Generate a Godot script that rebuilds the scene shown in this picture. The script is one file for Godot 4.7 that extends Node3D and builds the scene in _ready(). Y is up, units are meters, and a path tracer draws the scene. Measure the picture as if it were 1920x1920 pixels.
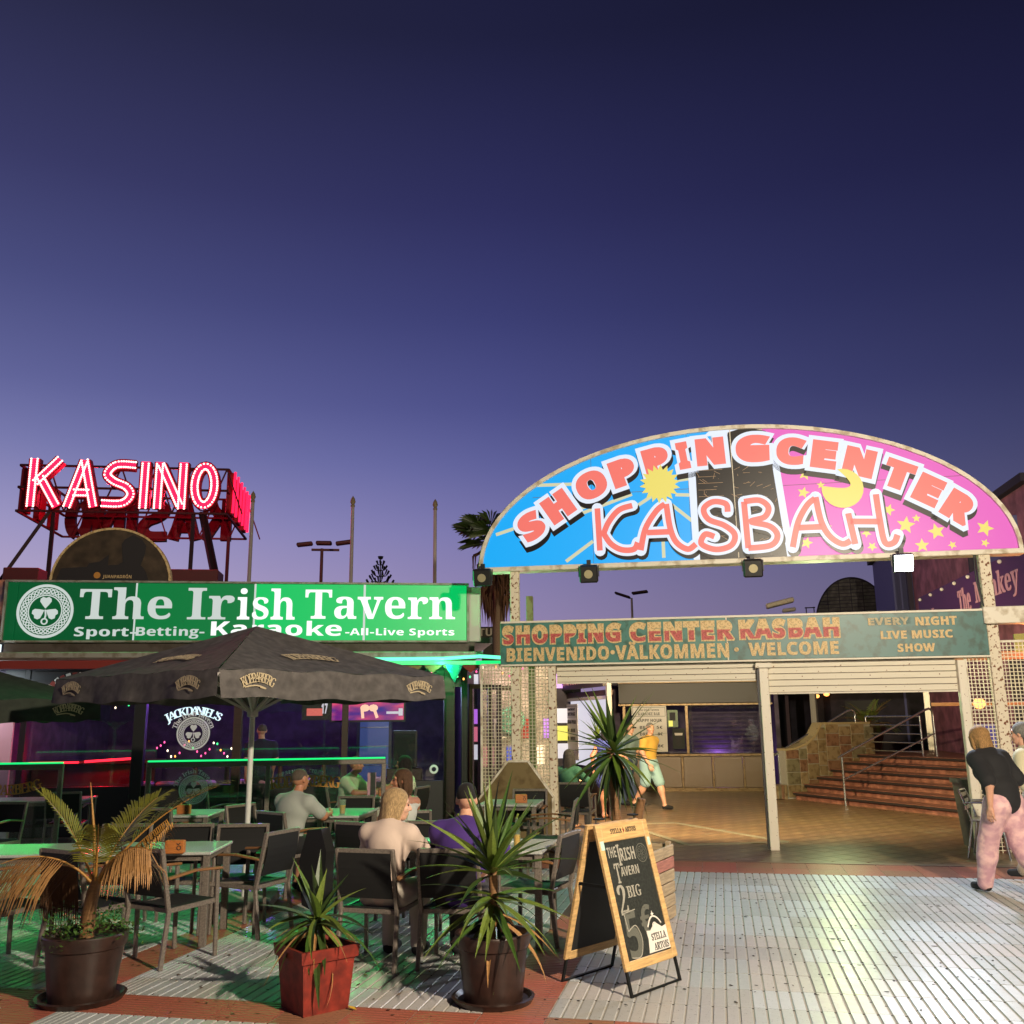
extends Node3D
# An evening square: a tavern terrace on the left, the lit arch of a shopping centre on the right.

class MB:
	var v := PackedVector3Array()
	var n := PackedVector3Array()
	func tri(a: Vector3, b: Vector3, c: Vector3, na: Vector3, nb: Vector3, nc: Vector3) -> void:
		v.append(a)
		n.append(na)
		if (b - a).cross(c - a).dot(na + nb + nc) > 0.0:
			v.append(c); v.append(b); n.append(nc); n.append(nb)
		else:
			v.append(b); v.append(c); n.append(nb); n.append(nc)
	func quad(a: Vector3, b: Vector3, c: Vector3, d: Vector3, nn := Vector3.ZERO) -> void:
		if nn == Vector3.ZERO:
			nn = (b - a).cross(c - a).normalized()
		tri(a, b, c, nn, nn, nn)
		tri(a, c, d, nn, nn, nn)
	func box(c: Vector3, s: Vector3, bs := Basis.IDENTITY, bev := 0.0) -> void:
		var h := s * 0.5
		if bev <= 0.0:
			for ax in 3:
				for sg in [-1.0, 1.0]:
					var nn := Vector3.ZERO
					nn[ax] = sg
					var p := []
					for q in [[-1, -1], [1, -1], [1, 1], [-1, 1]]:
						var w := Vector3.ZERO
						w[ax] = sg * h[ax]
						w[(ax + 1) % 3] = q[0] * h[(ax + 1) % 3]
						w[(ax + 2) % 3] = q[1] * h[(ax + 2) % 3]
						p.append(c + bs * w)
					quad(p[0], p[1], p[2], p[3], bs * nn)
			return
		bev = minf(bev, minf(h.x, minf(h.y, h.z)) * 0.9)
		for ax in 3:
			var i := (ax + 1) % 3
			var j := (ax + 2) % 3
			for sg in [-1.0, 1.0]:
				var nn := Vector3.ZERO
				nn[ax] = sg
				var p := []
				for q in [[-1, -1], [1, -1], [1, 1], [-1, 1]]:
					var w := Vector3.ZERO
					w[ax] = sg * h[ax]
					w[i] = q[0] * (h[i] - bev)
					w[j] = q[1] * (h[j] - bev)
					p.append(c + bs * w)
				quad(p[0], p[1], p[2], p[3], bs * nn)
				for s2 in [-1.0, 1.0]:
					var e := []
					for t in [-1.0, 1.0]:
						var w1 := Vector3.ZERO
						w1[ax] = sg * h[ax]; w1[i] = s2 * (h[i] - bev); w1[j] = t * (h[j] - bev)
						var w2 := Vector3.ZERO
						w2[ax] = sg * (h[ax] - bev); w2[i] = s2 * h[i]; w2[j] = t * (h[j] - bev)
						e.append(c + bs * w1)
						e.append(c + bs * w2)
					var n2 := Vector3.ZERO
					n2[ax] = sg
					n2[i] = s2
					quad(e[0], e[1], e[3], e[2], (bs * n2).normalized())
		for sx in [-1.0, 1.0]:
			for sy in [-1.0, 1.0]:
				for sz in [-1.0, 1.0]:
					var d := Vector3(sx, sy, sz)
					var a1 := c + bs * (d * Vector3(h.x, h.y - bev, h.z - bev))
					var a2 := c + bs * (d * Vector3(h.x - bev, h.y, h.z - bev))
					var a3 := c + bs * (d * Vector3(h.x - bev, h.y - bev, h.z))
					var nd := (bs * d).normalized()
					tri(a1, a2, a3, nd, nd, nd)
	func bar(a: Vector3, b: Vector3, w: float, h: float, bev := 0.0, up := Vector3.UP) -> void:
		var z := (b - a).normalized()
		if absf(z.dot(up)) > 0.98:
			up = Vector3.BACK if absf(z.z) < 0.9 else Vector3.RIGHT
		var x := up.cross(z).normalized()
		var y := z.cross(x)
		box((a + b) * 0.5, Vector3(w, h, a.distance_to(b)), Basis(x, y, z), bev)
	func tube(p: Array, r, sides := 8, caps := true) -> void:
		var m := p.size()
		var prev: Array = []
		var side := Vector3.ZERO
		for i in m:
			var t: Vector3 = (p[mini(i + 1, m - 1)] - p[maxi(i - 1, 0)]).normalized()
			if side == Vector3.ZERO:
				side = t.cross(Vector3.UP if absf(t.y) < 0.9 else Vector3.RIGHT).normalized()
			else:
				side = (side - t * side.dot(t)).normalized()
			var up := t.cross(side)
			var rr: float = r[i] if r is Array else r
			var ring := []
			for k in sides:
				var a := TAU * k / sides
				var d := side * cos(a) + up * sin(a)
				ring.append([p[i] + d * rr, d])
			if i > 0:
				for k in sides:
					var k2 := (k + 1) % sides
					tri(prev[k][0], prev[k2][0], ring[k2][0], prev[k][1], prev[k2][1], ring[k2][1])
					tri(prev[k][0], ring[k2][0], ring[k][0], prev[k][1], ring[k2][1], ring[k][1])
			if caps and (i == 0 or i == m - 1):
				var cn := -t if i == 0 else t
				for k in sides:
					tri(p[i], ring[k][0], ring[(k + 1) % sides][0], cn, cn, cn)
			prev = ring
	func lathe(prof: Array, sides: int, o := Vector3.ZERO) -> void:
		for i in prof.size() - 1:
			var a: Vector2 = prof[i]
			var b: Vector2 = prof[i + 1]
			var nr := Vector2(b.y - a.y, a.x - b.x).normalized()
			for k in sides:
				var q := TAU * k / sides
				var q2 := TAU * (k + 1) / sides
				var d1 := Vector3(cos(q), 0, sin(q))
				var d2 := Vector3(cos(q2), 0, sin(q2))
				var n1 := d1 * nr.x + Vector3.UP * nr.y
				var n2 := d2 * nr.x + Vector3.UP * nr.y
				var p1 := o + d1 * a.x + Vector3.UP * a.y
				var p2 := o + d2 * a.x + Vector3.UP * a.y
				var p3 := o + d2 * b.x + Vector3.UP * b.y
				var p4 := o + d1 * b.x + Vector3.UP * b.y
				if a.x > 0.0:
					tri(p1, p2, p3, n1, n2, n2)
				if b.x > 0.0:
					tri(p1, p3, p4, n1, n2, n1)
	func ball(c: Vector3, r: Vector3, sides := 10, rows := 6) -> void:
		for i in rows:
			var f1 := PI * i / rows - PI / 2
			var f2 := PI * (i + 1) / rows - PI / 2
			for k in sides:
				var a := TAU * k / sides
				var b := TAU * (k + 1) / sides
				var d := [Vector3(cos(f1) * cos(a), sin(f1), cos(f1) * sin(a)), Vector3(cos(f1) * cos(b), sin(f1), cos(f1) * sin(b)), Vector3(cos(f2) * cos(b), sin(f2), cos(f2) * sin(b)), Vector3(cos(f2) * cos(a), sin(f2), cos(f2) * sin(a))]
				var e := []
				for w in d:
					e.append((w / r).normalized())
				if i > 0:
					tri(c + d[0] * r, c + d[1] * r, c + d[2] * r, e[0], e[1], e[2])
				if i < rows - 1:
					tri(c + d[0] * r, c + d[2] * r, c + d[3] * r, e[0], e[2], e[3])
	func prism(poly: PackedVector2Array, z0: float, z1: float, xf := Transform3D.IDENTITY) -> void:
		var ids := Geometry2D.triangulate_polygon(poly)
		var nz := xf.basis.z.normalized()
		for i in range(0, ids.size(), 3):
			var a := poly[ids[i]]
			var b := poly[ids[i + 1]]
			var c := poly[ids[i + 2]]
			tri(xf * Vector3(a.x, a.y, z1), xf * Vector3(b.x, b.y, z1), xf * Vector3(c.x, c.y, z1), nz, nz, nz)
			tri(xf * Vector3(a.x, a.y, z0), xf * Vector3(b.x, b.y, z0), xf * Vector3(c.x, c.y, z0), -nz, -nz, -nz)
		var area := 0.0
		for i in poly.size():
			area += poly[i].cross(poly[(i + 1) % poly.size()])
		var sg := 1.0 if area > 0 else -1.0
		for i in poly.size():
			var a := poly[i]
			var b := poly[(i + 1) % poly.size()]
			var e := (b - a).normalized()
			var nn := (xf.basis * Vector3(e.y * sg, -e.x * sg, 0)).normalized()
			quad(xf * Vector3(a.x, a.y, z0), xf * Vector3(b.x, b.y, z0), xf * Vector3(b.x, b.y, z1), xf * Vector3(a.x, a.y, z1), nn)
	func ribbon(p: PackedVector2Array, w: float, z0: float, z1: float, xf := Transform3D.IDENTITY, closed := false) -> void:
		var joint := Geometry2D.END_JOINED if closed else Geometry2D.END_BUTT
		var polys := Geometry2D.offset_polyline(p, w * 0.5, Geometry2D.JOIN_ROUND, joint)
		if closed or polys.size() != 1:
			var m := p.size()
			for i in (m if closed else m - 1):
				var a := p[i]
				var b := p[(i + 1) % m]
				var pa := p[(i - 1 + m) % m] if closed or i > 0 else a
				var nb := p[(i + 2) % m] if closed or i < m - 2 else b
				var da := (b - pa).normalized().orthogonal() * w * 0.5
				var db := (nb - a).normalized().orthogonal() * w * 0.5
				prism(PackedVector2Array([a - da, b - db, b + db, a + da]), z0, z1, xf)
			return
		prism(polys[0], z0, z1, xf)
	func mesh() -> ArrayMesh:
		var arr := []
		arr.resize(Mesh.ARRAY_MAX)
		arr[Mesh.ARRAY_VERTEX] = v
		arr[Mesh.ARRAY_NORMAL] = n
		var m := ArrayMesh.new()
		m.add_surface_from_arrays(Mesh.PRIMITIVE_TRIANGLES, arr)
		return m

var M := {}
var rng := RandomNumberGenerator.new()
var taken := {}
var gate_at := Transform3D(Basis(Vector3.UP, deg_to_rad(4.0)), Vector3(0.267, 0, -13.962))
var tavern_at := Transform3D(Basis(Vector3.UP, deg_to_rad(21.0)), Vector3(-10.998, 0, -12.637))
var serif: Font
var sans: Font
var mono: Font
var heavy: Array
var heavier: Array
var heaviest: Array
var glyph_store := {}

func numbered(called: String) -> String:
	var k: int = taken.get(called, 0)
	taken[called] = k + 1
	return called if k == 0 else "%s_%03d" % [called, k]

func tag(o: Node3D, label: String, category: String, group := "", kind := "") -> Node3D:
	if label: o.set_meta("label", label)
	if category: o.set_meta("category", category)
	if group: o.set_meta("group", group)
	if kind: o.set_meta("kind", kind)
	return o

func thing(called: String, label: String, category: String, at := Transform3D.IDENTITY, group := "") -> Node3D:
	var o := Node3D.new()
	o.name = numbered(called)
	add_child(o)
	o.transform = at
	return tag(o, label, category, group)

func setting(called: String, at := Transform3D.IDENTITY) -> Node3D:
	var o := Node3D.new()
	o.name = numbered(called)
	add_child(o)
	o.transform = at
	o.set_meta("kind", "structure")
	return o

func put(called: String, mb, m: Material, parent: Node3D, at := Transform3D.IDENTITY) -> MeshInstance3D:
	var o := MeshInstance3D.new()
	o.name = called
	o.mesh = mb.mesh() if mb is MB else mb
	o.material_override = m
	o.transform = at
	parent.add_child(o, true)
	return o

func at(x: float, y: float, z: float, turn := 0.0) -> Transform3D:
	return Transform3D(Basis(Vector3.UP, deg_to_rad(turn)), Vector3(x, y, z))

func boxes(called: String, list: Array, m: Material, parent: Node3D, bev := 0.0, xf := Transform3D.IDENTITY) -> MeshInstance3D:
	var b := MB.new()
	for e in list:
		b.box(e[0], e[1], Basis.IDENTITY, bev)
	return put(called, b, m, parent, xf)

func srgb(r: int, g: int, b: int) -> Color:
	return Color(r / 255.0, g / 255.0, b / 255.0)

func mat(called: String, col: Color, rough := 0.6, metal := 0.0, tex := "", scale := 1.0, spec := 0.5) -> StandardMaterial3D:
	var m := StandardMaterial3D.new()
	m.resource_name = called
	m.albedo_color = col
	m.roughness = rough
	m.metallic = metal
	m.metallic_specular = spec
	if tex:
		m.albedo_texture = M["tex_" + tex]
		m.uv1_triplanar = true
		m.uv1_scale = Vector3.ONE * scale
	M[called] = m
	return m

func bump(m: StandardMaterial3D, tex: String, cm: float) -> StandardMaterial3D:
	m.heightmap_enabled = true
	m.heightmap_scale = cm
	m.heightmap_texture = M["tex_" + tex]
	if not m.uv1_triplanar:
		m.uv1_triplanar = true
	return m

func glow(called: String, col: Color, energy: float) -> StandardMaterial3D:
	var m := mat(called, Color(col.r * 0.35, col.g * 0.35, col.b * 0.35), 0.4)
	m.emission_enabled = true
	m.emission = col
	m.emission_energy_multiplier = energy
	return m

func glass(called: String, tint: Color, alpha: float) -> StandardMaterial3D:
	var m := mat(called, Color(tint, alpha), 0.03)
	m.transparency = BaseMaterial3D.TRANSPARENCY_ALPHA
	return m

func noise_tex(called: String, freq: float, lo: Color, hi: Color, octaves := 4, seed_ := 1, size := 512, mid := -1.0, kind := FastNoiseLite.TYPE_SIMPLEX_SMOOTH, soft := 0.05) -> void:
	var f := FastNoiseLite.new()
	f.seed = seed_
	f.noise_type = kind
	f.frequency = freq
	f.fractal_octaves = octaves
	var t := NoiseTexture2D.new()
	t.width = size
	t.height = size
	t.seamless = true
	t.noise = f
	var g := Gradient.new()
	g.set_color(0, lo)
	g.set_color(1, hi)
	if mid >= 0.0:
		g.set_offset(0, mid - soft)
		g.set_offset(1, mid + soft)
	t.color_ramp = g
	M["tex_" + called] = t

# ---- lettering ----
func text_mesh(s: String, font, depth: float) -> Mesh:
	if font is Array:
		return fat_text(s, font[0], font[1])
	var t := TextMesh.new()
	t.text = s
	t.font = font
	t.font_size = 48
	t.pixel_size = 0.02
	t.curve_step = 2.0
	t.depth = depth
	return t

# Outline of one letter as flat polygons without holes, thickened by grow (in font pixels at size 64).
func letter_polys(ch: String, font: Font, grow: float) -> Array:
	var key := "%s|%d|%.2f" % [ch, font.get_instance_id(), grow]
	if glyph_store.has(key): return glyph_store[key]
	var ts := TextServerManager.get_primary_interface()
	var rid: RID = font.get_rids()[0]
	var gi := ts.font_get_glyph_index(rid, 64, ch.unicode_at(0), 0)
	var c := ts.font_get_glyph_contours(rid, 64, gi)
	var pts: PackedVector3Array = c["points"]
	var ends: PackedInt32Array = c["contours"]
	var solid := []
	var holes := []
	var start := 0
	var loops := []
	for e in ends:
		var raw := []
		for i in range(start, e + 1):
			raw.append(pts[i])
		start = e + 1
		var full := []
		for i in raw.size():
			var a: Vector3 = raw[i]
			var b: Vector3 = raw[(i + 1) % raw.size()]
			full.append(a)
			if a.z == 0.0 and b.z == 0.0:
				full.append(Vector3((a.x + b.x) / 2, (a.y + b.y) / 2, 1))
		var poly := PackedVector2Array()
		var n := full.size()
		for i in n:
			var a: Vector3 = full[i]
			if a.z == 1.0:
				poly.append(Vector2(a.x, a.y))
			else:
				var p0: Vector3 = full[(i - 1 + n) % n]
				var p2: Vector3 = full[(i + 1) % n]
				for k in [1, 2, 3]:
					var t: float = k / 4.0
					poly.append(Vector2(p0.x, p0.y).lerp(Vector2(a.x, a.y), t).lerp(Vector2(a.x, a.y).lerp(Vector2(p2.x, p2.y), t), t))
		loops.append(poly)
	# an outline inside another one is a hole
	for i in loops.size():
		var inside_of := 0
		for k in loops.size():
			if k != i and Geometry2D.is_point_in_polygon(loops[i][0], loops[k]): inside_of += 1
		if inside_of % 2: holes.append(loops[i])
		else: solid.append(loops[i])
	var flat := []
	for q in solid:
		var grown: Array = Geometry2D.offset_polygon(ccw(q), grow, Geometry2D.JOIN_MITER) if grow != 0.0 else [q]
		for g in grown: flat.append(g)
	for h in holes:
		var small: Array = Geometry2D.offset_polygon(ccw(h), -grow, Geometry2D.JOIN_MITER) if grow != 0.0 else [h]
		for g in small:
			var cx := 0.0
			for p in g: cx += p.x
			cx /= g.size()
			var next := []
			for f in flat:
				for half in [Rect2(-500, -500, 500 + cx, 1000), Rect2(cx, -500, 1000, 1000)]:
					var r := PackedVector2Array([half.position, half.position + Vector2(half.size.x, 0), half.end, half.position + Vector2(0, half.size.y)])
					for piece in Geometry2D.intersect_polygons(f, r):
						for rest in Geometry2D.clip_polygons(piece, g):
							next.append(rest)
			flat = next
	var adv := ts.font_get_glyph_advance(rid, 64, gi).x
	glyph_store[key] = [flat, adv]
	return glyph_store[key]

func ccw(p: PackedVector2Array) -> PackedVector2Array:
	var q := p.duplicate()
	if Geometry2D.is_polygon_clockwise(q): q.reverse()
	return q

func fat_text(s: String, font: Font, grow: float) -> ArrayMesh:
	var b := MB.new()
	var x := 0.0
	for ch in s:
		if ch == " ":
			x += 18.0
			continue
		var l := letter_polys(ch, font, grow)
		for poly in l[0]:
			var p := PackedVector2Array()
			for q in poly: p.append(Vector2(q.x + x, -q.y) * 0.015)
			b.prism(p, -0.5, 0.5)
		x += l[1] + grow * 1.1
	return b.mesh()

# Lettering fitted into a box of width w and height h (w 0: keeps its shape), centred at xf.
func write(s: String, font, w: float, h: float, m: Material, parent: Node3D, xf: Transform3D, called := "lettering", thick := 0.012) -> MeshInstance3D:
	if h >= 0.1 and s.length() > 1:
		write_letters(s, font, w, h, m, parent, xf, called, thick)
		return null
	var t := text_mesh(s, font, 1.0)
	var box := t.get_aabb()
	var sy := h / box.size.y
	var sx := w / box.size.x if w > 0.0 else sy
	var o := MeshInstance3D.new()
	o.name = called
	o.mesh = t
	o.material_override = m
	parent.add_child(o, true)
	var c := box.get_center()
	o.transform = xf * Transform3D(Basis.from_scale(Vector3(sx, sy, thick)), Vector3(-c.x * sx, -c.y * sy, -c.z * thick))
	return o

# Larger words: each letter a piece of its own.
func write_letters(s: String, font, w: float, h: float, m: Material, parent: Node3D, xf: Transform3D, called: String, thick: float) -> void:
	var f: Font = font[0] if font is Array else font
	var grow: float = font[1] if font is Array else 0.0
	var box := fat_text(s, f, grow).get_aabb()
	var sy := h / box.size.y
	var sx := w / box.size.x if w > 0.0 else sy
	var c := box.get_center()
	var holder := Node3D.new()
	holder.name = called
	parent.add_child(holder, true)
	var fit := xf * Transform3D(Basis.from_scale(Vector3(sx, sy, thick)), Vector3(-c.x * sx, -c.y * sy, 0))
	var x := 0.0
	for ch in s:
		if ch == " ":
			x += 18.0
			continue
		put("letter", fat_text(ch, f, grow), m, holder, fit * Transform3D(Basis.IDENTITY, Vector3(x * 0.015, 0, 0)))
		x += letter_polys(ch, f, grow)[1] + grow * 1.1

# The same lettering cut at a height into an upper and a lower half of other colours.
func cut_mesh(src: Mesh, y: float, above: bool) -> ArrayMesh:
	var a := src.surface_get_arrays(0)
	var out := MB.new()
	for si in src.get_surface_count():
		a = src.surface_get_arrays(si)
		var vs: PackedVector3Array = a[Mesh.ARRAY_VERTEX]
		var ns: PackedVector3Array = a[Mesh.ARRAY_NORMAL]
		var ids: PackedInt32Array = a[Mesh.ARRAY_INDEX] if a[Mesh.ARRAY_INDEX] != null else PackedInt32Array(range(vs.size()))
		for i in range(0, ids.size(), 3):
			var poly: Array = [vs[ids[i]], vs[ids[i + 1]], vs[ids[i + 2]]]
			var keep := []
			for k in 3:
				var p: Vector3 = poly[k]
				var q: Vector3 = poly[(k + 1) % 3]
				var pin := p.y >= y if above else p.y <= y
				var qin := q.y >= y if above else q.y <= y
				if pin: keep.append(p)
				if pin != qin: keep.append(p.lerp(q, (y - p.y) / (q.y - p.y)))
			for k in range(1, keep.size() - 1):
				var nn := ns[ids[i]]
				out.tri(keep[0], keep[k], keep[k + 1], nn, nn, nn)
	return out.mesh()

func write_two(s: String, font, w: float, h: float, up: Material, low: Material, share: float, parent: Node3D, xf: Transform3D) -> void:
	var box := fat_text(s, font[0], font[1]).get_aabb()
	var sy := h / box.size.y
	var sx := w / box.size.x
	var c := box.get_center()
	var f := xf * Transform3D(Basis.from_scale(Vector3(sx, sy, 0.004)), Vector3(-c.x * sx, -c.y * sy, 0))
	var y := box.position.y + box.size.y * share
	var x := 0.0
	for ch in s:
		var holder := Node3D.new()
		holder.name = "letter"
		parent.add_child(holder, true)
		var t := fat_text(ch, font[0], font[1])
		var g := f * Transform3D(Basis.IDENTITY, Vector3(x * 0.015, 0, 0))
		put("upper_half", cut_mesh(t, y, true), up, holder, g)
		put("lower_half", cut_mesh(t, y, false), low, holder, g)
		x += letter_polys(ch, font[0], font[1])[1] + font[1] * 1.1

# Letters one by one along a curve: place(u) gives [centre, turn] for the letter at share u.
func write_along(s: String, font: Font, h: float, m: Material, parent: Node3D, xf: Transform3D, place: Callable, called := "lettering", thick := 0.006, wide := 1.0) -> void:
	var total := 0.0
	var adv := []
	for ch in s:
		var w := font.get_string_size(ch, HORIZONTAL_ALIGNMENT_LEFT, -1, 48).x
		adv.append(w)
		total += w
	var holder := Node3D.new()
	holder.name = called
	parent.add_child(holder, true)
	var run := 0.0
	for i in s.length():
		var u: float = (run + adv[i] * 0.5) / total
		run += adv[i]
		if s[i] == " ":
			continue
		var t := text_mesh(s[i], font, 1.0)
		var sc := h / (48 * 0.02 * 0.72)
		var pl: Array = place.call(u)
		var o := MeshInstance3D.new()
		o.name = "letter"
		o.mesh = t
		o.material_override = m
		holder.add_child(o, true)
		o.transform = xf * Transform3D(Basis(Vector3.BACK, pl[1]), Vector3(pl[0].x, pl[0].y, 0)) * Transform3D(Basis.from_scale(Vector3(sc * wide, sc, thick)), Vector3(0, -0.01 * sc, 0))

func ring_place(r: float, from: float, to: float) -> Callable:
	return func(u: float) -> Array:
		var a := lerpf(from, to, u)
		return [Vector2(cos(a), sin(a)) * r, a - PI / 2]

func arch_place(w: float, rise: float) -> Callable:
	return func(u: float) -> Array:
		var x := (u - 0.5) * w
		return [Vector2(x, rise * (1.0 - pow(2.0 * u - 1.0, 2.0)) - rise * 0.5), atan(-8.0 * rise * (u - 0.5) / w)]

func circle(r: float, k: int, c := Vector2.ZERO) -> PackedVector2Array:
	var p := PackedVector2Array()
	for i in k:
		p.append(c + Vector2(cos(TAU * i / k), sin(TAU * i / k)) * r)
	return p

func smooth(pts: Array, steps := 6) -> PackedVector2Array:
	var out := PackedVector2Array()
	for i in pts.size() - 1:
		var p0: Vector2 = pts[maxi(i - 1, 0)]
		var p1: Vector2 = pts[i]
		var p2: Vector2 = pts[i + 1]
		var p3: Vector2 = pts[mini(i + 2, pts.size() - 1)]
		for k in steps:
			out.append(p1.cubic_interpolate(p2, p0, p3, float(k) / steps))
	out.append(pts[pts.size() - 1])
	return out

# Round emblem: two rings, interlaced knotwork, a shamrock in the middle.
func emblem(r: float, m: Material, parent: Node3D, xf: Transform3D, z := 0.012) -> void:
	var b := MB.new()
	b.ribbon(circle(r * 0.95, 48), r * 0.1, 0, z, xf, true)
	b.ribbon(circle(r * 0.59, 40), r * 0.04, 0, z, xf, true)
	for ph in 4:
		var p := PackedVector2Array()
		var lobes := 8.0
		for i in 96:
			var a := TAU * i / 96.0
			var rr := r * (0.75 + 0.105 * sin(lobes * a + ph * PI / 2.0))
			p.append(Vector2(cos(a), sin(a)) * rr)
		b.ribbon(p, r * 0.035, 0, z * (1.0 + 0.02 * ph), xf, true)
	put("knot_ring", b, m, parent)
	var s := MB.new()
	for k in 3:
		var a := PI / 2 + k * TAU / 3
		var p := PackedVector2Array()
		var d := Vector2(cos(a), sin(a))
		var e := d.orthogonal()
		for q in [[0.04, 0.0], [0.16, 0.1], [0.3, 0.2], [0.4, 0.19], [0.47, 0.1], [0.43, 0.0], [0.47, -0.1], [0.4, -0.19], [0.3, -0.2], [0.16, -0.1]]:
			p.append((d * q[0] + e * q[1] + Vector2(0, 0.06)) * r)
		s.prism(p, 0, z, xf)
	s.ribbon(smooth([Vector2(0, 0.05) * r, Vector2(0.03, -0.15) * r, Vector2(0.0, -0.3) * r]), r * 0.05, 0, z, xf)
	s.ribbon(circle(r * 0.1, 14, Vector2(0, -0.38) * r), r * 0.05, 0, z, xf, true)
	put("shamrock", s, m, parent)

func _ready() -> void:
	rng.seed = 7
	# ---- camera ----
	var cam := Camera3D.new()
	cam.name = "camera"
	cam.fov = 56.89
	cam.near = 0.1
	cam.far = 400.0
	cam.basis = Basis(Vector3.UP, deg_to_rad(13.5)) * Basis(Vector3.RIGHT, deg_to_rad(12.33)) * Basis(Vector3.BACK, deg_to_rad(-0.6))
	cam.position = Vector3(0, 1.78, 0)
	add_child(cam)
	cam.current = true
	# ---- dusk sky ----
	var env := Environment.new()
	env.background_mode = Environment.BG_SKY
	env.tonemap_mode = Environment.TONE_MAPPER_LINEAR
	env.tonemap_exposure = 1.0
	env.background_energy_multiplier = 1.0
	env.sdfgi_enabled = true
	env.ssao_enabled = true
	env.ssil_enabled = true
	var sky := Sky.new()
	var pan := PanoramaSkyMaterial.new()
	pan.panorama = dusk()
	sky.sky_material = pan
	env.sky = sky
	var we := WorldEnvironment.new()
	we.name = "world"
	we.environment = env
	add_child(we)
	# ---- last glow of the sun, below the roofs on the left ----
	var sun := DirectionalLight3D.new()
	sun.name = "afterglow"
	sun.light_color = Color(1.0, 0.72, 0.8)
	sun.light_energy = 0.03
	sun.light_angular_distance = 40.0
	sun.shadow_enabled = true
	sun.rotation_degrees = Vector3(-14, -70, 0)
	add_child(sun)
	# ---- the rest ----
	fonts()
	materials()
	pavement()
	plaza()
	street_lamps()
	gate()
	tavern()
	beyond()
	furniture()
	plants()
	board()
	people()
	litter()

func dusk() -> ImageTexture:
	var w := 512
	var h := 256
	var im := Image.create(w, h, false, Image.FORMAT_RGBF)
	var stops := [[-90.0, srgb(60, 54, 74)], [-8.0, srgb(92, 82, 108)], [0.0, srgb(152, 138, 174)], [4.0, srgb(146, 136, 176)], [7.0, srgb(136, 130, 173)], [11.0, srgb(118, 118, 170)], [15.0, srgb(94, 98, 154)], [18.5, srgb(76, 80, 136)], [24.0, srgb(59, 62, 114)], [30.0, srgb(46, 47, 92)], [39.0, srgb(31, 32, 62)], [60.0, srgb(18, 19, 42)], [90.0, srgb(14, 15, 34)]]
	for y in h:
		var e := 90.0 - 180.0 * (y + 0.5) / h
		var c := Color.BLACK
		for i in stops.size() - 1:
			if e >= stops[i][0] and e <= stops[i + 1][0]:
				var t: float = (e - stops[i][0]) / (stops[i + 1][0] - stops[i][0])
				c = stops[i][1].srgb_to_linear().lerp(stops[i + 1][1].srgb_to_linear(), t)
		for x in w:
			var a := 360.0 * (x + 0.5) / w  # degrees right of -Z
			var west := cos(deg_to_rad(a + 60.0))
			var k := exp(2.1 * (1.0 - 0.45 * clampf(e / 45.0, 0.0, 1.0)) * (west - 0.688))
			var warm := clampf(cos(deg_to_rad(a + 60.0)), 0.0, 1.0) * clampf(1.0 - absf(e) / 24.0, 0.0, 1.0)
			im.set_pixel(x, y, Color(c.r * k * (1.0 + 0.16 * warm), c.g * k, c.b * k * (1.0 - 0.22 * clampf((west - 0.7) / 0.3, 0.0, 1.0))))
	return ImageTexture.create_from_image(im)

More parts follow.
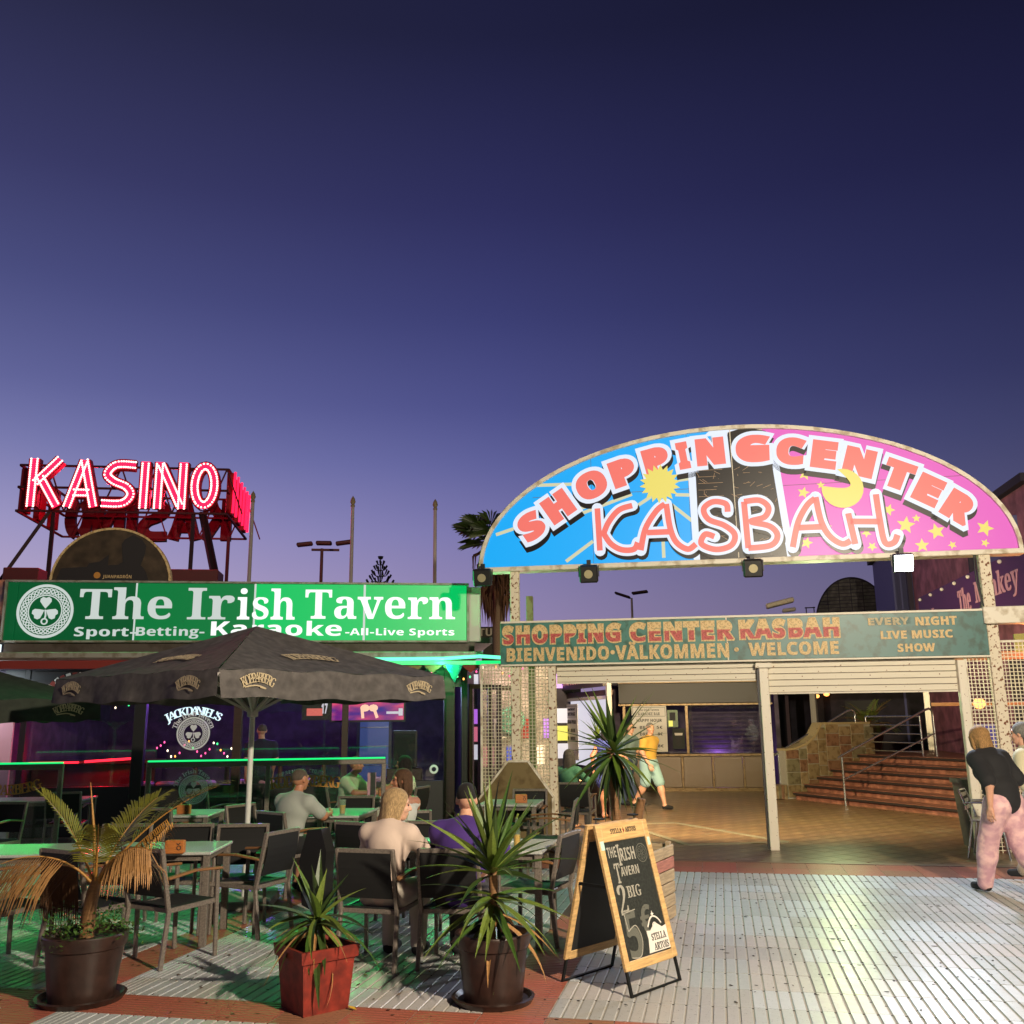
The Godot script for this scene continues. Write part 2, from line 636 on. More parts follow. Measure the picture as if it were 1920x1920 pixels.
func materials() -> void:
	noise_tex("grain", 0.09, Color(0.72, 0.72, 0.72), Color(1, 1, 1), 5, 3)
	noise_tex("blotch", 0.012, Color(0.6, 0.6, 0.6), Color(1, 1, 1), 5, 8)
	noise_tex("worn", 0.008, Color(0.8, 0.76, 0.7), Color(1, 1, 1), 6, 12, 512, 0.36, FastNoiseLite.TYPE_SIMPLEX_SMOOTH, 0.16)
	noise_tex("rust", 0.02, Color(0.5, 0.28, 0.14), Color(1, 1, 1), 6, 21, 512, 0.13, FastNoiseLite.TYPE_SIMPLEX_SMOOTH, 0.03)
	noise_tex("rustier", 0.02, Color(0.5, 0.3, 0.16), Color(1, 1, 1), 6, 5, 512, 0.3, FastNoiseLite.TYPE_SIMPLEX_SMOOTH, 0.05)
	noise_tex("spots", 0.05, Color(0.5, 0.49, 0.48), Color(1, 1, 1), 3, 30, 512, 0.17, FastNoiseLite.TYPE_SIMPLEX_SMOOTH, 0.04)
	noise_tex("stone", 0.014, Color(0.45, 0.2, 0.12), Color(0.62, 0.55, 0.36), 4, 41, 512)
	noise_tex("weave", 0.24, Color(0.5, 0.5, 0.5), Color(1, 1, 1), 2, 4, 512)
	noise_tex("chalk", 0.1, Color(0.45, 0.45, 0.45), Color(1, 1, 1), 4, 17, 512)
	noise_tex("trousers", 0.012, Color(0.8, 0.72, 0.78), Color(1, 0.97, 0.95), 4, 19, 512, 0.5, FastNoiseLite.TYPE_SIMPLEX_SMOOTH, 0.2)
	noise_tex("floral", 0.035, Color(0.06, 0.07, 0.05), Color(1, 1, 1), 2, 27, 512, 0.29)
	noise_tex("dots", 0.12, Color(1, 1, 1), Color(0.06, 0.08, 0.42), 1, 9, 512, 0.3, FastNoiseLite.TYPE_CELLULAR)
	noise_tex("screen", 0.008, Color(0.16, 0.05, 0.5), Color(0.95, 0.3, 0.42), 3, 33, 256)
	noise_tex("mural", 0.01, Color(0.08, 0.12, 0.3), Color(0.9, 0.55, 0.35), 4, 35, 256)
	noise_tex("fabric", 0.16, Color(0.86, 0.86, 0.86), Color(1, 1, 1), 3, 51)
	var strands := Image.create(256, 256, false, Image.FORMAT_RGB8)
	var fs := FastNoiseLite.new()
	fs.seed = 15
	fs.frequency = 0.05
	for y in 256:
		for x in 256:
			var q := fs.get_noise_2d(x * 5.0 + 3.0 * sin(y * 0.03), y * 0.35) * 0.7 + fs.get_noise_2d(x * 14.0, y * 0.7) * 0.35
			var s := clampf(0.72 + q * 0.75, 0.25, 1.0)
			strands.set_pixel(x, y, Color(s, s, s))
	M["tex_strands"] = ImageTexture.create_from_image(strands)
	var wood := Image.create(256, 256, false, Image.FORMAT_RGB8)
	var f := FastNoiseLite.new()
	f.seed = 5
	f.frequency = 0.03
	for y in 256:
		for x in 256:
			var q := f.get_noise_2d(x * 0.25, y * 4.0) * 0.5 + f.get_noise_2d(x * 0.6, y * 16.0) * 0.3
			var s := clampf(0.86 + q * 0.3, 0.0, 1.0)
			wood.set_pixel(x, y, Color(s, s * 0.97, s * 0.93))
	M["tex_wood"] = ImageTexture.create_from_image(wood)
	# ground
	for i in 4:
		var g := 0.64 + 0.022 * i
		var t := mat("paving_%d" % i, [Color(g, g * 0.985, g * 0.965), Color(g * 0.985, g, g * 1.0), Color(g, g * 0.96, g * 0.94), Color(g * 0.97, g * 0.98, g)][i], 0.42 + 0.03 * i, 0.0, "spots", 1.3 + 0.2 * i)
		bump(t, "grain", 0.02)
		t.roughness_texture = M["tex_blotch"]
	for i in 3:
		var t := mat("brick_tile_%d" % i, srgb(150 - 8 * i, 84 + 4 * i, 68), 0.42, 0.0, "spots", 1.5)
		bump(t, "grain", 0.03)
	mat("grout", srgb(150, 143, 132), 0.8, 0.0, "spots", 2.0)
	mat("plaza_tile", srgb(150, 118, 86), 0.34, 0.0, "blotch", 0.8)
	mat("plaza_grout", srgb(120, 74, 48), 0.7)
	mat("inlay", srgb(150, 138, 114), 0.45, 0.0, "grain", 2.0)
	mat("earth", srgb(70, 60, 52), 0.9, 0.0, "blotch", 0.5)
	# gate
	mat("cream", srgb(228, 220, 202), 0.45, 0.0, "worn", 0.9)
	mat("cream_rust", srgb(228, 219, 200), 0.5, 0.0, "rust", 1.6)
	mat("rusty_post", srgb(224, 212, 188), 0.6, 0.0, "rustier", 1.4)
	mat("shutter", srgb(228, 219, 198), 0.42, 0.0, "rust", 1.1)
	mat("teal", srgb(74, 128, 118), 0.4, 0.0, "worn", 1.2)
	mat("teal_dark", srgb(58, 108, 104), 0.4, 0.0, "worn", 1.1)
	mat("sand_paint", srgb(224, 194, 140), 0.55, 0.0, "worn", 2.2)
	mat("pink_paint", srgb(196, 92, 88), 0.55, 0.0, "worn", 2.0)
	mat("mesh_metal", srgb(206, 196, 172), 0.5, 0.3)
	mat("lamp_black", srgb(34, 34, 34), 0.45)
	mat("reflector", srgb(196, 186, 150), 0.3, 0.4)
	mat("old_ply", srgb(122, 104, 66), 0.7, 0.0, "worn", 0.9)
	mat("green_post", srgb(130, 140, 92), 0.6, 0.0, "worn", 1.5)
	# signs
	glow("sign_cyan", srgb(18, 170, 248), 0.95)
	glow("sign_pink", srgb(226, 92, 190), 0.95)
	glow("sign_white", srgb(226, 236, 252), 0.95)
	glow("sign_red", srgb(243, 118, 108), 0.95)
	glow("sign_yellow", srgb(238, 222, 110), 0.9)
	glow("sign_ray", srgb(214, 214, 176), 0.9)
	mat("sign_black", srgb(26, 20, 24), 0.35)
	mat("sign_crack", srgb(190, 160, 130), 0.6)
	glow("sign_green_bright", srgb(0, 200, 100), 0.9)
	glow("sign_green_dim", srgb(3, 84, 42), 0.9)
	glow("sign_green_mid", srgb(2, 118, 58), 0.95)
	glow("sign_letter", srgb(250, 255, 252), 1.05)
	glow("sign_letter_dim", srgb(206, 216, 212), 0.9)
	glow("neon_red", srgb(255, 24, 66), 2.4)
	glow("neon_bulb", srgb(255, 200, 190), 3.2)
	mat("casino_red", srgb(150, 18, 36), 0.5)
	mat("casino_back", srgb(96, 34, 42), 0.6)
	mat("steel_dark", srgb(70, 46, 52), 0.6, 0.3)
	glow("led_green", srgb(30, 230, 120), 1.3)
	glow("led_aqua", srgb(110, 255, 200), 1.6)
	glow("led_red", srgb(255, 40, 60), 2.6)
	glow("led_violet", srgb(170, 90, 255), 1.5)
	glow("flood_lit", srgb(240, 246, 255), 14.0)
	glow("bulb_warm", srgb(255, 160, 80), 3.5)
	glow("bulb_pink", srgb(255, 90, 150), 2.5)
	glow("bulb_green", srgb(70, 255, 140), 2.5)
	glow("bulb_white", srgb(255, 235, 200), 3.5)
	glow("street_glass", srgb(255, 226, 180), 8.0)
	var scr := glow("screen", Color.WHITE, 1.2)
	scr.emission = Color.BLACK
	scr.emission_texture = M["tex_screen"]
	scr.albedo_color = Color.BLACK
	scr.uv1_triplanar = true
	scr.uv1_scale = Vector3(0.7, 2.0, 1.0)
	glow("lit_panel", srgb(224, 220, 232), 0.85)
	glow("lit_blue", srgb(70, 90, 210), 0.8)
	glow("lit_pink", srgb(232, 120, 150), 0.8)
	glow("lit_violet", srgb(190, 110, 235), 1.0)
	glow("lit_yellow", srgb(236, 226, 80), 0.9)
	# tavern
	mat("dark_wood", srgb(64, 34, 26), 0.5, 0.0, "wood", 1.0)
	mat("black_panel", srgb(22, 18, 20), 0.5)
	mat("fascia", srgb(86, 74, 68), 0.6, 0.0, "worn", 0.7)
	mat("gutter", srgb(150, 145, 136), 0.5, 0.0, "worn", 1.0)
	mat("awning_red", srgb(130, 40, 34), 0.8)
	mat("roof_grey", srgb(96, 92, 92), 0.8, 0.0, "blotch", 0.4)
	mat("plaster", srgb(150, 140, 130), 0.8, 0.0, "blotch", 0.5)
	mat("interior", srgb(78, 62, 84), 0.7, 0.0, "blotch", 0.5)
	mat("interior_floor", srgb(70, 56, 54), 0.35)
	mat("counter_top", srgb(90, 60, 44), 0.3)
	mat("white_print", srgb(232, 232, 240), 0.6)
	mat("orange_print", srgb(204, 140, 62), 0.6)
	mat("paper", srgb(216, 208, 200), 0.7)
	mat("ink", srgb(40, 36, 38), 0.7)
	mat("brown_panel", srgb(118, 98, 82), 0.35, 0.1)
	mat("bronze", srgb(120, 98, 70), 0.4, 0.5, "worn", 2.0)
	mat("dark_fascia", srgb(54, 44, 38), 0.5)
	glass("pane", Color(0.2, 0.2, 0.25), 0.04)
	glass("rail_pane", Color(0.3, 0.33, 0.32), 0.05)
	glass("bottle_glass", Color(0.3, 0.25, 0.05), 0.45)
	glass("tumbler", Color(0.6, 0.7, 0.6), 0.2)
	mat("beer", srgb(200, 150, 40), 0.2)
	mat("mural", Color.WHITE, 0.6, 0.0, "mural", 0.9)
	# furniture
	mat("alu", srgb(150, 138, 128), 0.42, 0.35, "grain", 1.0)
	mat("alu_light", srgb(176, 170, 162), 0.35, 0.6)
	mat("sling", srgb(26, 25, 26), 0.75, 0.0, "weave", 6.0)
	mat("teak", srgb(150, 108, 70), 0.55, 0.0, "wood", 3.0)
	mat("table_top", srgb(206, 208, 204), 0.25, 0.0, "grain", 1.5)
	mat("menu_wood", srgb(206, 128, 62), 0.6, 0.0, "wood", 4.0)
	mat("parasol", srgb(108, 102, 99), 0.85, 0.0, "blotch", 1.2)
	mat("parasol_green", srgb(56, 62, 52), 0.85, 0.0, "blotch", 1.2)
	mat("parasol_print", srgb(186, 168, 136), 0.8)
	mat("white_pole", srgb(206, 206, 200), 0.4)
	mat("chrome", srgb(200, 204, 206), 0.2, 0.9)
	mat("pot_brown", srgb(62, 42, 36), 0.38, 0.0, "blotch", 1.5)
	mat("pot_red", srgb(148, 48, 34), 0.5, 0.0, "blotch", 1.5)
	mat("soil", srgb(46, 36, 28), 0.95, 0.0, "grain", 3.0)
	mat("board_wood", srgb(228, 190, 134), 0.5, 0.0, "wood", 1.6)
	mat("slate", srgb(50, 54, 50), 0.7, 0.0, "chalk", 0.7)
	mat("slate_back", srgb(26, 25, 25), 0.6)
	mat("chalk", srgb(206, 200, 186), 0.95, 0.0, "chalk", 3.0)
	mat("chalk_faint", srgb(128, 128, 118), 0.95, 0.0, "chalk", 3.0)
	mat("black_iron", srgb(20, 20, 20), 0.5, 0.2)
	mat("tape", srgb(176, 206, 196), 0.4)
	mat("crate_wood", srgb(198, 178, 148), 0.75, 0.0, "wood", 1.4)
	mat("crate_pink", srgb(196, 132, 120), 0.75, 0.0, "wood", 1.4)
	mat("crate_inside", srgb(90, 50, 34), 0.8, 0.0, "wood", 1.4)
	# plants
	for i in 4:
		var l := mat("yucca_%d" % i, [srgb(96, 122, 44), srgb(74, 104, 42), srgb(120, 138, 60), srgb(64, 84, 38)][i], 0.42, 0.0, "grain", 1.0)
		l.backlight_enabled = true
		l.backlight = Color(0.18, 0.22, 0.06)
	mat("dead_leaf", srgb(176, 128, 76), 0.7, 0.0, "grain", 1.0)
	mat("dry_leaf", srgb(196, 140, 46), 0.7, 0.0, "grain", 1.0)
	mat("brown_leaf", srgb(92, 60, 34), 0.75, 0.0, "grain", 1.0)
	var pl := mat("palm_leaf", srgb(134, 132, 46), 0.45, 0.0, "grain", 1.0)
	pl.backlight_enabled = true
	pl.backlight = Color(0.2, 0.18, 0.05)
	mat("palm_tan", srgb(178, 126, 54), 0.55, 0.0, "grain", 1.0)
	mat("stem", srgb(142, 104, 66), 0.7, 0.0, "wood", 2.0)
	mat("cover_leaf", srgb(70, 104, 36), 0.55, 0.0, "grain", 1.0)
	mat("fern", srgb(132, 150, 60), 0.5, 0.0, "grain", 1.0)
	mat("far_tree", srgb(46, 46, 50), 0.8)
	mat("skirt", srgb(112, 78, 62), 0.8, 0.0, "grain", 0.5)
	mat("trunk", srgb(128, 106, 96), 0.8, 0.0, "grain", 0.7)
	# steps and far walls
	mat("step_tile", srgb(166, 108, 88), 0.45, 0.0, "blotch", 0.8)
	mat("step_nose", srgb(112, 84, 68), 0.45)
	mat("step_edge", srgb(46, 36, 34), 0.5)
	for i in 4:
		mat("clad_%d" % i, [srgb(126, 108, 80), srgb(122, 90, 70), srgb(112, 104, 82), srgb(136, 116, 88)][i], 0.6, 0.0, "worn", 1.4)
	mat("cap_stone", srgb(186, 166, 126), 0.6, 0.0, "grain", 1.0)
	mat("night_wall", srgb(52, 44, 58), 0.8, 0.0, "blotch", 0.4)
	mat("pink_wall", srgb(172, 110, 130), 0.8, 0.0, "blotch", 0.3)
	mat("plum_sign", srgb(92, 42, 104), 0.6, 0.0, "grain", 1.0)
	mat("rose_print", srgb(206, 150, 168), 0.6)
	mat("blue_wall", srgb(84, 84, 130), 0.7)
	mat("far_dark", srgb(44, 38, 54), 0.8)
	mat("wash_light", srgb(196, 190, 186), 0.6)
	mat("pole_paint", srgb(190, 176, 172), 0.5)
	mat("mast_red", srgb(120, 62, 62), 0.6)

# ---- ground ----
func groove_tile(size: float, strips: int, groove: float, drop: float) -> ArrayMesh:
	var b := MB.new()
	var w := size / strips
	var h := size * 0.5 - 0.0035
	for i in strips:
		var x0 := -size * 0.5 + w * i + groove * 0.5
		var x1 := x0 + w - groove
		var e := groove * 0.36
		b.quad(Vector3(x0 + e, 0, -h), Vector3(x1 - e, 0, -h), Vector3(x1 - e, 0, h), Vector3(x0 + e, 0, h), Vector3.UP)
		b.quad(Vector3(x0 + e, 0, -h), Vector3(x0 + e, 0, h), Vector3(x0, -drop, h), Vector3(x0, -drop, -h), Vector3(-0.8, 0.6, 0))
		b.quad(Vector3(x1 - e, 0, -h), Vector3(x1 - e, 0, h), Vector3(x1, -drop, h), Vector3(x1, -drop, -h), Vector3(0.8, 0.6, 0))
		for s in [-1.0, 1.0]:
			b.quad(Vector3(x0 + e, 0, s * h), Vector3(x1 - e, 0, s * h), Vector3(x1, -drop, s * h), Vector3(x0, -drop, s * h), Vector3(0, 0, s))
	return b.mesh()

func pavement() -> void:
	var T := 0.41
	var turn := at(0, 0, 0, 1.5)
	var ground := setting("ground")
	boxes("ground_slab", [[Vector3(0, -0.41, -120), Vector3(400, 0.4, 400)]], M.earth, ground)
	var pv := setting("pavement", turn)
	boxes("grout_bed", [[Vector3(-6, -0.107, -6.4), Vector3(36, 0.2, 17.2)]], M.grout, pv)
	var grey := groove_tile(T, 5, 0.011, 0.006)
	var half := groove_tile(T, 5, 0.014, 0.007)
	var red := groove_tile(T, 9, 0.008, 0.004)
	var list := []
	var z0 := -6.19
	var cols := []
	var x := -1.127
	while x < 6.0:
		cols.append([x + T / 2, false, 1.0])
		x += T
	x = -1.127
	while x > -16.0:
		cols.append([x - T / 2, true, 1.0])
		x -= T
		for i in 6:
			cols.append([x - T / 2, false, 1.0])
			x -= T
		cols.append([x - T / 4, false, 0.5])
		x -= T / 2
	for c in cols:
		for r in range(-4, 22):
			var z := z0 - T * r - T / 2
			var band: bool = r == -1 or (r >= 14 and r <= 15 and c[0] > -4.7) or (c[1] and r < 14) or (r >= 16 and c[0] > -4.7)
			if r >= 16 and c[0] > -4.7:
				continue
			list.append([Vector3(c[0], 0, z), band, c[2], r == -1 or r >= 14])
	var jl := MB.new()
	for r in range(-4, 23):
		if r < 17:
			jl.box(Vector3(-5.0, -0.006, z0 - T * r), Vector3(22, 0.004, 0.007))
	put("cross_joint", jl, M.soil, pv)
	list.sort_custom(func(a, b): return score(turn * a[0]) < score(turn * b[0]))
	var singles := 0
	var rest := {}
	for e in list:
		var k := rng.randi() % 4
		var name_: String = "brick_tile_%d" % (k % 3) if e[1] else "paving_%d" % k
		var bs := Basis.from_euler(Vector3(rng.randf_range(-1, 1), 0, rng.randf_range(-1, 1)) * 0.0012)
		if e[1]:
			bs = bs * Basis(Vector3.UP, PI / 2)
		bs = bs * Basis.from_scale(Vector3(1 if e[1] else e[2], 1, e[2] if e[1] else 1))
		var xf := Transform3D(bs, e[0] + Vector3.UP * rng.randf_range(-0.0008, 0.0008))
		if singles < 300:
			singles += 1
			put("tile", red if e[1] else grey, M[name_], pv, xf)
		else:
			if not rest.has(name_):
				rest[name_] = []
			rest[name_].append(xf)
	for k in rest:
		var mm := MultiMesh.new()
		mm.transform_format = MultiMesh.TRANSFORM_3D
		mm.mesh = red if k.begins_with("brick") else grey
		mm.instance_count = rest[k].size()
		for i in rest[k].size():
			mm.set_instance_transform(i, rest[k][i])
		var o := MultiMeshInstance3D.new()
		o.name = "far_tiles"
		o.multimesh = mm
		o.material_override = M[k]
		o.set_meta("kind", "stuff")
		pv.add_child(o, true)

func score(p: Vector3) -> float:
	var d := Vector2(p.x, p.z).length()
	var a := rad_to_deg(atan2(p.x, -p.z)) + 13.5
	if absf(a) > 29.0 or d < 5.6:
		d += 100.0
	return d

func plaza() -> void:
	var pz := setting("plaza_floor", at(0, 0, 0, 1.5))
	boxes("floor_bed", [[Vector3(3.0, -0.108, -27.75), Vector3(17, 0.2, 30.0)], [Vector3(-8.6, -0.108, -27.75), Vector3(8, 0.2, 25.0)]], M.plaza_grout, pz)
	var b := MB.new()
	b.box(Vector3(0, -0.01, 0), Vector3(0.296, 0.02, 0.296), Basis.IDENTITY, 0.002)
	var m := b.mesh()
	var spots := []
	for i in range(-60, 60):
		for j in range(-60, 60):
			var p := Vector3((i + j) * 0.3 * 0.7071, 0, (i - j) * 0.3 * 0.7071 - 20.0)
			if p.z < -12.98 and p.z > -26.0 and p.x > -5.4 and p.x < 6.5:
				spots.append(Transform3D(Basis(Vector3.UP, PI / 4) * Basis.from_euler(Vector3(rng.randf_range(-1, 1), 0, rng.randf_range(-1, 1)) * 0.003), p))
	var mm := MultiMesh.new()
	mm.transform_format = MultiMesh.TRANSFORM_3D
	mm.use_colors = true
	mm.mesh = m
	mm.instance_count = spots.size()
	for i in spots.size():
		mm.set_instance_transform(i, spots[i])
		var g := rng.randf_range(0.78, 1.0)
		mm.set_instance_color(i, Color(g, g * rng.randf_range(0.94, 1.0), g * rng.randf_range(0.9, 1.0)))
	M.plaza_tile.vertex_color_use_as_albedo = true
	var o := MultiMeshInstance3D.new()
	o.name = "floor_tiles"
	o.multimesh = mm
	o.material_override = M.plaza_tile
	o.set_meta("kind", "stuff")
	pz.add_child(o, true)
	# pale diamond let into the floor
	var pts := [Vector2(-1.72, -16.9), Vector2(-0.55, -14.35), Vector2(0.85, -14.8), Vector2(-0.85, -17.2)]
	var d := MB.new()
	for i in 4:
		var p: Vector2 = pts[i]
		var q: Vector2 = pts[(i + 1) % 4]
		d.bar(Vector3(p.x, 0.002, p.y), Vector3(q.x, 0.002, q.y), 0.11, 0.012)
	put("inlay_line", d, M.inlay, pz)
	# kerb line under the gate
	boxes("kerb", [[Vector3(1.4, -0.04, -12.85), Vector3(13, 0.09, 0.16)]], M.step_nose, pz, 0.004)

func street_lamps() -> void:
	for e in [[Vector3(4.6, 0, -1.5), 5.4, "tall street lamp with a lit square head beside the paving", 150.0]]:
		var t := thing("street_lamp", e[2], "street lamp", at(e[0].x, 0, e[0].z))
		var p := MB.new()
		p.tube([Vector3(0, 0, 0), Vector3(0, 0.4, 0), Vector3(0, e[1], 0)], [0.09, 0.06, 0.04], 10)
		put("pole", p, M.steel_dark, t)
		boxes("head", [[Vector3(-0.35, e[1] + 0.06, 0), Vector3(0.8, 0.1, 0.3)]], M.lamp_black, t, 0.02)
		boxes("lamp_glass", [[Vector3(-0.42, e[1] + 0.0, 0), Vector3(0.46, 0.02, 0.22)]], M.street_glass, t)
		var l := OmniLight3D.new()
		l.name = "lamp"
		l.light_color = Color(1.0, 0.94, 0.83)
		l.light_energy = e[3]
		l.light_size = 0.14
		l.omni_range = 60.0
		l.omni_attenuation = 2.0
		l.shadow_enabled = true
		l.position = Vector3(-0.42, e[1] - 0.25, 0)
		t.add_child(l)

func fonts() -> void:
	var f := SystemFont.new()
	f.font_names = PackedStringArray(["Droid Sans"])
	f.font_weight = 700
	sans = f
	f = SystemFont.new()
	f.font_names = PackedStringArray(["Droid Serif"])
	f.font_weight = 700
	serif = f
	heavy = [sans, 1.6]
	heavier = [sans, 4.6]
	heaviest = [sans, 6.5]

func on(frame: Transform3D, x: float, y: float, z: float, turn := 0.0) -> Transform3D:
	return frame * at(x, y, z, turn)

func ellipse_half(a: float, b: float, k := 40) -> PackedVector2Array:
	var p := PackedVector2Array()
	for i in k + 1:
		var q := PI * i / k
		p.append(Vector2(cos(q) * a, sin(q) * b))
	return p

func star(r: float, c: Vector2, turn: float, k := 5, inner := 0.45) -> PackedVector2Array:
	var p := PackedVector2Array()
	for i in k * 2:
		var q := turn + PI * i / k
		p.append(c + Vector2(cos(q), sin(q)) * (r if i % 2 == 0 else r * inner))
	return p

func strokes(list: Array, w: float, m: Material, parent: Node3D, called: String, z0: float, z1: float, off := Vector2.ZERO, cap := 0.0) -> void:
	var b := MB.new()
	for s in list:
		var p := PackedVector2Array()
		for q in s:
			p.append(q + off)
		b.ribbon(p, w, z0, z1)
		if cap > 0.0:
			for q in [p[0], p[p.size() - 1]]:
				b.prism(circle(w * 0.5, 12, q), z0, z1)
	put(called, b, m, parent)

func gate() -> void:
	var g := gate_at
	# posts, beams
	var f := thing("gate_frame", "cream steel gate frame with rusty posts under the arched sign", "gate", g)
	boxes("post", [[Vector3(0.0, 1.23, 0), Vector3(0.125, 2.46, 0.13)], [Vector3(0.0, 1.22, -0.1), Vector3(0.09, 2.44, 0.06)]], M.cream_rust, f, 0.008)
	boxes("channel", [[Vector3(-0.082, 1.22, 0.0), Vector3(0.02, 2.4, 0.1)]], M.lamp_black, f)
	boxes("post_cap", [[Vector3(0.0, 2.475, 0.01), Vector3(0.22, 0.07, 0.2)]], M.cream_rust, f, 0.006)
	boxes("post", [[Vector3(-3.0, 1.26, 0), Vector3(0.11, 2.52, 0.12)]], M.rusty_post, f, 0.008)
	boxes("post", [[Vector3(2.625, 1.25, 0), Vector3(0.11, 2.5, 0.12)]], M.cream_rust, f, 0.008)
	boxes("upper_post", [[Vector3(-3.54, 2.02, -0.02), Vector3(0.13, 3.98, 0.13)]], M.rusty_post, f, 0.008)
	boxes("upper_post", [[Vector3(3.075, 2.02, -0.02), Vector3(0.15, 3.98, 0.15)]], M.rusty_post, f, 0.008)
	boxes("green_post", [[Vector3(-3.34, 1.27, -0.3), Vector3(0.1, 2.54, 0.1)], [Vector3(-3.36, 3.1, -0.3), Vector3(0.1, 1.0, 0.08)]], M.green_post, f, 0.006)
	boxes("beam", [[Vector3(-0.3, 2.82, -0.1), Vector3(6.5, 0.58, 0.1)]], M.cream, f, 0.008)
	boxes("beam", [[Vector3(4.0, 3.09, 0.03), Vector3(2.1, 0.23, 0.24)]], M.cream, f, 0.01)
	var cb := MB.new()
	cb.tube([Vector3(2.95, 3.96, 0.02), Vector3(2.94, 3.6, 0.04), Vector3(2.97, 3.3, 0.06), Vector3(2.95, 3.2, 0.05)], 0.012, 6)
	cb.tube([Vector3(2.97, 3.96, 0.03), Vector3(2.965, 3.5, 0.06), Vector3(2.99, 3.22, 0.06)], 0.009, 6)
	put("cable", cb, M.lamp_black, f)
	# rolled-up shutters
	for e in [[-2.93, -0.09, 3, 2.29, "roller shutter pulled up over the wider left gateway, rusty along its edge"], [0.07, 2.57, 5, 2.1, "roller shutter hanging lower over the right gateway before the steps"]]:
		var s := thing("roller_shutter", e[4], "shutter", g, "roller shutters of the gate")
		var top := 2.53
		var hh: float = (top - e[3]) / e[2]
		for i in e[2]:
			var b := MB.new()
			var yc: float = top - hh * (i + 0.5)
			b.box(Vector3((e[0] + e[1]) / 2, yc, -0.03), Vector3(e[1] - e[0], hh - 0.008, 0.02), Basis(Vector3.RIGHT, 0.1), 0.005)
			put("slat", b, M.shutter, s)
		boxes("backing", [[Vector3((e[0] + e[1]) / 2, (top + e[3]) / 2, -0.055), Vector3(e[1] - e[0], top - e[3], 0.012)]], M.step_nose, s)
		boxes("bottom_bar", [[Vector3((e[0] + e[1]) / 2, e[3] - 0.012, -0.03), Vector3(e[1] - e[0], 0.022, 0.035)]], M.cream_rust, s, 0.003)
	# wire mesh side panels
	for e in [[-4.05, -3.06, 0.0, 2.56, 0.0, "square wire mesh panel between the tavern and the left gate post"], [2.69, 5.2, 0.0, 2.74, 0.01, "square wire mesh panel to the right of the gate, behind the walking women"]]:
		var p := thing("wire_fence", e[5], "mesh panel", g * at(0, 0, e[4]), "wire mesh panels of the gate")
		var b := MB.new()
		var x: float = e[0]
		while x < e[1]:
			b.bar(Vector3(x, e[2], 0), Vector3(x, e[3], 0), 0.011, 0.008)
			x += 0.05
		var y: float = e[2] + 0.03
		while y < e[3]:
			b.bar(Vector3(e[0], y, 0.004), Vector3(e[1], y, 0.004), 0.008, 0.011)
			y += 0.05
		put("wire_mesh", b, M.mesh_metal, p)
		boxes("frame", [[Vector3(e[0], (e[2] + e[3]) / 2, 0), Vector3(0.03, e[3] - e[2], 0.03)], [Vector3((e[0] + e[1]) / 2, e[3], 0), Vector3(e[1] - e[0], 0.03, 0.03)]], M.cream, p)
	# weathered board against the left mesh
	var tb := thing("board_screen", "weathered plywood board with slanted sides and cream edging below the wire mesh", "board", g * at(0, 0, 0.12))
	var poly := PackedVector2Array([Vector2(-4.08, 0), Vector2(-3.0, 0), Vector2(-3.0, 0.68), Vector2(-3.36, 1.17), Vector2(-3.64, 1.17), Vector2(-4.08, 0.62)])
	var tm := MB.new()
	tm.prism(poly, -0.02, 0.02)
	put("panel", tm, M.old_ply, tb)
	var te := MB.new()
	for q in [[poly[2], poly[3]], [poly[3], poly[4]], [poly[4], poly[5]], [poly[2], poly[1]]]:
		te.bar(Vector3(q[0].x, q[0].y, 0), Vector3(q[1].x, q[1].y, 0), 0.035, 0.06)
	put("edging", te, M.cream, tb)
	# banner
	var bn := thing("banner_sign", "weathered teal banner reading SHOPPING CENTER KASBAH with welcome words", "sign", g * at(0, 0, 0.09))
	var tilt := Transform3D(Basis.IDENTITY, Vector3(-0.4, 2.855, 0))
	for e in [[-1.715, 3.26, M.teal], [1.66, 3.45, M.teal_dark]]:
		boxes("panel", [[Vector3(e[0], 0, 0), Vector3(e[1], 0.6, 0.03)]], e[2], bn, 0.004, tilt)
	boxes("trim", [[Vector3(0.03, 0.315, 0), Vector3(6.74, 0.03, 0.045)], [Vector3(0.03, -0.313, 0), Vector3(6.74, 0.026, 0.045)], [Vector3(-0.075, 0, 0.004), Vector3(0.02, 0.62, 0.03)]], M.cream_rust, bn, 0.003, tilt)
	var z := 0.02
	for e in [["SHOPPING", -2.44, 1.72], ["CENTER", -0.71, 1.45], ["KASBAH", 0.78, 1.34]]:
		write(e[0], heavier, e[2] + 0.04, 0.3, M.sand_paint, bn, tilt * at(e[1], 0.12, z - 0.002), "letter_outline", 0.006)
		write_two(e[0], heavy, e[2], 0.26, M.sand_paint, M.pink_paint, 0.55, bn, tilt * at(e[1], 0.12, z))
	write("BIENVENIDO", heavy, 1.5, 0.2, M.sand_paint, bn, tilt * at(-2.5, -0.16, z))
	write("VÄLKOMMEN", heavy, 1.6, 0.255, M.sand_paint, bn, tilt * at(-0.86, -0.135, z))
	write("WELCOME", heavy, 1.22, 0.185, M.sand_paint, bn, tilt * at(0.82, -0.155, z))
	for x in [-1.7, 0.045]:
		var dots := MB.new()
		dots.prism(circle(0.032, 14, Vector2(x, -0.155)), z - 0.003, z + 0.004, tilt)
		put("dot", dots, M.sand_paint, bn)
	write("EVERY", heavy, 0.54, 0.1, M.sand_paint, bn, tilt * at(2.12, 0.19, z))
	write("NIGHT", heavy, 0.54, 0.12, M.sand_paint, bn, tilt * at(2.74, 0.18, z))
	write("LIVE MUSIC", heavy, 0.94, 0.115, M.sand_paint, bn, tilt * at(2.47, 0.0, z))
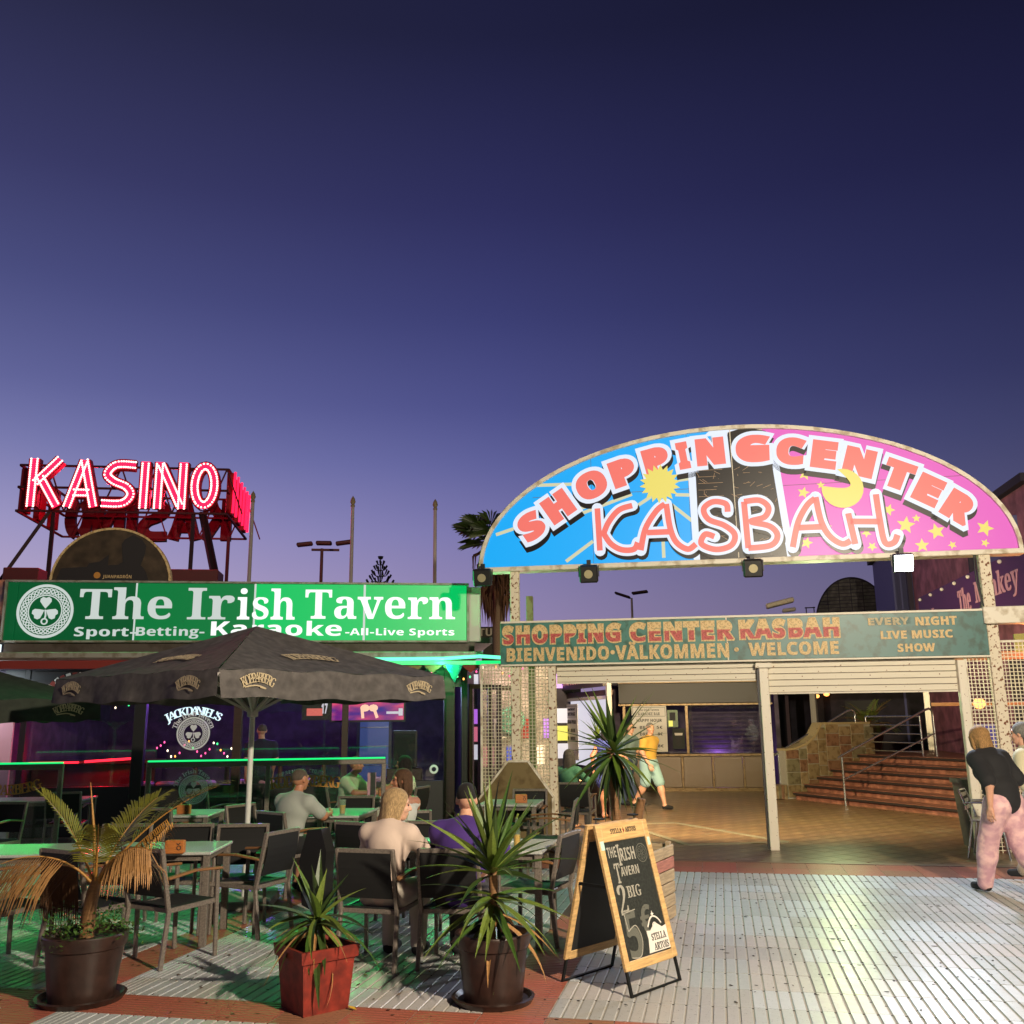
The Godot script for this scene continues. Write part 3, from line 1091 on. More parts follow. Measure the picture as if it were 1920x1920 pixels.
	write("SHOW", heavy, 0.49, 0.115, M.sand_paint, bn, tilt * at(2.45, -0.18, z))
	var sc := MB.new()
	for i in 7:
		sc.bar(Vector3(1.86 + rng.randf() * 0.02, 0.15 + i * 0.013, z + 0.006), Vector3(2.4 + rng.randf() * 0.02, 0.155 + i * 0.013, z + 0.006), 0.003, 0.005)
	put("scratches", sc, M.teal_dark, bn, tilt)
	arch(g)
	# floodlights under the arch
	var lit := [[-3.98, false, "small floodlight at the far left tip of the arch, glowing green"], [-2.4, false, "dark square floodlight under the blue half of the arch"], [-0.07, false, "dark square floodlight under the black tower of the arch"], [1.95, true, "bright white lit floodlight under the pink half of the arch"]]
	for e in lit:
		var t := thing("floodlight", e[2], "floodlight", g * at(e[0], 3.83, 0.26), "floodlights under the arch")
		var tip := Basis(Vector3.RIGHT, deg_to_rad(14.0))
		var b := MB.new()
		b.box(Vector3(0, 0, 0), Vector3(0.27, 0.26, 0.1), tip, 0.02)
		put("housing", b, M.lamp_black, t)
		var rim := MB.new()
		rim.box(tip * Vector3(0, 0, 0.055), Vector3(0.24, 0.22, 0.012), tip, 0.004)
		put("lamp_glass", rim, M.flood_lit if e[1] else M.lamp_black, t)
		if not e[1]:
			var r := MB.new()
			r.prism(circle(0.062, 18), 0.062, 0.07, Transform3D(tip, Vector3.ZERO))
			put("reflector", r, M.reflector, t)
		boxes("bracket", [[Vector3(0, 0.16, -0.04), Vector3(0.06, 0.1, 0.04)], [Vector3(-0.145, 0.04, -0.02), Vector3(0.012, 0.16, 0.03)], [Vector3(0.145, 0.04, -0.02), Vector3(0.012, 0.16, 0.03)]], M.lamp_black, t)
		if e[1]:
			var l := SpotLight3D.new()
			l.name = "lamp"
			l.light_color = Color(0.86, 0.92, 1.0)
			l.light_energy = 26.0
			l.spot_angle = 62.0
			l.spot_angle_attenuation = 0.8
			l.spot_range = 40.0
			l.spot_attenuation = 2.0
			l.light_size = 0.1
			l.shadow_enabled = true
			l.basis = Basis(Vector3.UP, PI) * Basis(Vector3.RIGHT, deg_to_rad(-28.0))
			l.position = tip * Vector3(0, 0, 0.1)
			t.add_child(l)

func arch(g: Transform3D) -> void:
	var o := thing("arch_sign", "big lit arched sign reading SHOPPING CENTER KASBAH, blue and pink", "sign", g * at(-0.24, 4.0, 0.06))
	var a := 3.8
	var bb := 1.98
	var full := ellipse_half(a, bb)
	var case := MB.new()
	var rim := ellipse_half(a + 0.05, bb + 0.05)
	case.prism(rim, -0.24, -0.03)
	put("case", case, M.cream, o)
	var edge := MB.new()
	var ep := PackedVector2Array(full)
	edge.ribbon(ep, 0.055, -0.06, 0.03)
	edge.box(Vector3(0, -0.03, -0.1), Vector3(a * 2 + 0.1, 0.07, 0.28), Basis.IDENTITY, 0.006)
	put("rim", edge, M.cream, o)
	var z := -0.028
	# halves
	var blue := PackedVector2Array()
	var pink := PackedVector2Array()
	for q in full:
		if q.x >= 0.45: pink.append(q)
	for q in full:
		if q.x <= -0.3: blue.append(q)
	var yb := bb * sqrt(1.0 - pow(0.3 / a, 2))
	blue.insert(0, Vector2(-0.3, yb))
	blue.append(Vector2(-0.3, 0))
	pink.append(Vector2(0.45, bb * sqrt(1.0 - pow(0.45 / a, 2))))
	pink.append(Vector2(0.45, 0))
	var pb := MB.new()
	pb.prism(blue, z, z + 0.01)
	put("blue_sign_panel", pb, M.sign_cyan, o)
	var pp := MB.new()
	pp.prism(pink, z, z + 0.01)
	put("pink_sign_panel", pp, M.sign_pink, o)
	z += 0.014
	# tower
	var tw := MB.new()
	tw.prism(PackedVector2Array([Vector2(-0.56, 0), Vector2(0.72, 0), Vector2(0.66, 1.32), Vector2(0.6, 1.5), Vector2(0.5, 1.9), Vector2(0.2, 1.985), Vector2(-0.02, 1.97), Vector2(-0.1, 1.75), Vector2(-0.53, 1.72), Vector2(-0.55, 1.25)]), z, z + 0.005)
	put("black_tower", tw, M.sign_black, o)
	var wl := MB.new()
	wl.prism(PackedVector2Array([Vector2(-0.64, 0), Vector2(-0.55, 0), Vector2(-0.55, 1.32), Vector2(-0.5, 1.32), Vector2(-0.5, 1.42), Vector2(-0.62, 1.42), Vector2(-0.66, 1.3)]), z, z + 0.006)
	wl.prism(PackedVector2Array([Vector2(0.68, 0), Vector2(0.78, 0), Vector2(0.66, 1.36), Vector2(0.62, 1.55), Vector2(0.56, 1.36)]), z, z + 0.006)
	wl.prism(PackedVector2Array([Vector2(-0.1, 1.9), Vector2(0.14, 1.96), Vector2(0.12, 1.975), Vector2(-0.3, 1.965), Vector2(-0.42, 1.86)]), z, z + 0.006)
	put("tower_edge", wl, M.sign_white, o)
	var ck := MB.new()
	for i in 95:
		var p := Vector2(rng.randf_range(-0.5, 0.62), rng.randf_range(0.05, 1.6))
		if p.x > -0.12 and p.x < 0.03: continue
		var q := p + Vector2(rng.randf_range(-0.12, 0.12), rng.randf_range(-0.04, 0.09))
		ck.bar(Vector3(p.x, p.y, z + 0.006), Vector3(q.x, q.y, z + 0.006), 0.005, 0.002, 0.0, Vector3.BACK)
	for i in 14:
		var yy := 0.15 + i * 0.1
		ck.bar(Vector3(-0.52, yy, z + 0.006), Vector3(-0.16 - 0.1 * (i % 2), yy, z + 0.006), 0.005, 0.002, 0.0, Vector3.BACK)
	put("cracks", ck, M.sign_crack, o)
	var seam := MB.new()
	seam.bar(Vector3(0.0, 0.02, z + 0.007), Vector3(-0.02, 1.96, z + 0.007), 0.012, 0.006, 0.0, Vector3.BACK)
	put("seam", seam, M.cream_rust, o)
	var joints := MB.new()
	for e in [[-3.0, -0.6, 1.06], [0.66, 3.25, 1.06]]:
		joints.bar(Vector3(e[0], e[2], z), Vector3(e[1], e[2] + 0.02, z), 0.006, 0.003, 0.0, Vector3.BACK)
	for x in [-2.1, -0.66]:
		joints.bar(Vector3(x, 0.02, z), Vector3(x, 0.02 + bb * sqrt(1.0 - pow(x / a, 2)) - 0.05, z), 0.005, 0.003, 0.0, Vector3.BACK)
	put("joint", joints, M.step_nose, o)
	# sun rays, sun, moon, stars
	for e in [[-3.57, 0.51, -3.2, 0.62], [-2.93, 1.25, -2.4, 1.24], [-2.51, 0.06, -2.1, 0.35], [-2.0, 0.5, -1.2, 1.0], [-1.07, 0.06, -1.07, 0.32], [-0.92, 0.85, -0.62, 0.58], [-2.35, 0.75, -1.5, 1.04], [-2.75, 0.78, -1.95, 0.92], [-0.8, 1.22, -0.58, 1.24], [-0.86, 1.0, -0.58, 0.98]]:
		var ry := MB.new()
		ry.ribbon(PackedVector2Array([Vector2(e[0], e[1]), Vector2(e[2], e[3])]), 0.05, z, z + 0.004)
		put("sun_ray", ry, M.sign_ray, o)
	for e in [[1.01, 1.22, 0.1], [0.97, 0.94, 0.09], [1.22, 1.04, 0.06], [0.96, 0.2, 0.09], [1.24, 0.41, 0.09], [1.79, 0.31, 0.07], [2.12, 0.63, 0.09], [2.33, 0.4, 0.13], [2.48, 0.49, 0.06], [2.73, 0.29, 0.12], [2.52, 0.1, 0.1], [2.92, 0.09, 0.06], [3.37, 0.31, 0.12], [3.35, 0.1, 0.06], [1.85, 0.11, 0.07]]:
		var st := MB.new()
		st.prism(star(e[2], Vector2(e[0], e[1]), 0.3 + e[0]), z, z + 0.004)
		put("star", st, M.sign_yellow, o)
	# curved line SHOPPING CENTER
	var places := [["S", -3.02, 0.62, 33, 0.38], ["H", -2.61, 0.9, 33, 0.42], ["O", -2.1, 1.21, 26, 0.47], ["P", -1.62, 1.38, 17, 0.38], ["P", -1.12, 1.53, 13, 0.38], ["I", -0.72, 1.59, 8, 0.17], ["N", -0.32, 1.63, 3, 0.42], ["G", 0.3, 1.64, -2, 0.5], ["C", 0.84, 1.57, -8, 0.42], ["E", 1.3, 1.49, -11, 0.36], ["N", 1.78, 1.35, -17, 0.43], ["T", 2.3, 1.13, -24, 0.42], ["E", 2.68, 0.89, -30, 0.36], ["R", 3.06, 0.62, -36, 0.4]]
	for e in places:
		var xf := Transform3D(Basis(Vector3.BACK, deg_to_rad(e[3])), Vector3(e[1], e[2], z + 0.012))
		var w: float = 0.0
		var hh: float = 0.42
		w = e[4]
		var dn := Transform3D(Basis.IDENTITY, xf.basis.inverse() * Vector3(0.035 * signf(e[1]) * -1.0 * 0.4, -0.075, -0.008))
		write(e[0], heaviest, w + 0.14, hh + 0.13, M.sign_black, o, xf * dn, "letter_shadow", 0.004)
		write(e[0], heaviest, w + 0.13, hh + 0.12, M.sign_white, o, xf, "letter_outline", 0.004)
		write(e[0], heavier, w, hh, M.sign_red, o, xf * at(0, 0, 0.006), "letter", 0.004)
	# KASBAH in drawn letters
	var K := []
	var V := func(x: float, y: float) -> Vector2: return Vector2(x, y)
	K.append([V.call(-2.0, 0.2), V.call(-2.02, 0.84)])
	K.append(smooth([V.call(-1.5, 0.86), V.call(-1.7, 0.8), V.call(-1.86, 0.62), V.call(-1.95, 0.42)]))
	K.append(smooth([V.call(-1.95, 0.48), V.call(-1.84, 0.3), V.call(-1.68, 0.2), V.call(-1.5, 0.2), V.call(-1.44, 0.3)]))
	K.append(smooth([V.call(-1.4, 0.18), V.call(-1.32, 0.5), V.call(-1.15, 0.76), V.call(-1.02, 0.86)]))
	K.append(smooth([V.call(-1.0, 0.86), V.call(-0.96, 0.5), V.call(-0.88, 0.28), V.call(-0.72, 0.17), V.call(-0.6, 0.24)]))
	K.append([V.call(-1.3, 0.44), V.call(-0.98, 0.44)])
	K.append(smooth([V.call(-0.12, 0.7), V.call(-0.14, 0.82), V.call(-0.32, 0.86), V.call(-0.46, 0.76), V.call(-0.4, 0.6), V.call(-0.18, 0.5), V.call(-0.04, 0.36), V.call(-0.1, 0.2), V.call(-0.32, 0.15), V.call(-0.52, 0.24), V.call(-0.46, 0.38), V.call(-0.33, 0.34)]))
	K.append([V.call(0.14, 0.15), V.call(0.12, 0.84)])
	K.append(smooth([V.call(0.12, 0.84), V.call(0.34, 0.85), V.call(0.46, 0.74), V.call(0.4, 0.6), V.call(0.2, 0.54), V.call(0.46, 0.46), V.call(0.56, 0.32), V.call(0.46, 0.18), V.call(0.14, 0.15)]))
	K.append(smooth([V.call(0.76, 0.14), V.call(0.86, 0.5), V.call(1.0, 0.74), V.call(1.12, 0.84)]))
	K.append(smooth([V.call(1.13, 0.86), V.call(1.18, 0.5), V.call(1.28, 0.28), V.call(1.44, 0.16), V.call(1.56, 0.2)]))
	K.append([V.call(0.86, 0.42), V.call(1.18, 0.42)])
	K.append([V.call(1.62, 0.15), V.call(1.56, 0.6)])
	K.append(smooth([V.call(1.96, 0.86), V.call(1.98, 0.5), V.call(2.02, 0.16), V.call(2.14, 0.15), V.call(2.2, 0.26)]))
	K.append([V.call(1.58, 0.48), V.call(1.98, 0.46)])
	strokes(K, 0.185, M.sign_black, o, "letter_shadow", z + 0.016, z + 0.02, Vector2(0.02, -0.05), 1.0)
	strokes(K, 0.17, M.sign_white, o, "letter_outline", z + 0.022, z + 0.026, Vector2.ZERO, 1.0)
	strokes(K, 0.085, M.sign_red, o, "letter", z + 0.028, z + 0.032)
	var su := MB.new()
	su.prism(star(0.3, Vector2(-1.08, 1.17), 0.1, 18, 0.72), z + 0.034, z + 0.037)
	put("sun", su, M.sign_yellow, o)
	var mo := MB.new()
	var mp := PackedVector2Array()
	var moon_at := Vector2(1.51, 0.97)
	for i in 21:
		var q := deg_to_rad(lerpf(100, -190, i / 20.0))
		mp.append(moon_at + Vector2(cos(q), sin(q)) * 0.29)
	for i in range(1, 14):
		var q := deg_to_rad(lerpf(-190, -260, i / 14.0))
		var outer := moon_at + Vector2(cos(q), sin(q)) * 0.29
		var push: float = sin(PI * i / 14.0) * 0.36
		mp.append(outer + Vector2(0.86, -0.5) * push)
	mo.prism(mp, z + 0.034, z + 0.037)
	put("moon", mo, M.sign_yellow, o)
	for e in [[-2.0, 1.5, 0.7, 2.6, Color(0.35, 0.75, 1.0), 2.2], [2.0, 1.5, 0.7, 2.6, Color(1.0, 0.5, 0.85), 2.2]]:
		var l := AreaLight3D.new()
		l.name = "glow"
		l.area_size = Vector2(e[3], 1.1)
		l.light_color = e[4]
		l.light_energy = e[5]
		l.area_range = 30.0
		l.area_attenuation = 2.0
		l.shadow_enabled = true
		l.basis = Basis(Vector3.UP, PI)
		l.position = Vector3(e[0], e[2], 0.12)
		o.add_child(l)

func steps_and_counters() -> void:
	var s := Transform3D(Basis(Vector3.UP, deg_to_rad(-54.1)), Vector3(0.93, 0, -22.25))
	var st := thing("stairs", "broad terracotta steps with dark nosings rising to a terrace", "stairs", s)
	for i in 6:
		var y := 0.15 * i
		var x0 := -0.11 * i
		boxes("step", [[Vector3(x0 + 3.4, y + 0.05, -0.4 * i - 0.25), Vector3(6.8, 0.1, 0.46)]], M.step_tile, st)
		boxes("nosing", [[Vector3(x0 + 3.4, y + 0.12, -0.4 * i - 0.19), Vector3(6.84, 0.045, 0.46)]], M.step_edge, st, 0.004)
		boxes("tread", [[Vector3(x0 + 3.4, y + 0.147, -0.4 * i - 0.19), Vector3(6.85, 0.01, 0.47)]], M.step_tile, st, 0.002)
	boxes("landing", [[Vector3(2.6, 0.435, -5.3), Vector3(9.0, 0.87, 6.0)]], M.step_tile, st)
	# clad side wall with a curved cap
	var w := thing("stair_wall", "stone clad stair wall with a curved pale cap on the left of the steps", "wall", s * at(-0.32, 0, 0))
	var prof := [Vector2(0.05, 1.02), Vector2(-0.25, 1.05), Vector2(-0.55, 1.14), Vector2(-0.8, 1.3), Vector2(-0.95, 1.52), Vector2(-1.0, 1.58), Vector2(-2.4, 1.58)]
	var poly := PackedVector2Array([Vector2(0.05, 0)])
	for q in prof: poly.append(q)
	poly.append(Vector2(-2.4, 0))
	var turn := Transform3D(Basis(Vector3(0, 0, 1), Vector3(0, 1, 0), Vector3(-1, 0, 0)), Vector3.ZERO)
	var b := MB.new()
	b.prism(poly, -0.13, 0.12, turn)
	put("core", b, M.grout, w)
	var cap := MB.new()
	for i in prof.size() - 1:
		cap.bar(Vector3(0, prof[i].y + 0.02, prof[i].x), Vector3(0, prof[i + 1].y + 0.02, prof[i + 1].x), 0.3, 0.045)
	put("cap", cap, M.cap_stone, w)
	var zz := 0.03
	while zz > -2.35:
		var wd := rng.randf_range(0.22, 0.42)
		var yy := 0.02
		var top := 0.0
		for i in prof.size() - 1:
			if zz - wd * 0.5 <= prof[i].x and zz - wd * 0.5 >= prof[i + 1].x:
				top = lerpf(prof[i].y, prof[i + 1].y, (zz - wd * 0.5 - prof[i].x) / (prof[i + 1].x - prof[i].x))
		while yy < top - 0.08:
			var hh := minf(rng.randf_range(0.18, 0.34), top - yy)
			for sd in [-1.0, 1.0]:
				boxes("stone", [[Vector3(0.13 * sd, yy + hh / 2, zz - wd / 2), Vector3(0.03, hh - 0.015, wd - 0.015)]], M["clad_%d" % (rng.randi() % 4)], w, 0.006)
			yy += hh
		zz -= wd
	for i in 4:
		boxes("stone", [[Vector3(-0.02, 0.15 + 0.0 * i, 0.12 + 0.08 * i), Vector3(0.4, 0.3 - 0.01 * i, 0.075)]], M["clad_%d" % i], w, 0.006)
	# rails
	for e in [[-0.42, 0.15, -2.2, 0.0, "chrome handrail along the stone clad stair wall"], [1.68, 0.2, -2.45, 0.0, "chrome handrail rising up the middle of the steps"]]:
		var r := thing("handrail", e[4], "handrail", s * at(e[0], 0, 0), "chrome handrails of the steps")
		var lo: float = e[1]
		var hi: float = e[2]
		var p := MB.new()
		p.tube([Vector3(0, 0, lo - 0.1), Vector3(0, 0.95, lo - 0.1)], 0.022, 8)
		put("post", p, M.chrome, r)
		p = MB.new()
		p.tube([Vector3(0, 0.9, hi), Vector3(0, 1.8, hi)], 0.022, 8)
		put("post", p, M.chrome, r)
		p = MB.new()
		p.tube([Vector3(0, 0.93, lo), Vector3(0, 0.97, lo - 0.08), Vector3(0, 1.86, hi + 0.25), Vector3(0, 1.9, hi + 0.1), Vector3(0, 1.86, hi + 0.02), Vector3(0, 1.78, hi)], 0.024, 8)
		put("rail", p, M.chrome, r)
		p = MB.new()
		p.tube([Vector3(0, 0.5, lo - 0.1), Vector3(0, 1.38, hi)], 0.018, 8)
		put("lower_rail", p, M.chrome, r)
	var br := thing("barrier", "chrome barrier of five bars on the landing in front of the potted fern", "railing", s * at(0.0, 0.88, -2.4))
	for i in 5:
		var p := MB.new()
		p.tube([Vector3(-0.3, 0.1 + 0.19 * i, 0), Vector3(1.35, 0.1 + 0.19 * i, 0)], 0.016 if i < 4 else 0.024, 6)
		put("bar", p, M.chrome, br)
	for x in [-0.3, 1.35]:
		var p := MB.new()
		p.tube([Vector3(x, 0, 0), Vector3(x, 0.86, 0)], 0.022, 8)
		put("post", p, M.chrome, br)
	# counter wall at the back of the passage
	var c := thing("bar_counter", "bar counter of brown panels with a glazed front under a dark fascia", "bar counter", at(-3.0, 0, -24.4, 6.0))
	boxes("fascia", [[Vector3(1.75, 2.36, 0.0), Vector3(3.75, 0.5, 0.3)]], M.dark_fascia, c, 0.01)
	boxes("fascia_trim", [[Vector3(1.75, 2.08, 0.03), Vector3(3.78, 0.05, 0.34)], [Vector3(1.75, 2.64, 0.03), Vector3(3.78, 0.06, 0.34)]], M.bronze, c, 0.006)
	boxes("base", [[Vector3(1.75, 0.04, 0.0), Vector3(3.7, 0.08, 0.34)]], M.bronze, c)
	boxes("sill", [[Vector3(1.75, 0.86, 0.02), Vector3(3.74, 0.06, 0.36)]], M.bronze, c, 0.006)
	for i in 5:
		boxes("panel", [[Vector3(0.28 + 0.74 * i, 0.455, 0.1), Vector3(0.68, 0.74, 0.03)]], M.brown_panel, c, 0.006)
		boxes("mullion", [[Vector3(-0.09 + 0.74 * i, 0.455, 0.11), Vector3(0.05, 0.75, 0.06)]], M.bronze, c, 0.004)
	for x in [0.0, 1.55, 3.5]:
		boxes("window_post", [[Vector3(x, 1.48, 0.05), Vector3(0.07, 1.2, 0.08)]], M.bronze, c, 0.004)
	for e in [[0.78, 1.48], [2.52, 1.88]]:
		boxes("pane", [[Vector3(e[0], 1.48, 0.05), Vector3(e[1], 1.16, 0.008)]], M.pane, c)
	# lit room behind the counter
	boxes("back_wall", [[Vector3(1.75, 1.3, -1.6), Vector3(4.2, 2.6, 0.1)]], M.interior, c)
	boxes("end_wall", [[Vector3(-0.35, 1.3, -0.8), Vector3(0.1, 2.6, 1.7)], [Vector3(3.75, 1.3, -0.8), Vector3(0.1, 2.6, 1.7)]], M.interior, c)
	boxes("ceiling", [[Vector3(1.75, 2.62, -0.9), Vector3(4.2, 0.08, 1.7)]], M.interior, c)
	for i in 9:
		boxes("shutter_slat", [[Vector3(2.55, 1.0 + 0.11 * i, -0.3), Vector3(1.8, 0.03, 0.02)]], M.interior, c)
	boxes("neon_light", [[Vector3(2.4, 2.4, -1.4), Vector3(1.8, 0.05, 0.04)]], M.led_violet, c)
	lamp(c, Vector3(2.4, 0.75, -1.3), Color(0.72, 0.5, 1.0), 0.6, 0.03)
	# posters on the counter
	poster(at(-3.0, 0, -24.4, 6.0) * at(0.62, 1.5, 0.16), false, "white karaoke price poster with HAPPY HOUR lines on the counter window")
	for e in [[1.2, 1.74, 0.26, 0.42, M.yucca_1, "small green and yellow picture poster on the counter window"], [1.33, 1.25, 0.3, 0.5, M.slate, "small dark poster of a stout glass on the counter window"]]:
		var q := thing("picture_poster", e[5], "poster", at(-3.0, 0, -24.4, 6.0) * at(e[0], e[1], 0.12))
		boxes("sheet", [[Vector3.ZERO, Vector3(e[2], e[3], 0.006)]], e[4], q)
		if e[4] == M.slate:
			var gl := MB.new()
			gl.prism(PackedVector2Array([Vector2(-0.05, -0.18), Vector2(0.05, -0.18), Vector2(0.09, 0.08), Vector2(-0.09, 0.08)]), 0.004, 0.008)
			put("printed_glass", gl, M.ink, q)
			var fo := MB.new()
			fo.prism(PackedVector2Array([Vector2(-0.09, 0.08), Vector2(0.09, 0.08), Vector2(0.1, 0.14), Vector2(-0.1, 0.14)]), 0.004, 0.009)
			put("printed_foam", fo, M.paper, q)
		else:
			boxes("print", [[Vector3(0.0, 0.05, 0.004), Vector3(0.14, 0.2, 0.006)]], M.ink, q)
			boxes("print", [[Vector3(-0.05, -0.12, 0.004), Vector3(0.1, 0.14, 0.006)]], M.lit_yellow, q)
	# wing of the tavern with its window, on the left of the passage
	var A := Vector3(-4.15, 0, -21.2)
	var B := Vector3(-2.42, 0, -17.75)
	var dir := (B - A).normalized()
	var turn2 := rad_to_deg(atan2(-dir.z, dir.x))
	var wf := Transform3D(Basis(Vector3.UP, deg_to_rad(turn2)), A)
	var len := A.distance_to(B)
	var wi := thing("tavern_wing", "side wing of the tavern with a white lit window and maroon frame", "building", wf)
	boxes("header", [[Vector3(len / 2, 2.85, 0), Vector3(len, 0.44, 0.1)]], M.dark_fascia, wi)
	boxes("frame", [[Vector3(0.05, 1.15, 0), Vector3(0.1, 2.3, 0.1)], [Vector3(len - 0.1, 1.15, 0), Vector3(0.08, 2.3, 0.1)], [Vector3(len / 2, 2.24, 0), Vector3(len, 0.1, 0.11)]], M.dark_wood, wi, 0.006)
	boxes("lower_panel", [[Vector3(len / 2, 0.4, -0.02), Vector3(len - 0.1, 0.8, 0.06)]], M.dark_wood, wi)
	boxes("window_frame", [[Vector3(0.22, 1.5, 0.02), Vector3(0.06, 1.4, 0.06)], [Vector3(2.0, 2.15, 0.02), Vector3(3.6, 0.06, 0.06)]], M.wash_light, wi, 0.006)
	boxes("lit_window", [[Vector3(2.0, 1.5, -0.03), Vector3(3.5, 1.3, 0.01)]], M.lit_panel, wi)
	boxes("post", [[Vector3(len + 0.06, 1.35, 0.06), Vector3(0.09, 2.7, 0.09)]], M.alu_light, wi, 0.006)
	var ws := thing("tavern_side_sign", "dark side sign reading Irish Tavern KARAOKE above the white window", "sign", wf * at(len / 2, 2.52, 0.12))
	boxes("panel", [[Vector3.ZERO, Vector3(len, 0.34, 0.06)]], M.dark_fascia, ws, 0.006)
	write("Irish Tavern", serif, 1.7, 0.2, M.rose_print, ws, at(-0.1, 0.02, 0.035))
	write("Tv", serif, 0.2, 0.1, M.paper, ws, at(-1.35, -0.06, 0.035))
	write("KARAOKE", sans, 0.8, 0.12, M.paper, ws, at(1.38, -0.02, 0.035))
	poster(wf * at(1.5, 1.5, 0.06), true, "back of a karaoke price poster showing through the white window")
	# bright shop front seen through the left mesh
	var sf := thing("lit_shop_front", "brightly lit shop front of coloured panes behind the left wire mesh", "shop front", at(-5.0, 0, -19.4, 20.0))
	boxes("wall", [[Vector3(0.5, 1.4, -0.3), Vector3(2.6, 2.8, 0.1)]], M.night_wall, sf)
	var cols := [M.lit_yellow, M.lit_panel, M.lit_blue, M.lit_violet, M.lit_pink, M.lit_panel]
	for i in 5:
		for j in 6:
			if (i * 7 + j * 3) % 4 == 0: continue
			boxes("window_pane", [[Vector3(-0.45 + 0.45 * i, 0.75 + 0.36 * j, -0.22), Vector3(0.3 if i > 1 else 0.12, 0.3, 0.02)]], cols[(i * 2 + j * 5) % 6], sf)
	# dark back of the passage beyond the steps
	var far := thing("passage_building", "dark arcade building closing the passage behind the steps", "building", at(5, 0, -30.0, -20.0))
	boxes("wall", [[Vector3(0, 2.0, 0), Vector3(18, 4.0, 0.3)]], M.night_wall, far)
	boxes("canopy", [[Vector3(-2.5, 2.85, 2.5), Vector3(9, 0.18, 5)]], M.far_dark, far)
	for x in [-6.4, -5.0, -2.4, 0.6]:
		boxes("column", [[Vector3(x, 1.4, 2.6), Vector3(0.16, 2.8, 0.16)]], M.alu_light, far, 0.01)
		boxes("door", [[Vector3(x + 0.7, 1.1, 0.2), Vector3(0.9, 2.2, 0.08)]], M.black_panel, far)
	boxes("lit_window", [[Vector3(-6.0, 1.6, 0.25), Vector3(0.62, 0.9, 0.04)]], M.lit_pink, far)
	boxes("lit_window", [[Vector3(-6.12, 1.25, 0.29), Vector3(0.16, 0.2, 0.03)], [Vector3(-5.86, 1.22, 0.29), Vector3(0.12, 0.2, 0.03)]], M.bulb_warm, far)
	var bl := MB.new()
	for e in [[-2.9, 2.35], [-2.6, 2.4], [0.9, 2.3]]:
		bl.ball(Vector3(e[0], e[1], 0.5), Vector3(0.09, 0.06, 0.06), 8, 5)
	put("lamp_bulb", bl, M.bulb_warm, far)
	# floodlight over the passage, behind the banner
	var fl := thing("passage_floodlight", "floodlight on the inner side of the gate shining into the passage", "floodlight", gate_at * at(-1.6, 2.95, -0.3))
	boxes("housing", [[Vector3.ZERO, Vector3(0.3, 0.2, 0.1)]], M.lamp_black, fl, 0.01)
	boxes("lamp_glass", [[Vector3(0, -0.02, -0.056), Vector3(0.26, 0.16, 0.012)]], M.street_glass, fl)
	var l := SpotLight3D.new()
	l.name = "lamp"
	l.light_color = Color(1.0, 0.9, 0.7)
	l.light_energy = 60.0
	l.spot_angle = 65.0
	l.spot_angle_attenuation = 0.6
	l.spot_range = 40.0
	l.light_size = 0.1
	l.shadow_enabled = true
	l.position = Vector3(0, -0.02, -0.1)
	l.basis = Basis(Vector3.UP, deg_to_rad(-14.0)) * Basis(Vector3.RIGHT, deg_to_rad(-22.0))
	fl.add_child(l)
	# tube lamp under the canopy, mirrored in the paving
	var tl := thing("tube_lamp", "greenish tube lamp hanging under the passage canopy", "lamp", at(1.35, 2.62, -17.5))
	boxes("housing", [[Vector3(0, 0.05, 0), Vector3(0.7, 0.06, 0.14)]], M.wash_light, tl, 0.008)
	boxes("lamp_tube", [[Vector3.ZERO, Vector3(0.66, 0.04, 0.1)]], glow("tube_green", srgb(236, 255, 200), 12.0), tl, 0.01)
	boxes("hanger", [[Vector3(0, 0.3, 0), Vector3(0.02, 0.5, 0.02)]], M.lamp_black, tl)
	lamp(tl, Vector3(0, -0.1, 0), Color(0.9, 1.0, 0.7), 5.0, 0.15)

func lamp(parent: Node3D, p: Vector3, col: Color, energy: float, size: float) -> void:
	var l := OmniLight3D.new()
	l.name = "lamp"
	l.light_color = col
	l.light_energy = energy
	l.light_size = size
	l.omni_range = 40.0
	l.omni_attenuation = 2.0
	l.shadow_enabled = true
	l.position = p
	parent.add_child(l, true)

func poster(xf: Transform3D, mirrored: bool, label: String) -> void:
	var o := thing("price_poster", label, "poster", xf)
	boxes("sheet", [[Vector3.ZERO, Vector3(0.86, 1.12, 0.008)]], M.paper, o)
	var k := Transform3D(Basis.from_scale(Vector3(-1 if mirrored else 1, 1, 1)), Vector3.ZERO)
	var bd := MB.new()
	for e in [[-0.4, 0.52, 0.4, 0.52], [-0.4, 0.3, 0.4, 0.3], [-0.4, 0.52, -0.4, 0.3], [0.4, 0.52, 0.4, 0.3]]:
		bd.bar(Vector3(e[0], e[1], 0.006), Vector3(e[2], e[3], 0.006), 0.008, 0.003, 0.0, Vector3.BACK)
	put("border", bd, M.ink, o)
	write("The Irish Tavern", serif, 0.5, 0.055, M.ink, o, k * at(0, 0.46, 0.006), "lettering", 0.003)
	write("KARAOKE BAR", serif, 0.54, 0.07, M.ink, o, k * at(0, 0.36, 0.006), "lettering", 0.003)
	write("HAPPY HOUR", sans, 0.62, 0.075, M.ink, o, k * at(0, 0.2, 0.006), "lettering", 0.003)
	write("BEER   5€", sans, 0.56, 0.07, M.ink, o, k * at(0.04, 0.03, 0.006), "lettering", 0.003)
	write("DRINK   8€", sans, 0.56, 0.07, M.ink, o, k * at(0.04, -0.13, 0.006), "lettering", 0.003)
	write("8€", sans, 0.14, 0.07, M.ink, o, k * at(0.26, -0.42, 0.006), "lettering", 0.003)

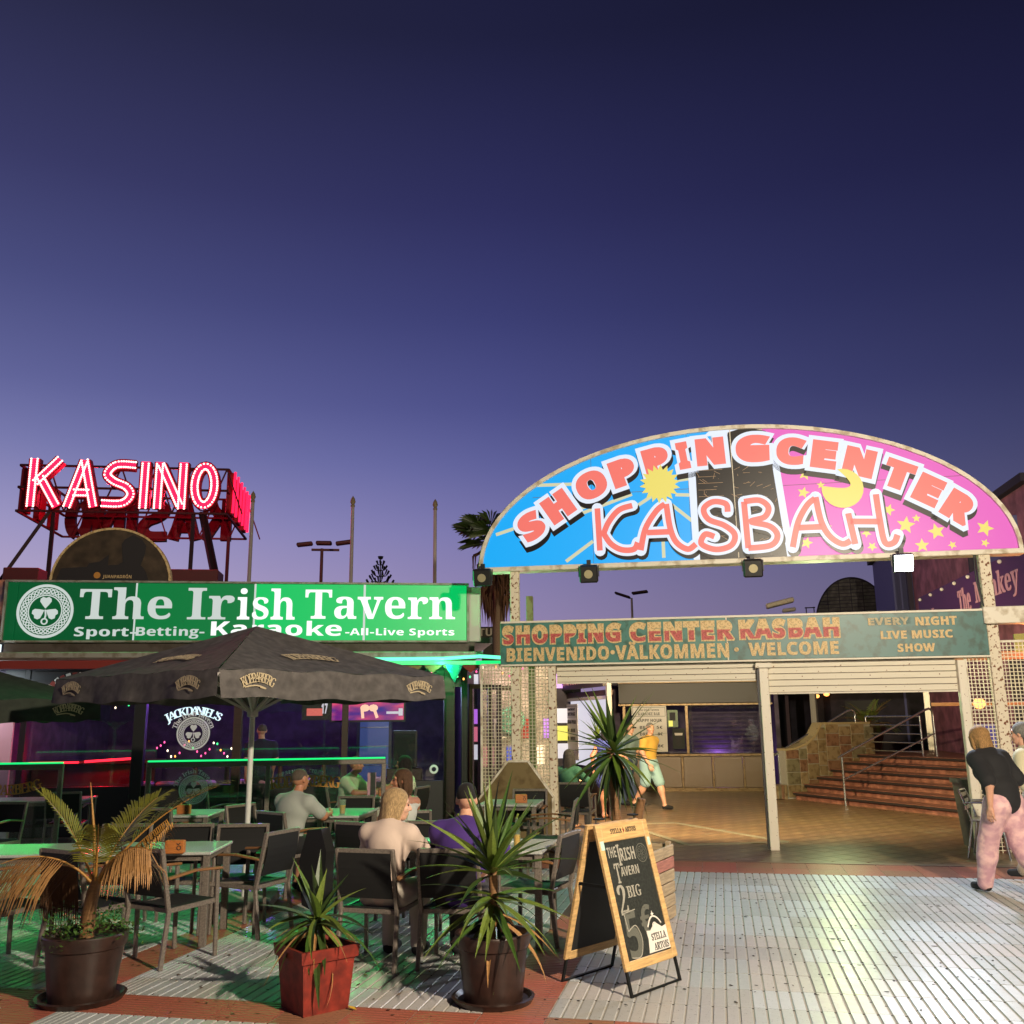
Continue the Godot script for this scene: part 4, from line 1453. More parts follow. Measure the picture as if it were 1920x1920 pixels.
func tavern() -> void:
	steps_and_counters()
	var t := tavern_at
	var b := thing("tavern_building", "glass fronted tavern with dark wood posts behind the terrace", "building", t)
	boxes("floor", [[Vector3(3.4, 0.03, -3.2), Vector3(7.6, 0.06, 6.2)]], M.interior_floor, b)
	boxes("back_wall", [[Vector3(3.4, 1.5, -6.3), Vector3(7.8, 3.0, 0.16)]], M.interior, b)
	boxes("side_wall", [[Vector3(-0.3, 1.5, -3.3), Vector3(0.16, 3.0, 5.8)]], M.interior, b)
	boxes("side_wall", [[Vector3(7.28, 1.5, -4.3), Vector3(0.16, 3.0, 3.9)]], M.interior, b)
	boxes("ceiling", [[Vector3(3.4, 2.66, -3.3), Vector3(7.7, 0.1, 6.0)]], M.interior, b)
	boxes("roof", [[Vector3(3.45, 3.05, -3.2), Vector3(8.0, 0.1, 6.6)]], M.roof_grey, b)
	boxes("kick_wall", [[Vector3(3.4, 0.4, -0.42), Vector3(6.75, 0.8, 0.14)]], M.black_panel, b)
	boxes("header", [[Vector3(3.4, 2.48, -0.4), Vector3(7.3, 0.34, 0.12)]], M.black_panel, b)
	for e in [[0.08, 0.09, "black_panel"], [1.83, 0.18, "black_panel"], [3.35, 0.13, "dark_wood"], [5.06, 0.1, "dark_wood"], [6.77, 0.18, "dark_wood"], [7.02, 0.1, "black_panel"]]:
		boxes("post", [[Vector3(e[0], 1.35, -0.4), Vector3(e[1], 2.6, 0.16)]], M[e[2]], b, 0.006)
	for e in [[0.95, 1.56], [2.6, 1.34], [4.2, 1.56], [5.9, 1.54]]:
		boxes("pane", [[Vector3(e[0], 1.56, -0.4), Vector3(e[1], 1.5, 0.01)]], M.pane, b)
	# folding doors on the right corner
	for e in [[7.3, -0.55, 28.0], [7.52, -1.1, -40.0], [7.9, -1.4, 20.0]]:
		var q := at(e[0], 0, e[1], e[2])
		boxes("door_frame", [[Vector3(-0.2, 1.2, 0), Vector3(0.07, 2.3, 0.06)], [Vector3(0.2, 1.2, 0), Vector3(0.07, 2.3, 0.06)], [Vector3(0, 2.32, 0), Vector3(0.47, 0.08, 0.06)], [Vector3(0, 0.3, 0), Vector3(0.4, 0.5, 0.04)]], M.dark_wood, b, 0.004, q)
		boxes("door_pane", [[Vector3(0, 1.4, 0), Vector3(0.34, 1.7, 0.008)]], M.pane, b, 0.0, q)
	# fascia, gutter, awning
	boxes("fascia", [[Vector3(3.5, 2.93, 0.1), Vector3(7.3, 0.18, 0.1)]], M.fascia, b, 0.006)
	boxes("gutter", [[Vector3(3.55, 2.79, 0.3), Vector3(7.4, 0.09, 0.5)]], M.gutter, b, 0.01)
	boxes("soffit", [[Vector3(3.5, 2.73, 0.1), Vector3(7.3, 0.03, 0.9)]], M.fascia, b)
	var aw := MB.new()
	aw.box(Vector3(1.7, 2.64, 0.62), Vector3(3.7, 0.12, 0.03))
	for i in 12:
		aw.prism(PackedVector2Array([Vector2(4.2 + 0.3 * i - 0.6, 2.62), Vector2(4.5 + 0.3 * i - 0.6, 2.62), Vector2(4.35 + 0.3 * i - 0.6, 2.5)]), 0.5, 0.51)
	put("awning_valance", aw, M.awning_red, b)
	# --- sign ---
	var s := thing("tavern_sign", "long green light box sign reading The Irish Tavern with a shamrock emblem", "sign", t * at(3.43, 3.49, 0.2))
	boxes("case", [[Vector3(0, 0, -0.12), Vector3(7.2, 0.94, 0.2)]], M.gutter, s, 0.01)
	boxes("frame", [[Vector3(0, 0.47, 0.01), Vector3(7.22, 0.03, 0.08)], [Vector3(0, -0.47, 0.01), Vector3(7.22, 0.03, 0.08)], [Vector3(-3.6, 0, 0.01), Vector3(0.03, 0.96, 0.08)], [Vector3(3.6, 0, 0.01), Vector3(0.03, 0.96, 0.08)]], M.gutter, s)
	boxes("end_box", [[Vector3(3.72, -0.02, -0.1), Vector3(0.2, 0.9, 0.2)]], M.wash_light, s, 0.01)
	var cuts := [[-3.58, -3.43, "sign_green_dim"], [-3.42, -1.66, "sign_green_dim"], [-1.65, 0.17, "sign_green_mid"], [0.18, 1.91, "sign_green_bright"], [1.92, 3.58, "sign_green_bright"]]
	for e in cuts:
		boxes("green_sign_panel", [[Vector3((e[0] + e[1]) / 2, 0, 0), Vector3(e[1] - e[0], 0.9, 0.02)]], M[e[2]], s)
	boxes("sign_seam", [[Vector3(-1.655, 0, 0.01), Vector3(0.025, 0.9, 0.016)], [Vector3(0.175, 0, 0.01), Vector3(0.03, 0.9, 0.016)], [Vector3(1.915, 0, 0.01), Vector3(0.035, 0.9, 0.016)]], M.sign_letter_dim, s)
	emblem(0.42, M.sign_letter_dim, s, at(-3.0, 0.0, 0.012), 0.008)
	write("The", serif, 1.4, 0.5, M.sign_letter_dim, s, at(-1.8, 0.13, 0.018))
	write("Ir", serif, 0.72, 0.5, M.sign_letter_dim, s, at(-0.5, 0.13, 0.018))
	write("ish", serif, 0.9, 0.5, M.sign_letter, s, at(0.36, 0.13, 0.018))
	write("Tavern", serif, 2.42, 0.47, M.sign_letter, s, at(2.18, 0.13, 0.018))
	write("Sport-", sans, 0.92, 0.19, M.sign_letter_dim, s, at(-2.08, -0.34, 0.018))
	write("Betting-", sans, 1.04, 0.19, M.sign_letter_dim, s, at(-1.1, -0.33, 0.018))
	write("Karaoke", sans, 2.04, 0.24, M.sign_letter, s, at(0.54, -0.26, 0.018))
	write("-All-Live Sports", sans, 1.76, 0.15, M.sign_letter, s, at(2.5, -0.33, 0.018))
	for e in [[-1.7, 3.4, Color(0.1, 1.0, 0.45), 4.0], [1.8, 3.4, Color(0.1, 1.0, 0.5), 15.0]]:
		var l := AreaLight3D.new()
		l.name = "glow"
		l.area_size = Vector2(e[1], 0.8)
		l.light_color = e[2]
		l.light_energy = e[3]
		l.area_range = 30.0
		l.area_attenuation = 2.0
		l.shadow_enabled = true
		l.basis = Basis(Vector3.UP, PI)
		l.position = Vector3(e[0], 0, 0.08)
		s.add_child(l, true)
	# --- half round sign on the roof ---
	var d := thing("half_round_sign", "dark half round roof sign with a man's silhouette and JUANPADRÓN", "sign", t * at(1.14, 4.05, -0.6))
	var hp := ellipse_half(0.95, 0.92, 30)
	var dm := MB.new()
	dm.prism(hp, -0.1, 0)
	put("panel", dm, mat("dusk_print", srgb(92, 76, 58), 0.45, 0.0, "blotch", 0.6), d)
	var rim := MB.new()
	rim.ribbon(hp, 0.035, -0.12, 0.02)
	rim.box(Vector3(0, -0.02, -0.05), Vector3(1.96, 0.04, 0.14))
	put("rim", rim, M.sand_paint, d)
	var si := MB.new()
	si.prism(PackedVector2Array([Vector2(-0.88, 0.01), Vector2(0.62, 0.01), Vector2(0.56, 0.18), Vector2(0.5, 0.27), Vector2(0.46, 0.3), Vector2(0.52, 0.5), Vector2(0.53, 0.64), Vector2(0.44, 0.76), Vector2(0.3, 0.82), Vector2(0.18, 0.74), Vector2(0.13, 0.66), Vector2(0.15, 0.5), Vector2(0.17, 0.36), Vector2(0.1, 0.31), Vector2(-0.06, 0.3), Vector2(-0.06, 0.48), Vector2(-0.2, 0.36), Vector2(-0.36, 0.33), Vector2(-0.4, 0.27), Vector2(-0.8, 0.24)]), 0.002, 0.006)
	put("silhouette", si, M.ink, d)
	var od := MB.new()
	od.prism(circle(0.055, 18, Vector2(-0.22, 0.13)), 0.008, 0.012)
	put("disc", od, M.orange_print, d)
	write("JUANPADRÓN", sans, 0.46, 0.085, M.sand_paint, d, at(0.1, 0.11, 0.01), "lettering", 0.004)
	# --- painted picture panel at the left end ---
	var pp := thing("mural_hoarding", "colourful picture panel at the left end of the green sign", "sign", t * at(-0.55, 3.5, 0.1))
	boxes("panel", [[Vector3.ZERO, Vector3(0.7, 0.98, 0.06)]], M.mural, pp)
	# --- white light at the far left under the sign ---
	var wl := thing("entrance_light", "bright white light panel under the left end of the gutter", "lamp", t * at(-0.55, 2.72, 0.25))
	boxes("light_panel", [[Vector3.ZERO, Vector3(0.8, 0.5, 0.04)]], glow("entrance_white", srgb(226, 244, 246), 1.4), wl)
	lamp(wl, Vector3(0, -0.3, 0.2), Color(0.9, 0.97, 1.0), 1.2, 0.03)
	var lp := thing("lit_column", "white and blue lit display column at the left edge of the glass front", "display", t * at(-0.3, 0, 0.0))
	boxes("blue_light_panel", [[Vector3(-0.25, 1.3, 0), Vector3(0.3, 1.6, 0.06)]], M.lit_blue, lp)
	boxes("white_light_panel", [[Vector3(0.02, 1.3, 0.01), Vector3(0.2, 1.6, 0.06)]], M.lit_panel, lp)
	boxes("pale_panel", [[Vector3(0.25, 1.3, 0.0), Vector3(0.22, 1.6, 0.06)]], M.rose_print, lp)
	boxes("base", [[Vector3(0, 0.25, 0), Vector3(0.85, 0.5, 0.1)]], M.wash_light, lp)
	# --- roulette picture under the awning ---
	var ro := thing("roulette_picture", "roulette wheel picture on the fascia under the red awning", "picture", t * at(0.85, 2.42, -0.3))
	boxes("panel", [[Vector3(0.1, -0.02, 0), Vector3(1.6, 0.36, 0.02)]], M.black_panel, ro)
	for i in 14:
		var q := PI * (i + 0.5) / 14
		var sg := MB.new()
		sg.box(Vector3(cos(q) * 0.42, sin(q) * 0.28 - 0.18, 0.014), Vector3(0.07, 0.1, 0.006), Basis(Vector3.BACK, q - PI / 2))
		put("segment", sg, M.pot_red if i % 2 else M.paper, ro)
	# --- roof clutter: small spikes along the sign ---
	inside(t)
	rails(t)

func inside(t: Transform3D) -> void:
	# bar counter with its red tube
	var c := thing("inside_counter", "dark bar counter inside the tavern edged with a red light tube", "bar counter", t * at(0.85, 0, -1.5))
	boxes("body", [[Vector3(0, 0.55, -0.3), Vector3(2.0, 1.1, 0.5)]], M.dark_wood, c, 0.01)
	boxes("top", [[Vector3(0, 1.13, -0.25), Vector3(2.1, 0.05, 0.7)]], M.counter_top, c, 0.008)
	var n := MB.new()
	n.tube([Vector3(-1.0, 1.14, 0.14), Vector3(-0.2, 1.14, 0.14)], 0.016, 8)
	n.tube([Vector3(-0.1, 1.15, 0.16), Vector3(0.85, 1.2, 0.16)], 0.02, 8)
	put("neon_tube", n, M.led_red, c)
	lamp(c, Vector3(0.2, 1.3, 0.35), Color(1.0, 0.1, 0.2), 0.8, 0.03)
	# violet wash
	var v := thing("ceiling_lamp", "violet ceiling lamp over the tavern's tables", "lamp", t * at(3.4, 2.5, -2.6))
	boxes("housing", [[Vector3.ZERO, Vector3(2.4, 0.08, 0.12)]], M.black_panel, v)
	boxes("lamp_tube", [[Vector3(0, -0.06, 0), Vector3(2.3, 0.04, 0.06)]], M.led_violet, v)
	lamp(v, Vector3(0, -0.2, 0), Color(0.62, 0.35, 1.0), 3.2, 0.03)
	var v2 := thing("ceiling_lamp", "pale blue ceiling lamp over the right end of the tavern bar", "lamp", t * at(6.0, 2.5, -2.2))
	boxes("housing", [[Vector3.ZERO, Vector3(0.9, 0.08, 0.12)]], M.black_panel, v2)
	boxes("lamp_tube", [[Vector3(0, -0.06, 0), Vector3(0.85, 0.04, 0.06)]], M.lit_panel, v2)
	lamp(v2, Vector3(0, -0.2, 0), Color(0.7, 0.78, 1.0), 1.8, 0.03)
	# televisions
	var tv := thing("television", "wide television showing a match behind the tavern glass", "television", t * at(5.42, 2.06, -0.75))
	boxes("body", [[Vector3(0, 0, -0.03), Vector3(1.26, 0.62, 0.05)]], M.black_panel, tv)
	boxes("screen", [[Vector3(0, 0, 0), Vector3(1.2, 0.56, 0.012)]], M.screen, tv)
	var fig := MB.new()
	fig.ball(Vector3(-0.05, -0.08, 0.01), Vector3(0.08, 0.06, 0.004), 10, 5)
	fig.ball(Vector3(0.09, -0.08, 0.01), Vector3(0.08, 0.06, 0.004), 10, 5)
	fig.box(Vector3(-0.09, -0.17, 0.01), Vector3(0.05, 0.16, 0.006), Basis(Vector3.BACK, 0.1))
	fig.box(Vector3(0.13, -0.17, 0.01), Vector3(0.05, 0.16, 0.006), Basis(Vector3.BACK, 0.35))
	put("screen_picture", fig, glow("screen_skin", srgb(255, 200, 170), 1.2), tv)
	boxes("screen_caption", [[Vector3(0.42, -0.16, 0.01), Vector3(0.22, 0.04, 0.006)], [Vector3(0.55, -0.15, 0.01), Vector3(0.07, 0.12, 0.006)]], M.lit_panel, tv)
	var tv2 := thing("small_screen", "small dark screen beside the wide television", "television", t * at(4.56, 2.0, -0.7))
	boxes("body", [[Vector3(0, 0, -0.03), Vector3(0.46, 0.42, 0.05)]], M.black_panel, tv2)
	boxes("screen", [[Vector3(-0.02, -0.08, 0), Vector3(0.26, 0.12, 0.01)]], glow("screen_coral", srgb(226, 110, 100), 0.9), tv2)
	write("17", heavy, 0.1, 0.17, M.lit_panel, tv2, at(0.14, -0.02, 0.008), "screen_lettering", 0.004)
	# whisky sign
	var js := thing("neon_sign", "white glowing curved neon sign reading JACK DANIEL'S inside the glass", "neon sign", t * at(2.62, 1.9, -0.55))
	write_along("JACK DANIEL'S", serif, 0.13, glow("neon_white", srgb(220, 250, 255), 1.4), js, Transform3D.IDENTITY, arch_place(0.86, 0.12), "neon_lettering", 0.01)
	# window decals
	var wd := thing("window_emblem", "large white round tavern emblem on the glass front", "emblem", t * at(2.66, 1.6, -0.38))
	emblem(0.26, M.white_print, wd, Transform3D.IDENTITY, 0.004)
	write_along("The Irish Tavern", serif, 0.075, M.white_print, wd, Transform3D.IDENTITY, ring_place(0.31, deg_to_rad(165), deg_to_rad(15)), "lettering", 0.003)
	var rg := thing("round_sticker", "round black and white sticker low on the tavern glass", "sticker", t * at(6.52, 0.98, -0.38))
	var rs := MB.new()
	rs.ribbon(circle(0.055, 24), 0.035, 0, 0.004, Transform3D.IDENTITY, true)
	put("ring", rs, M.white_print, rg)
	# tall tables and stools
	for e in [[2.5, -1.6, "red"], [2.9, -2.4, ""], [3.9, -1.8, ""], [4.6, -2.6, ""]]:
		var tb := thing("bar_table", "tall round bar table inside the tavern", "table", t * at(e[0], 0.06, e[1]), "tall tables inside the tavern")
		var m := MB.new()
		m.lathe([Vector2(0, 1.04), Vector2(0.3, 1.04), Vector2(0.3, 1.0), Vector2(0.04, 0.99), Vector2(0.04, 0.04), Vector2(0.22, 0.03), Vector2(0.22, 0.0), Vector2(0, 0)], 18)
		put("top_and_column", m, M.counter_top, tb)
	for e in [[2.15, -1.1], [2.75, -1.2], [3.3, -1.3], [3.7, -1.2], [4.3, -1.4], [1.75, -1.2], [5.6, -1.3], [6.1, -1.5]]:
		var st := thing("bar_stool", "bar stool with a pale round seat inside the tavern", "stool", t * at(e[0], 0.06, e[1]), "bar stools inside the tavern")
		var m := MB.new()
		m.lathe([Vector2(0, 0.76), Vector2(0.15, 0.76), Vector2(0.18, 0.73), Vector2(0.17, 0.69), Vector2(0, 0.68)], 16)
		put("seat", m, M.rose_print, st)
		for k in 4:
			var q := TAU * k / 4 + 0.4
			var lg := MB.new()
			lg.tube([Vector3(cos(q) * 0.1, 0.69, sin(q) * 0.1), Vector3(cos(q) * 0.2, 0, sin(q) * 0.2)], 0.012, 6)
			put("leg", lg, M.chrome, st)
	# speaker, cooler
	var sp := thing("loudspeaker", "black loudspeaker box on the bar behind the right pane", "speaker", t * at(6.05, 0.95, -1.1))
	boxes("cabinet", [[Vector3(0, 0.34, 0), Vector3(0.42, 0.62, 0.34)]], M.black_panel, sp, 0.02)
	boxes("grille", [[Vector3(0, 0.34, 0.175), Vector3(0.36, 0.54, 0.02)]], M.sling, sp, 0.01)
	boxes("stand", [[Vector3(0, -0.43, 0), Vector3(0.6, 0.9, 0.4)]], M.dark_wood, sp, 0.01)
	var fr := thing("drinks_cooler", "glass door drinks cooler lit blue at the back of the bar", "cooler", t * at(5.5, 0.06, -3.6))
	boxes("cabinet", [[Vector3(0, 0.95, -0.2), Vector3(0.7, 1.9, 0.5)]], M.black_panel, fr, 0.01)
	boxes("lit_window", [[Vector3(0, 1.05, 0.06), Vector3(0.56, 1.5, 0.02)]], glow("cooler_blue", srgb(70, 90, 150), 0.5), fr)
	for i in 4:
		boxes("shelf", [[Vector3(0, 0.5 + 0.36 * i, 0.085), Vector3(0.56, 0.02, 0.02)]], M.chrome, fr)
	# strings of small bulbs
	var kinds := ["bulb_pink", "bulb_warm", "bulb_green", "bulb_white"]
	var where := [[2.0, 3.2, 1.35, -0.9, "string of tiny coloured bulbs inside the window emblem pane", 20, 0.1], [0.5, 1.7, 2.1, -1.6, "string of tiny bulbs above the red lit counter", 7, 0.3], [5.7, 7.9, 2.55, 0.35, "string of warm bulbs under the awning beside the blue pennant", 22, 0.12]]
	for e in where:
		var st := thing("fairy_lights", e[4], "fairy lights", t, "strings of coloured bulbs")
		var wire := MB.new()
		var pts := []
		for i in e[5]:
			var u: float = float(i) / (e[5] - 1)
			pts.append(Vector3(lerpf(e[0], e[1], u), e[2] + sin(u * 19.0) * e[6] + rng.randf_range(-0.04, 0.04), e[3] + sin(u * 7.0) * 0.1))
		wire.tube(pts, 0.003, 4)
		put("wire", wire, M.black_panel, st)
		for i in e[5]:
			var bl := MB.new()
			bl.ball(pts[i] + Vector3(0, -0.02, 0.01), Vector3(0.014, 0.02, 0.014), 6, 4)
			put("bulb", bl, M[kinds[rng.randi() % 4]], st)
	# green light tube along the awning edge, and a pennant
	var gt := thing("light_tube", "long glowing green light tube along the right awning edge", "light tube", t)
	var m2 := MB.new()
	m2.tube([Vector3(5.5, 2.71, 0.62), Vector3(6.6, 2.72, 0.6), Vector3(7.2, 2.76, 0.55), Vector3(7.7, 2.73, 0.5)], 0.028, 8)
	put("lamp_tube", m2, M.led_aqua, gt)
	var m3 := MB.new()
	m3.bar(Vector3(5.5, 2.655, 0.6), Vector3(7.75, 2.66, 0.5), 0.05, 0.06)
	put("strip_light", m3, M.led_green, gt)
	lamp(gt, Vector3(6.6, 2.6, 0.72), Color(0.2, 1.0, 0.5), 1.2, 0.03)
	var pn := thing("pennant", "blue green pennant hanging from the awning edge", "pennant", t * at(6.78, 2.62, 0.66))
	var m4 := MB.new()
	m4.prism(PackedVector2Array([Vector2(-0.14, 0), Vector2(0.14, 0), Vector2(0.0, -0.28)]), 0, 0.004)
	put("cloth", m4, mat("pennant_blue", srgb(20, 110, 120), 0.8), pn)
	# green round sign behind the folding doors
	var gs := thing("green_round_sign", "round green beer sign on the wall behind the folding doors", "sign", t * at(8.05, 1.75, -2.2, 10))
	var m5 := MB.new()
	m5.prism(circle(0.26, 26), 0, 0.03)
	put("disc", m5, mat("beer_green", srgb(20, 80, 60), 0.5), gs)
	var m6 := MB.new()
	m6.ribbon(circle(0.22, 26), 0.02, 0.03, 0.036, Transform3D.IDENTITY, true)
	for i in 5:
		m6.ribbon(smooth([Vector2(-0.12 + 0.05 * i, -0.1), Vector2(-0.06 + 0.05 * i, 0.0), Vector2(-0.1 + 0.05 * i, 0.1)]), 0.016, 0.03, 0.036)
	put("scroll", m6, mat("beer_mint", srgb(60, 140, 110), 0.5), gs)
	var sw := thing("side_wall_mural", "wall behind the folding doors hung with bright clothes and pictures", "wall", t * at(8.2, 0, -2.4, 5))
	boxes("wall", [[Vector3(0, 1.4, 0), Vector3(1.5, 2.8, 0.12)]], M.plaster, sw)
	for i in 6:
		boxes("picture", [[Vector3(-0.6 + 0.24 * i, 1.1 + 0.5 * (i % 2), 0.07), Vector3(0.24, 0.36, 0.02)]], [M.rose_print, M.paper, M.lit_blue, M.awning_red, M.paper, M.lit_violet][i], sw)
	lamp(sw, Vector3(-0.3, 2.4, 0.7), Color(1.0, 0.85, 0.8), 1.2, 0.03)

func rails(t: Transform3D) -> void:
	for e in [[-0.6, 1.53, "glass balustrade with a green lit rail at the left of the terrace", false], [2.58, 5.74, "glass balustrade with a green lit rail and tavern emblem behind the tables", true]]:
		var r := thing("balustrade", e[2], "balustrade", t * at(0, 0, 2.2), "glass balustrades of the terrace")
		var mid: float = (e[0] + e[1]) / 2
		var w: float = e[1] - e[0]
		var n := 2 if w > 3 else 1
		boxes("handrail", [[Vector3(mid, 1.225, 0), Vector3(w, 0.07, 0.07)]], M.alu, r, 0.01)
		boxes("strip_light", [[Vector3(mid, 1.272, 0.0), Vector3(w - 0.02, 0.022, 0.045)]], M.led_green, r, 0.006)
		for i in n + 1:
			boxes("post", [[Vector3(lerpf(e[0] + 0.03, e[1] - 0.03, float(i) / n), 0.6, 0), Vector3(0.06, 1.2, 0.05)]], M.alu, r, 0.006)
		for i in n:
			var x0: float = lerpf(e[0], e[1], float(i) / n)
			var x1: float = lerpf(e[0], e[1], float(i + 1) / n)
			boxes("pane", [[Vector3((x0 + x1) / 2, 0.65, 0), Vector3(x1 - x0 - 0.1, 1.05, 0.01)]], M.rail_pane, r)
		boxes("bottom_rail", [[Vector3(mid, 0.1, 0), Vector3(w, 0.05, 0.05)]], M.alu, r)
		var gl := AreaLight3D.new()
		gl.name = "glow"
		gl.area_size = Vector2(w - 0.1, 0.03)
		gl.light_color = Color(0.12, 1.0, 0.42)
		gl.light_energy = 0.7
		gl.area_range = 20.0
		gl.area_attenuation = 2.0
		gl.shadow_enabled = true
		gl.basis = Basis(Vector3.UP, PI)
		gl.position = Vector3(mid, 1.272, 0.06)
		r.add_child(gl)
		if e[3]:
			emblem(0.19, M.white_print, r, at(3.2, 0.9, 0.012), 0.004)
			write_along("The Irish Tavern", serif, 0.055, M.white_print, r, at(3.2, 0.9, 0.012), ring_place(0.235, deg_to_rad(170), deg_to_rad(10)), "lettering", 0.003)
			write_along("PREMIUM CIDER", sans, 0.045, M.white_print, r, at(4.62, 1.1, 0.012), arch_place(0.56, 0.04), "lettering", 0.003)
			write_along("KOPPARBERG", serif, 0.15, M.orange_print, r, at(4.66, 0.97, 0.012), arch_place(0.92, 0.03), "lettering", 0.003, 0.8)
		else:
			write_along("KOPPARBERG", serif, 0.13, M.orange_print, r, at(0.86, 0.98, 0.012), arch_place(0.8, -0.08), "lettering", 0.003, 0.8)

func beyond() -> void:
	var t := tavern_at
	# block behind the tavern, roof just below the sign's top edge
	var bk := thing("flat_roof_block", "low flat roofed block behind the green tavern sign", "building", t * at(0.6, 0, -13))
	boxes("wall", [[Vector3(0, 2.5, 0), Vector3(14, 5.0, 8)]], M.plaster, bk)
	boxes("parapet", [[Vector3(0, 5.1, 3.9), Vector3(14, 0.2, 0.2)], [Vector3(0, 5.1, -3.9), Vector3(14, 0.2, 0.2)]], M.plaster, bk)
	boxes("roof_shed", [[Vector3(-0.3, 5.35, 2.2), Vector3(1.7, 0.9, 0.9)]], M.mast_red, bk, 0.02)
	boxes("roof_shed", [[Vector3(-4.6, 5.35, 2.0), Vector3(0.9, 1.0, 0.7)]], M.mast_red, bk, 0.02)
	casino(t)
	# flagpoles
	for e in [[2.21, 7.56, "flagpole nearest the red casino letters, with a rusty top"], [4.76, 7.48, "middle flagpole of the three above the green sign"], [6.91, 7.44, "flagpole nearest the arch, above the last letters of Tavern"]]:
		var p := thing("flagpole", e[2], "flagpole", t * at(e[0], 0, -8.6), "flagpoles behind the tavern")
		var hh: float = e[1]
		p.position = t * Vector3(e[0], 0, -8.7)
		var m := MB.new()
		m.tube([Vector3(0, 0, 0), Vector3(0, hh - 0.25, 0)], [0.06, 0.045], 10)
		put("pole", m, M.pole_paint, p)
		m = MB.new()
		m.lathe([Vector2(0.05, hh - 0.26), Vector2(0.06, hh - 0.22), Vector2(0.04, hh - 0.19), Vector2(0.07, hh - 0.12), Vector2(0.05, hh - 0.03), Vector2(0, hh + 0.05)], 10)
		put("finial", m, M.cap_stone, p)
	# floodlight mast
	var fm := thing("light_mast", "reddish mast with three unlit lamp heads between the flagpoles", "light mast", t * at(3.77, 0, -12))
	var q := MB.new()
	q.tube([Vector3(0, 0, 0), Vector3(0, 6.7, 0)], [0.07, 0.045], 8)
	put("mast", q, M.mast_red, fm)
	boxes("crossbar", [[Vector3(0.1, 6.66, 0), Vector3(0.8, 0.06, 0.08)]], M.mast_red, fm)
	for e in [[-0.5, 6.82, 0.2], [0.05, 6.86, 0.0], [0.62, 6.88, 0.25]]:
		var h := MB.new()
		h.box(Vector3(e[0], e[1], 0), Vector3(0.46, 0.1, 0.3), Basis(Vector3.BACK, e[2] * 0.6), 0.03)
		put("lamp_head", h, M.mast_red, fm)
	# other lamp posts
	var lp := thing("lamp_post", "far lamp post with two flat heads below the arch", "lamp post", at(-4.95, 0, -44.7))
	q = MB.new()
	q.tube([Vector3(0, 0, 0), Vector3(0, 7.3, 0)], [0.1, 0.05], 8)
	put("mast", q, M.wash_light, lp)
	for e in [[-0.42, 7.45, -0.35], [0.4, 7.55, 0.1]]:
		var h := MB.new()
		h.box(Vector3(e[0], e[1], 0), Vector3(0.75, 0.1, 0.5), Basis(Vector3.BACK, e[2]), 0.03)
		put("lamp_head", h, M.steel_dark, lp)
	var fp := thing("floodlight_mast", "pair of tilted floodlights on a low mast behind the banner", "floodlight", at(1.2, 0, -30.0))
	boxes("mast", [[Vector3(0, 2.4, 0), Vector3(0.1, 4.8, 0.1)]], M.steel_dark, fp)
	var fpb := MB.new()
	fpb.box(Vector3(0.0, 5.15, 0), Vector3(0.85, 0.14, 0.4), Basis(Vector3.BACK, 0.22), 0.03)
	put("lamp_head", fpb, M.cream_rust, fp)
	fpb = MB.new()
	fpb.box(Vector3(0.25, 4.92, 0.1), Vector3(0.4, 0.1, 0.3), Basis(Vector3.BACK, 0.1), 0.03)
	put("lamp_head", fpb, M.wash_light, fp)
	# half round mesh sign seen from behind
	var hd := thing("half_round_hoarding", "back of a half round roof sign with a grid of struts and railings", "sign", at(4.35, 5.3, -39.7, -6))
	var a := ellipse_half(1.4, 1.85, 28)
	q = MB.new()
	q.prism(a, -0.05, 0)
	put("panel", q, mat("sign_backing", srgb(112, 108, 106), 0.8, 0.0, "blotch", 0.5), hd)
	q = MB.new()
	q.ribbon(a, 0.06, -0.02, 0.05)
	for i in 12:
		var y := 0.12 + 0.14 * i
		var w := 1.4 * sqrt(maxf(0.0, 1.0 - pow(y / 1.85, 2)))
		q.bar(Vector3(-w, y, 0.02), Vector3(w, y, 0.02), 0.02, 0.025)
	for x in [-0.9, -0.45, 0.0, 0.45, 0.9]:
		q.bar(Vector3(x, 0, 0.03), Vector3(x, 1.85 * sqrt(1.0 - pow(x / 1.4, 2)), 0.03), 0.03, 0.03)
	put("struts", q, M.far_dark, hd)
	q = MB.new()
	for x in [-1.75, -1.45, 1.5, 1.75]:
		q.bar(Vector3(x, -0.3, 0.1), Vector3(x, 0.75, 0.1), 0.04, 0.04)
	q.bar(Vector3(-1.8, 0.72, 0.1), Vector3(-1.4, 0.72, 0.1), 0.04, 0.04)
	q.bar(Vector3(1.45, 0.72, 0.1), Vector3(1.8, 0.72, 0.1), 0.04, 0.04)
	put("railing", q, M.far_dark, hd)
	var hb := thing("far_block", "far low building under the half round sign frame", "building", at(3.4, 0, -42))
	boxes("wall", [[Vector3(0, 2.6, 0), Vector3(13, 5.2, 4)]], M.night_wall, hb)
	# building on the right with its plum sign
	var rb := thing("pink_building", "pinkish two storey building behind the right end of the arch", "building", at(7.6, 0, -23.5, 4))
	boxes("wall", [[Vector3(0.2, 3.0, 0), Vector3(5.6, 6.0, 9.0)]], M.pink_wall, rb)
	boxes("roof_edge", [[Vector3(0.2, 6.05, 0), Vector3(5.9, 0.16, 9.3)]], M.far_dark, rb)
	boxes("upper_window", [[Vector3(-2.62, 5.0, 2.6), Vector3(0.1, 1.0, 2.4)]], M.blue_wall, rb)
	boxes("pipe", [[Vector3(-2.66, 4.9, 0.9), Vector3(0.08, 1.6, 0.08)], [Vector3(-2.7, 5.2, -4.5), Vector3(0.12, 2.4, 0.12)]], M.far_dark, rb)
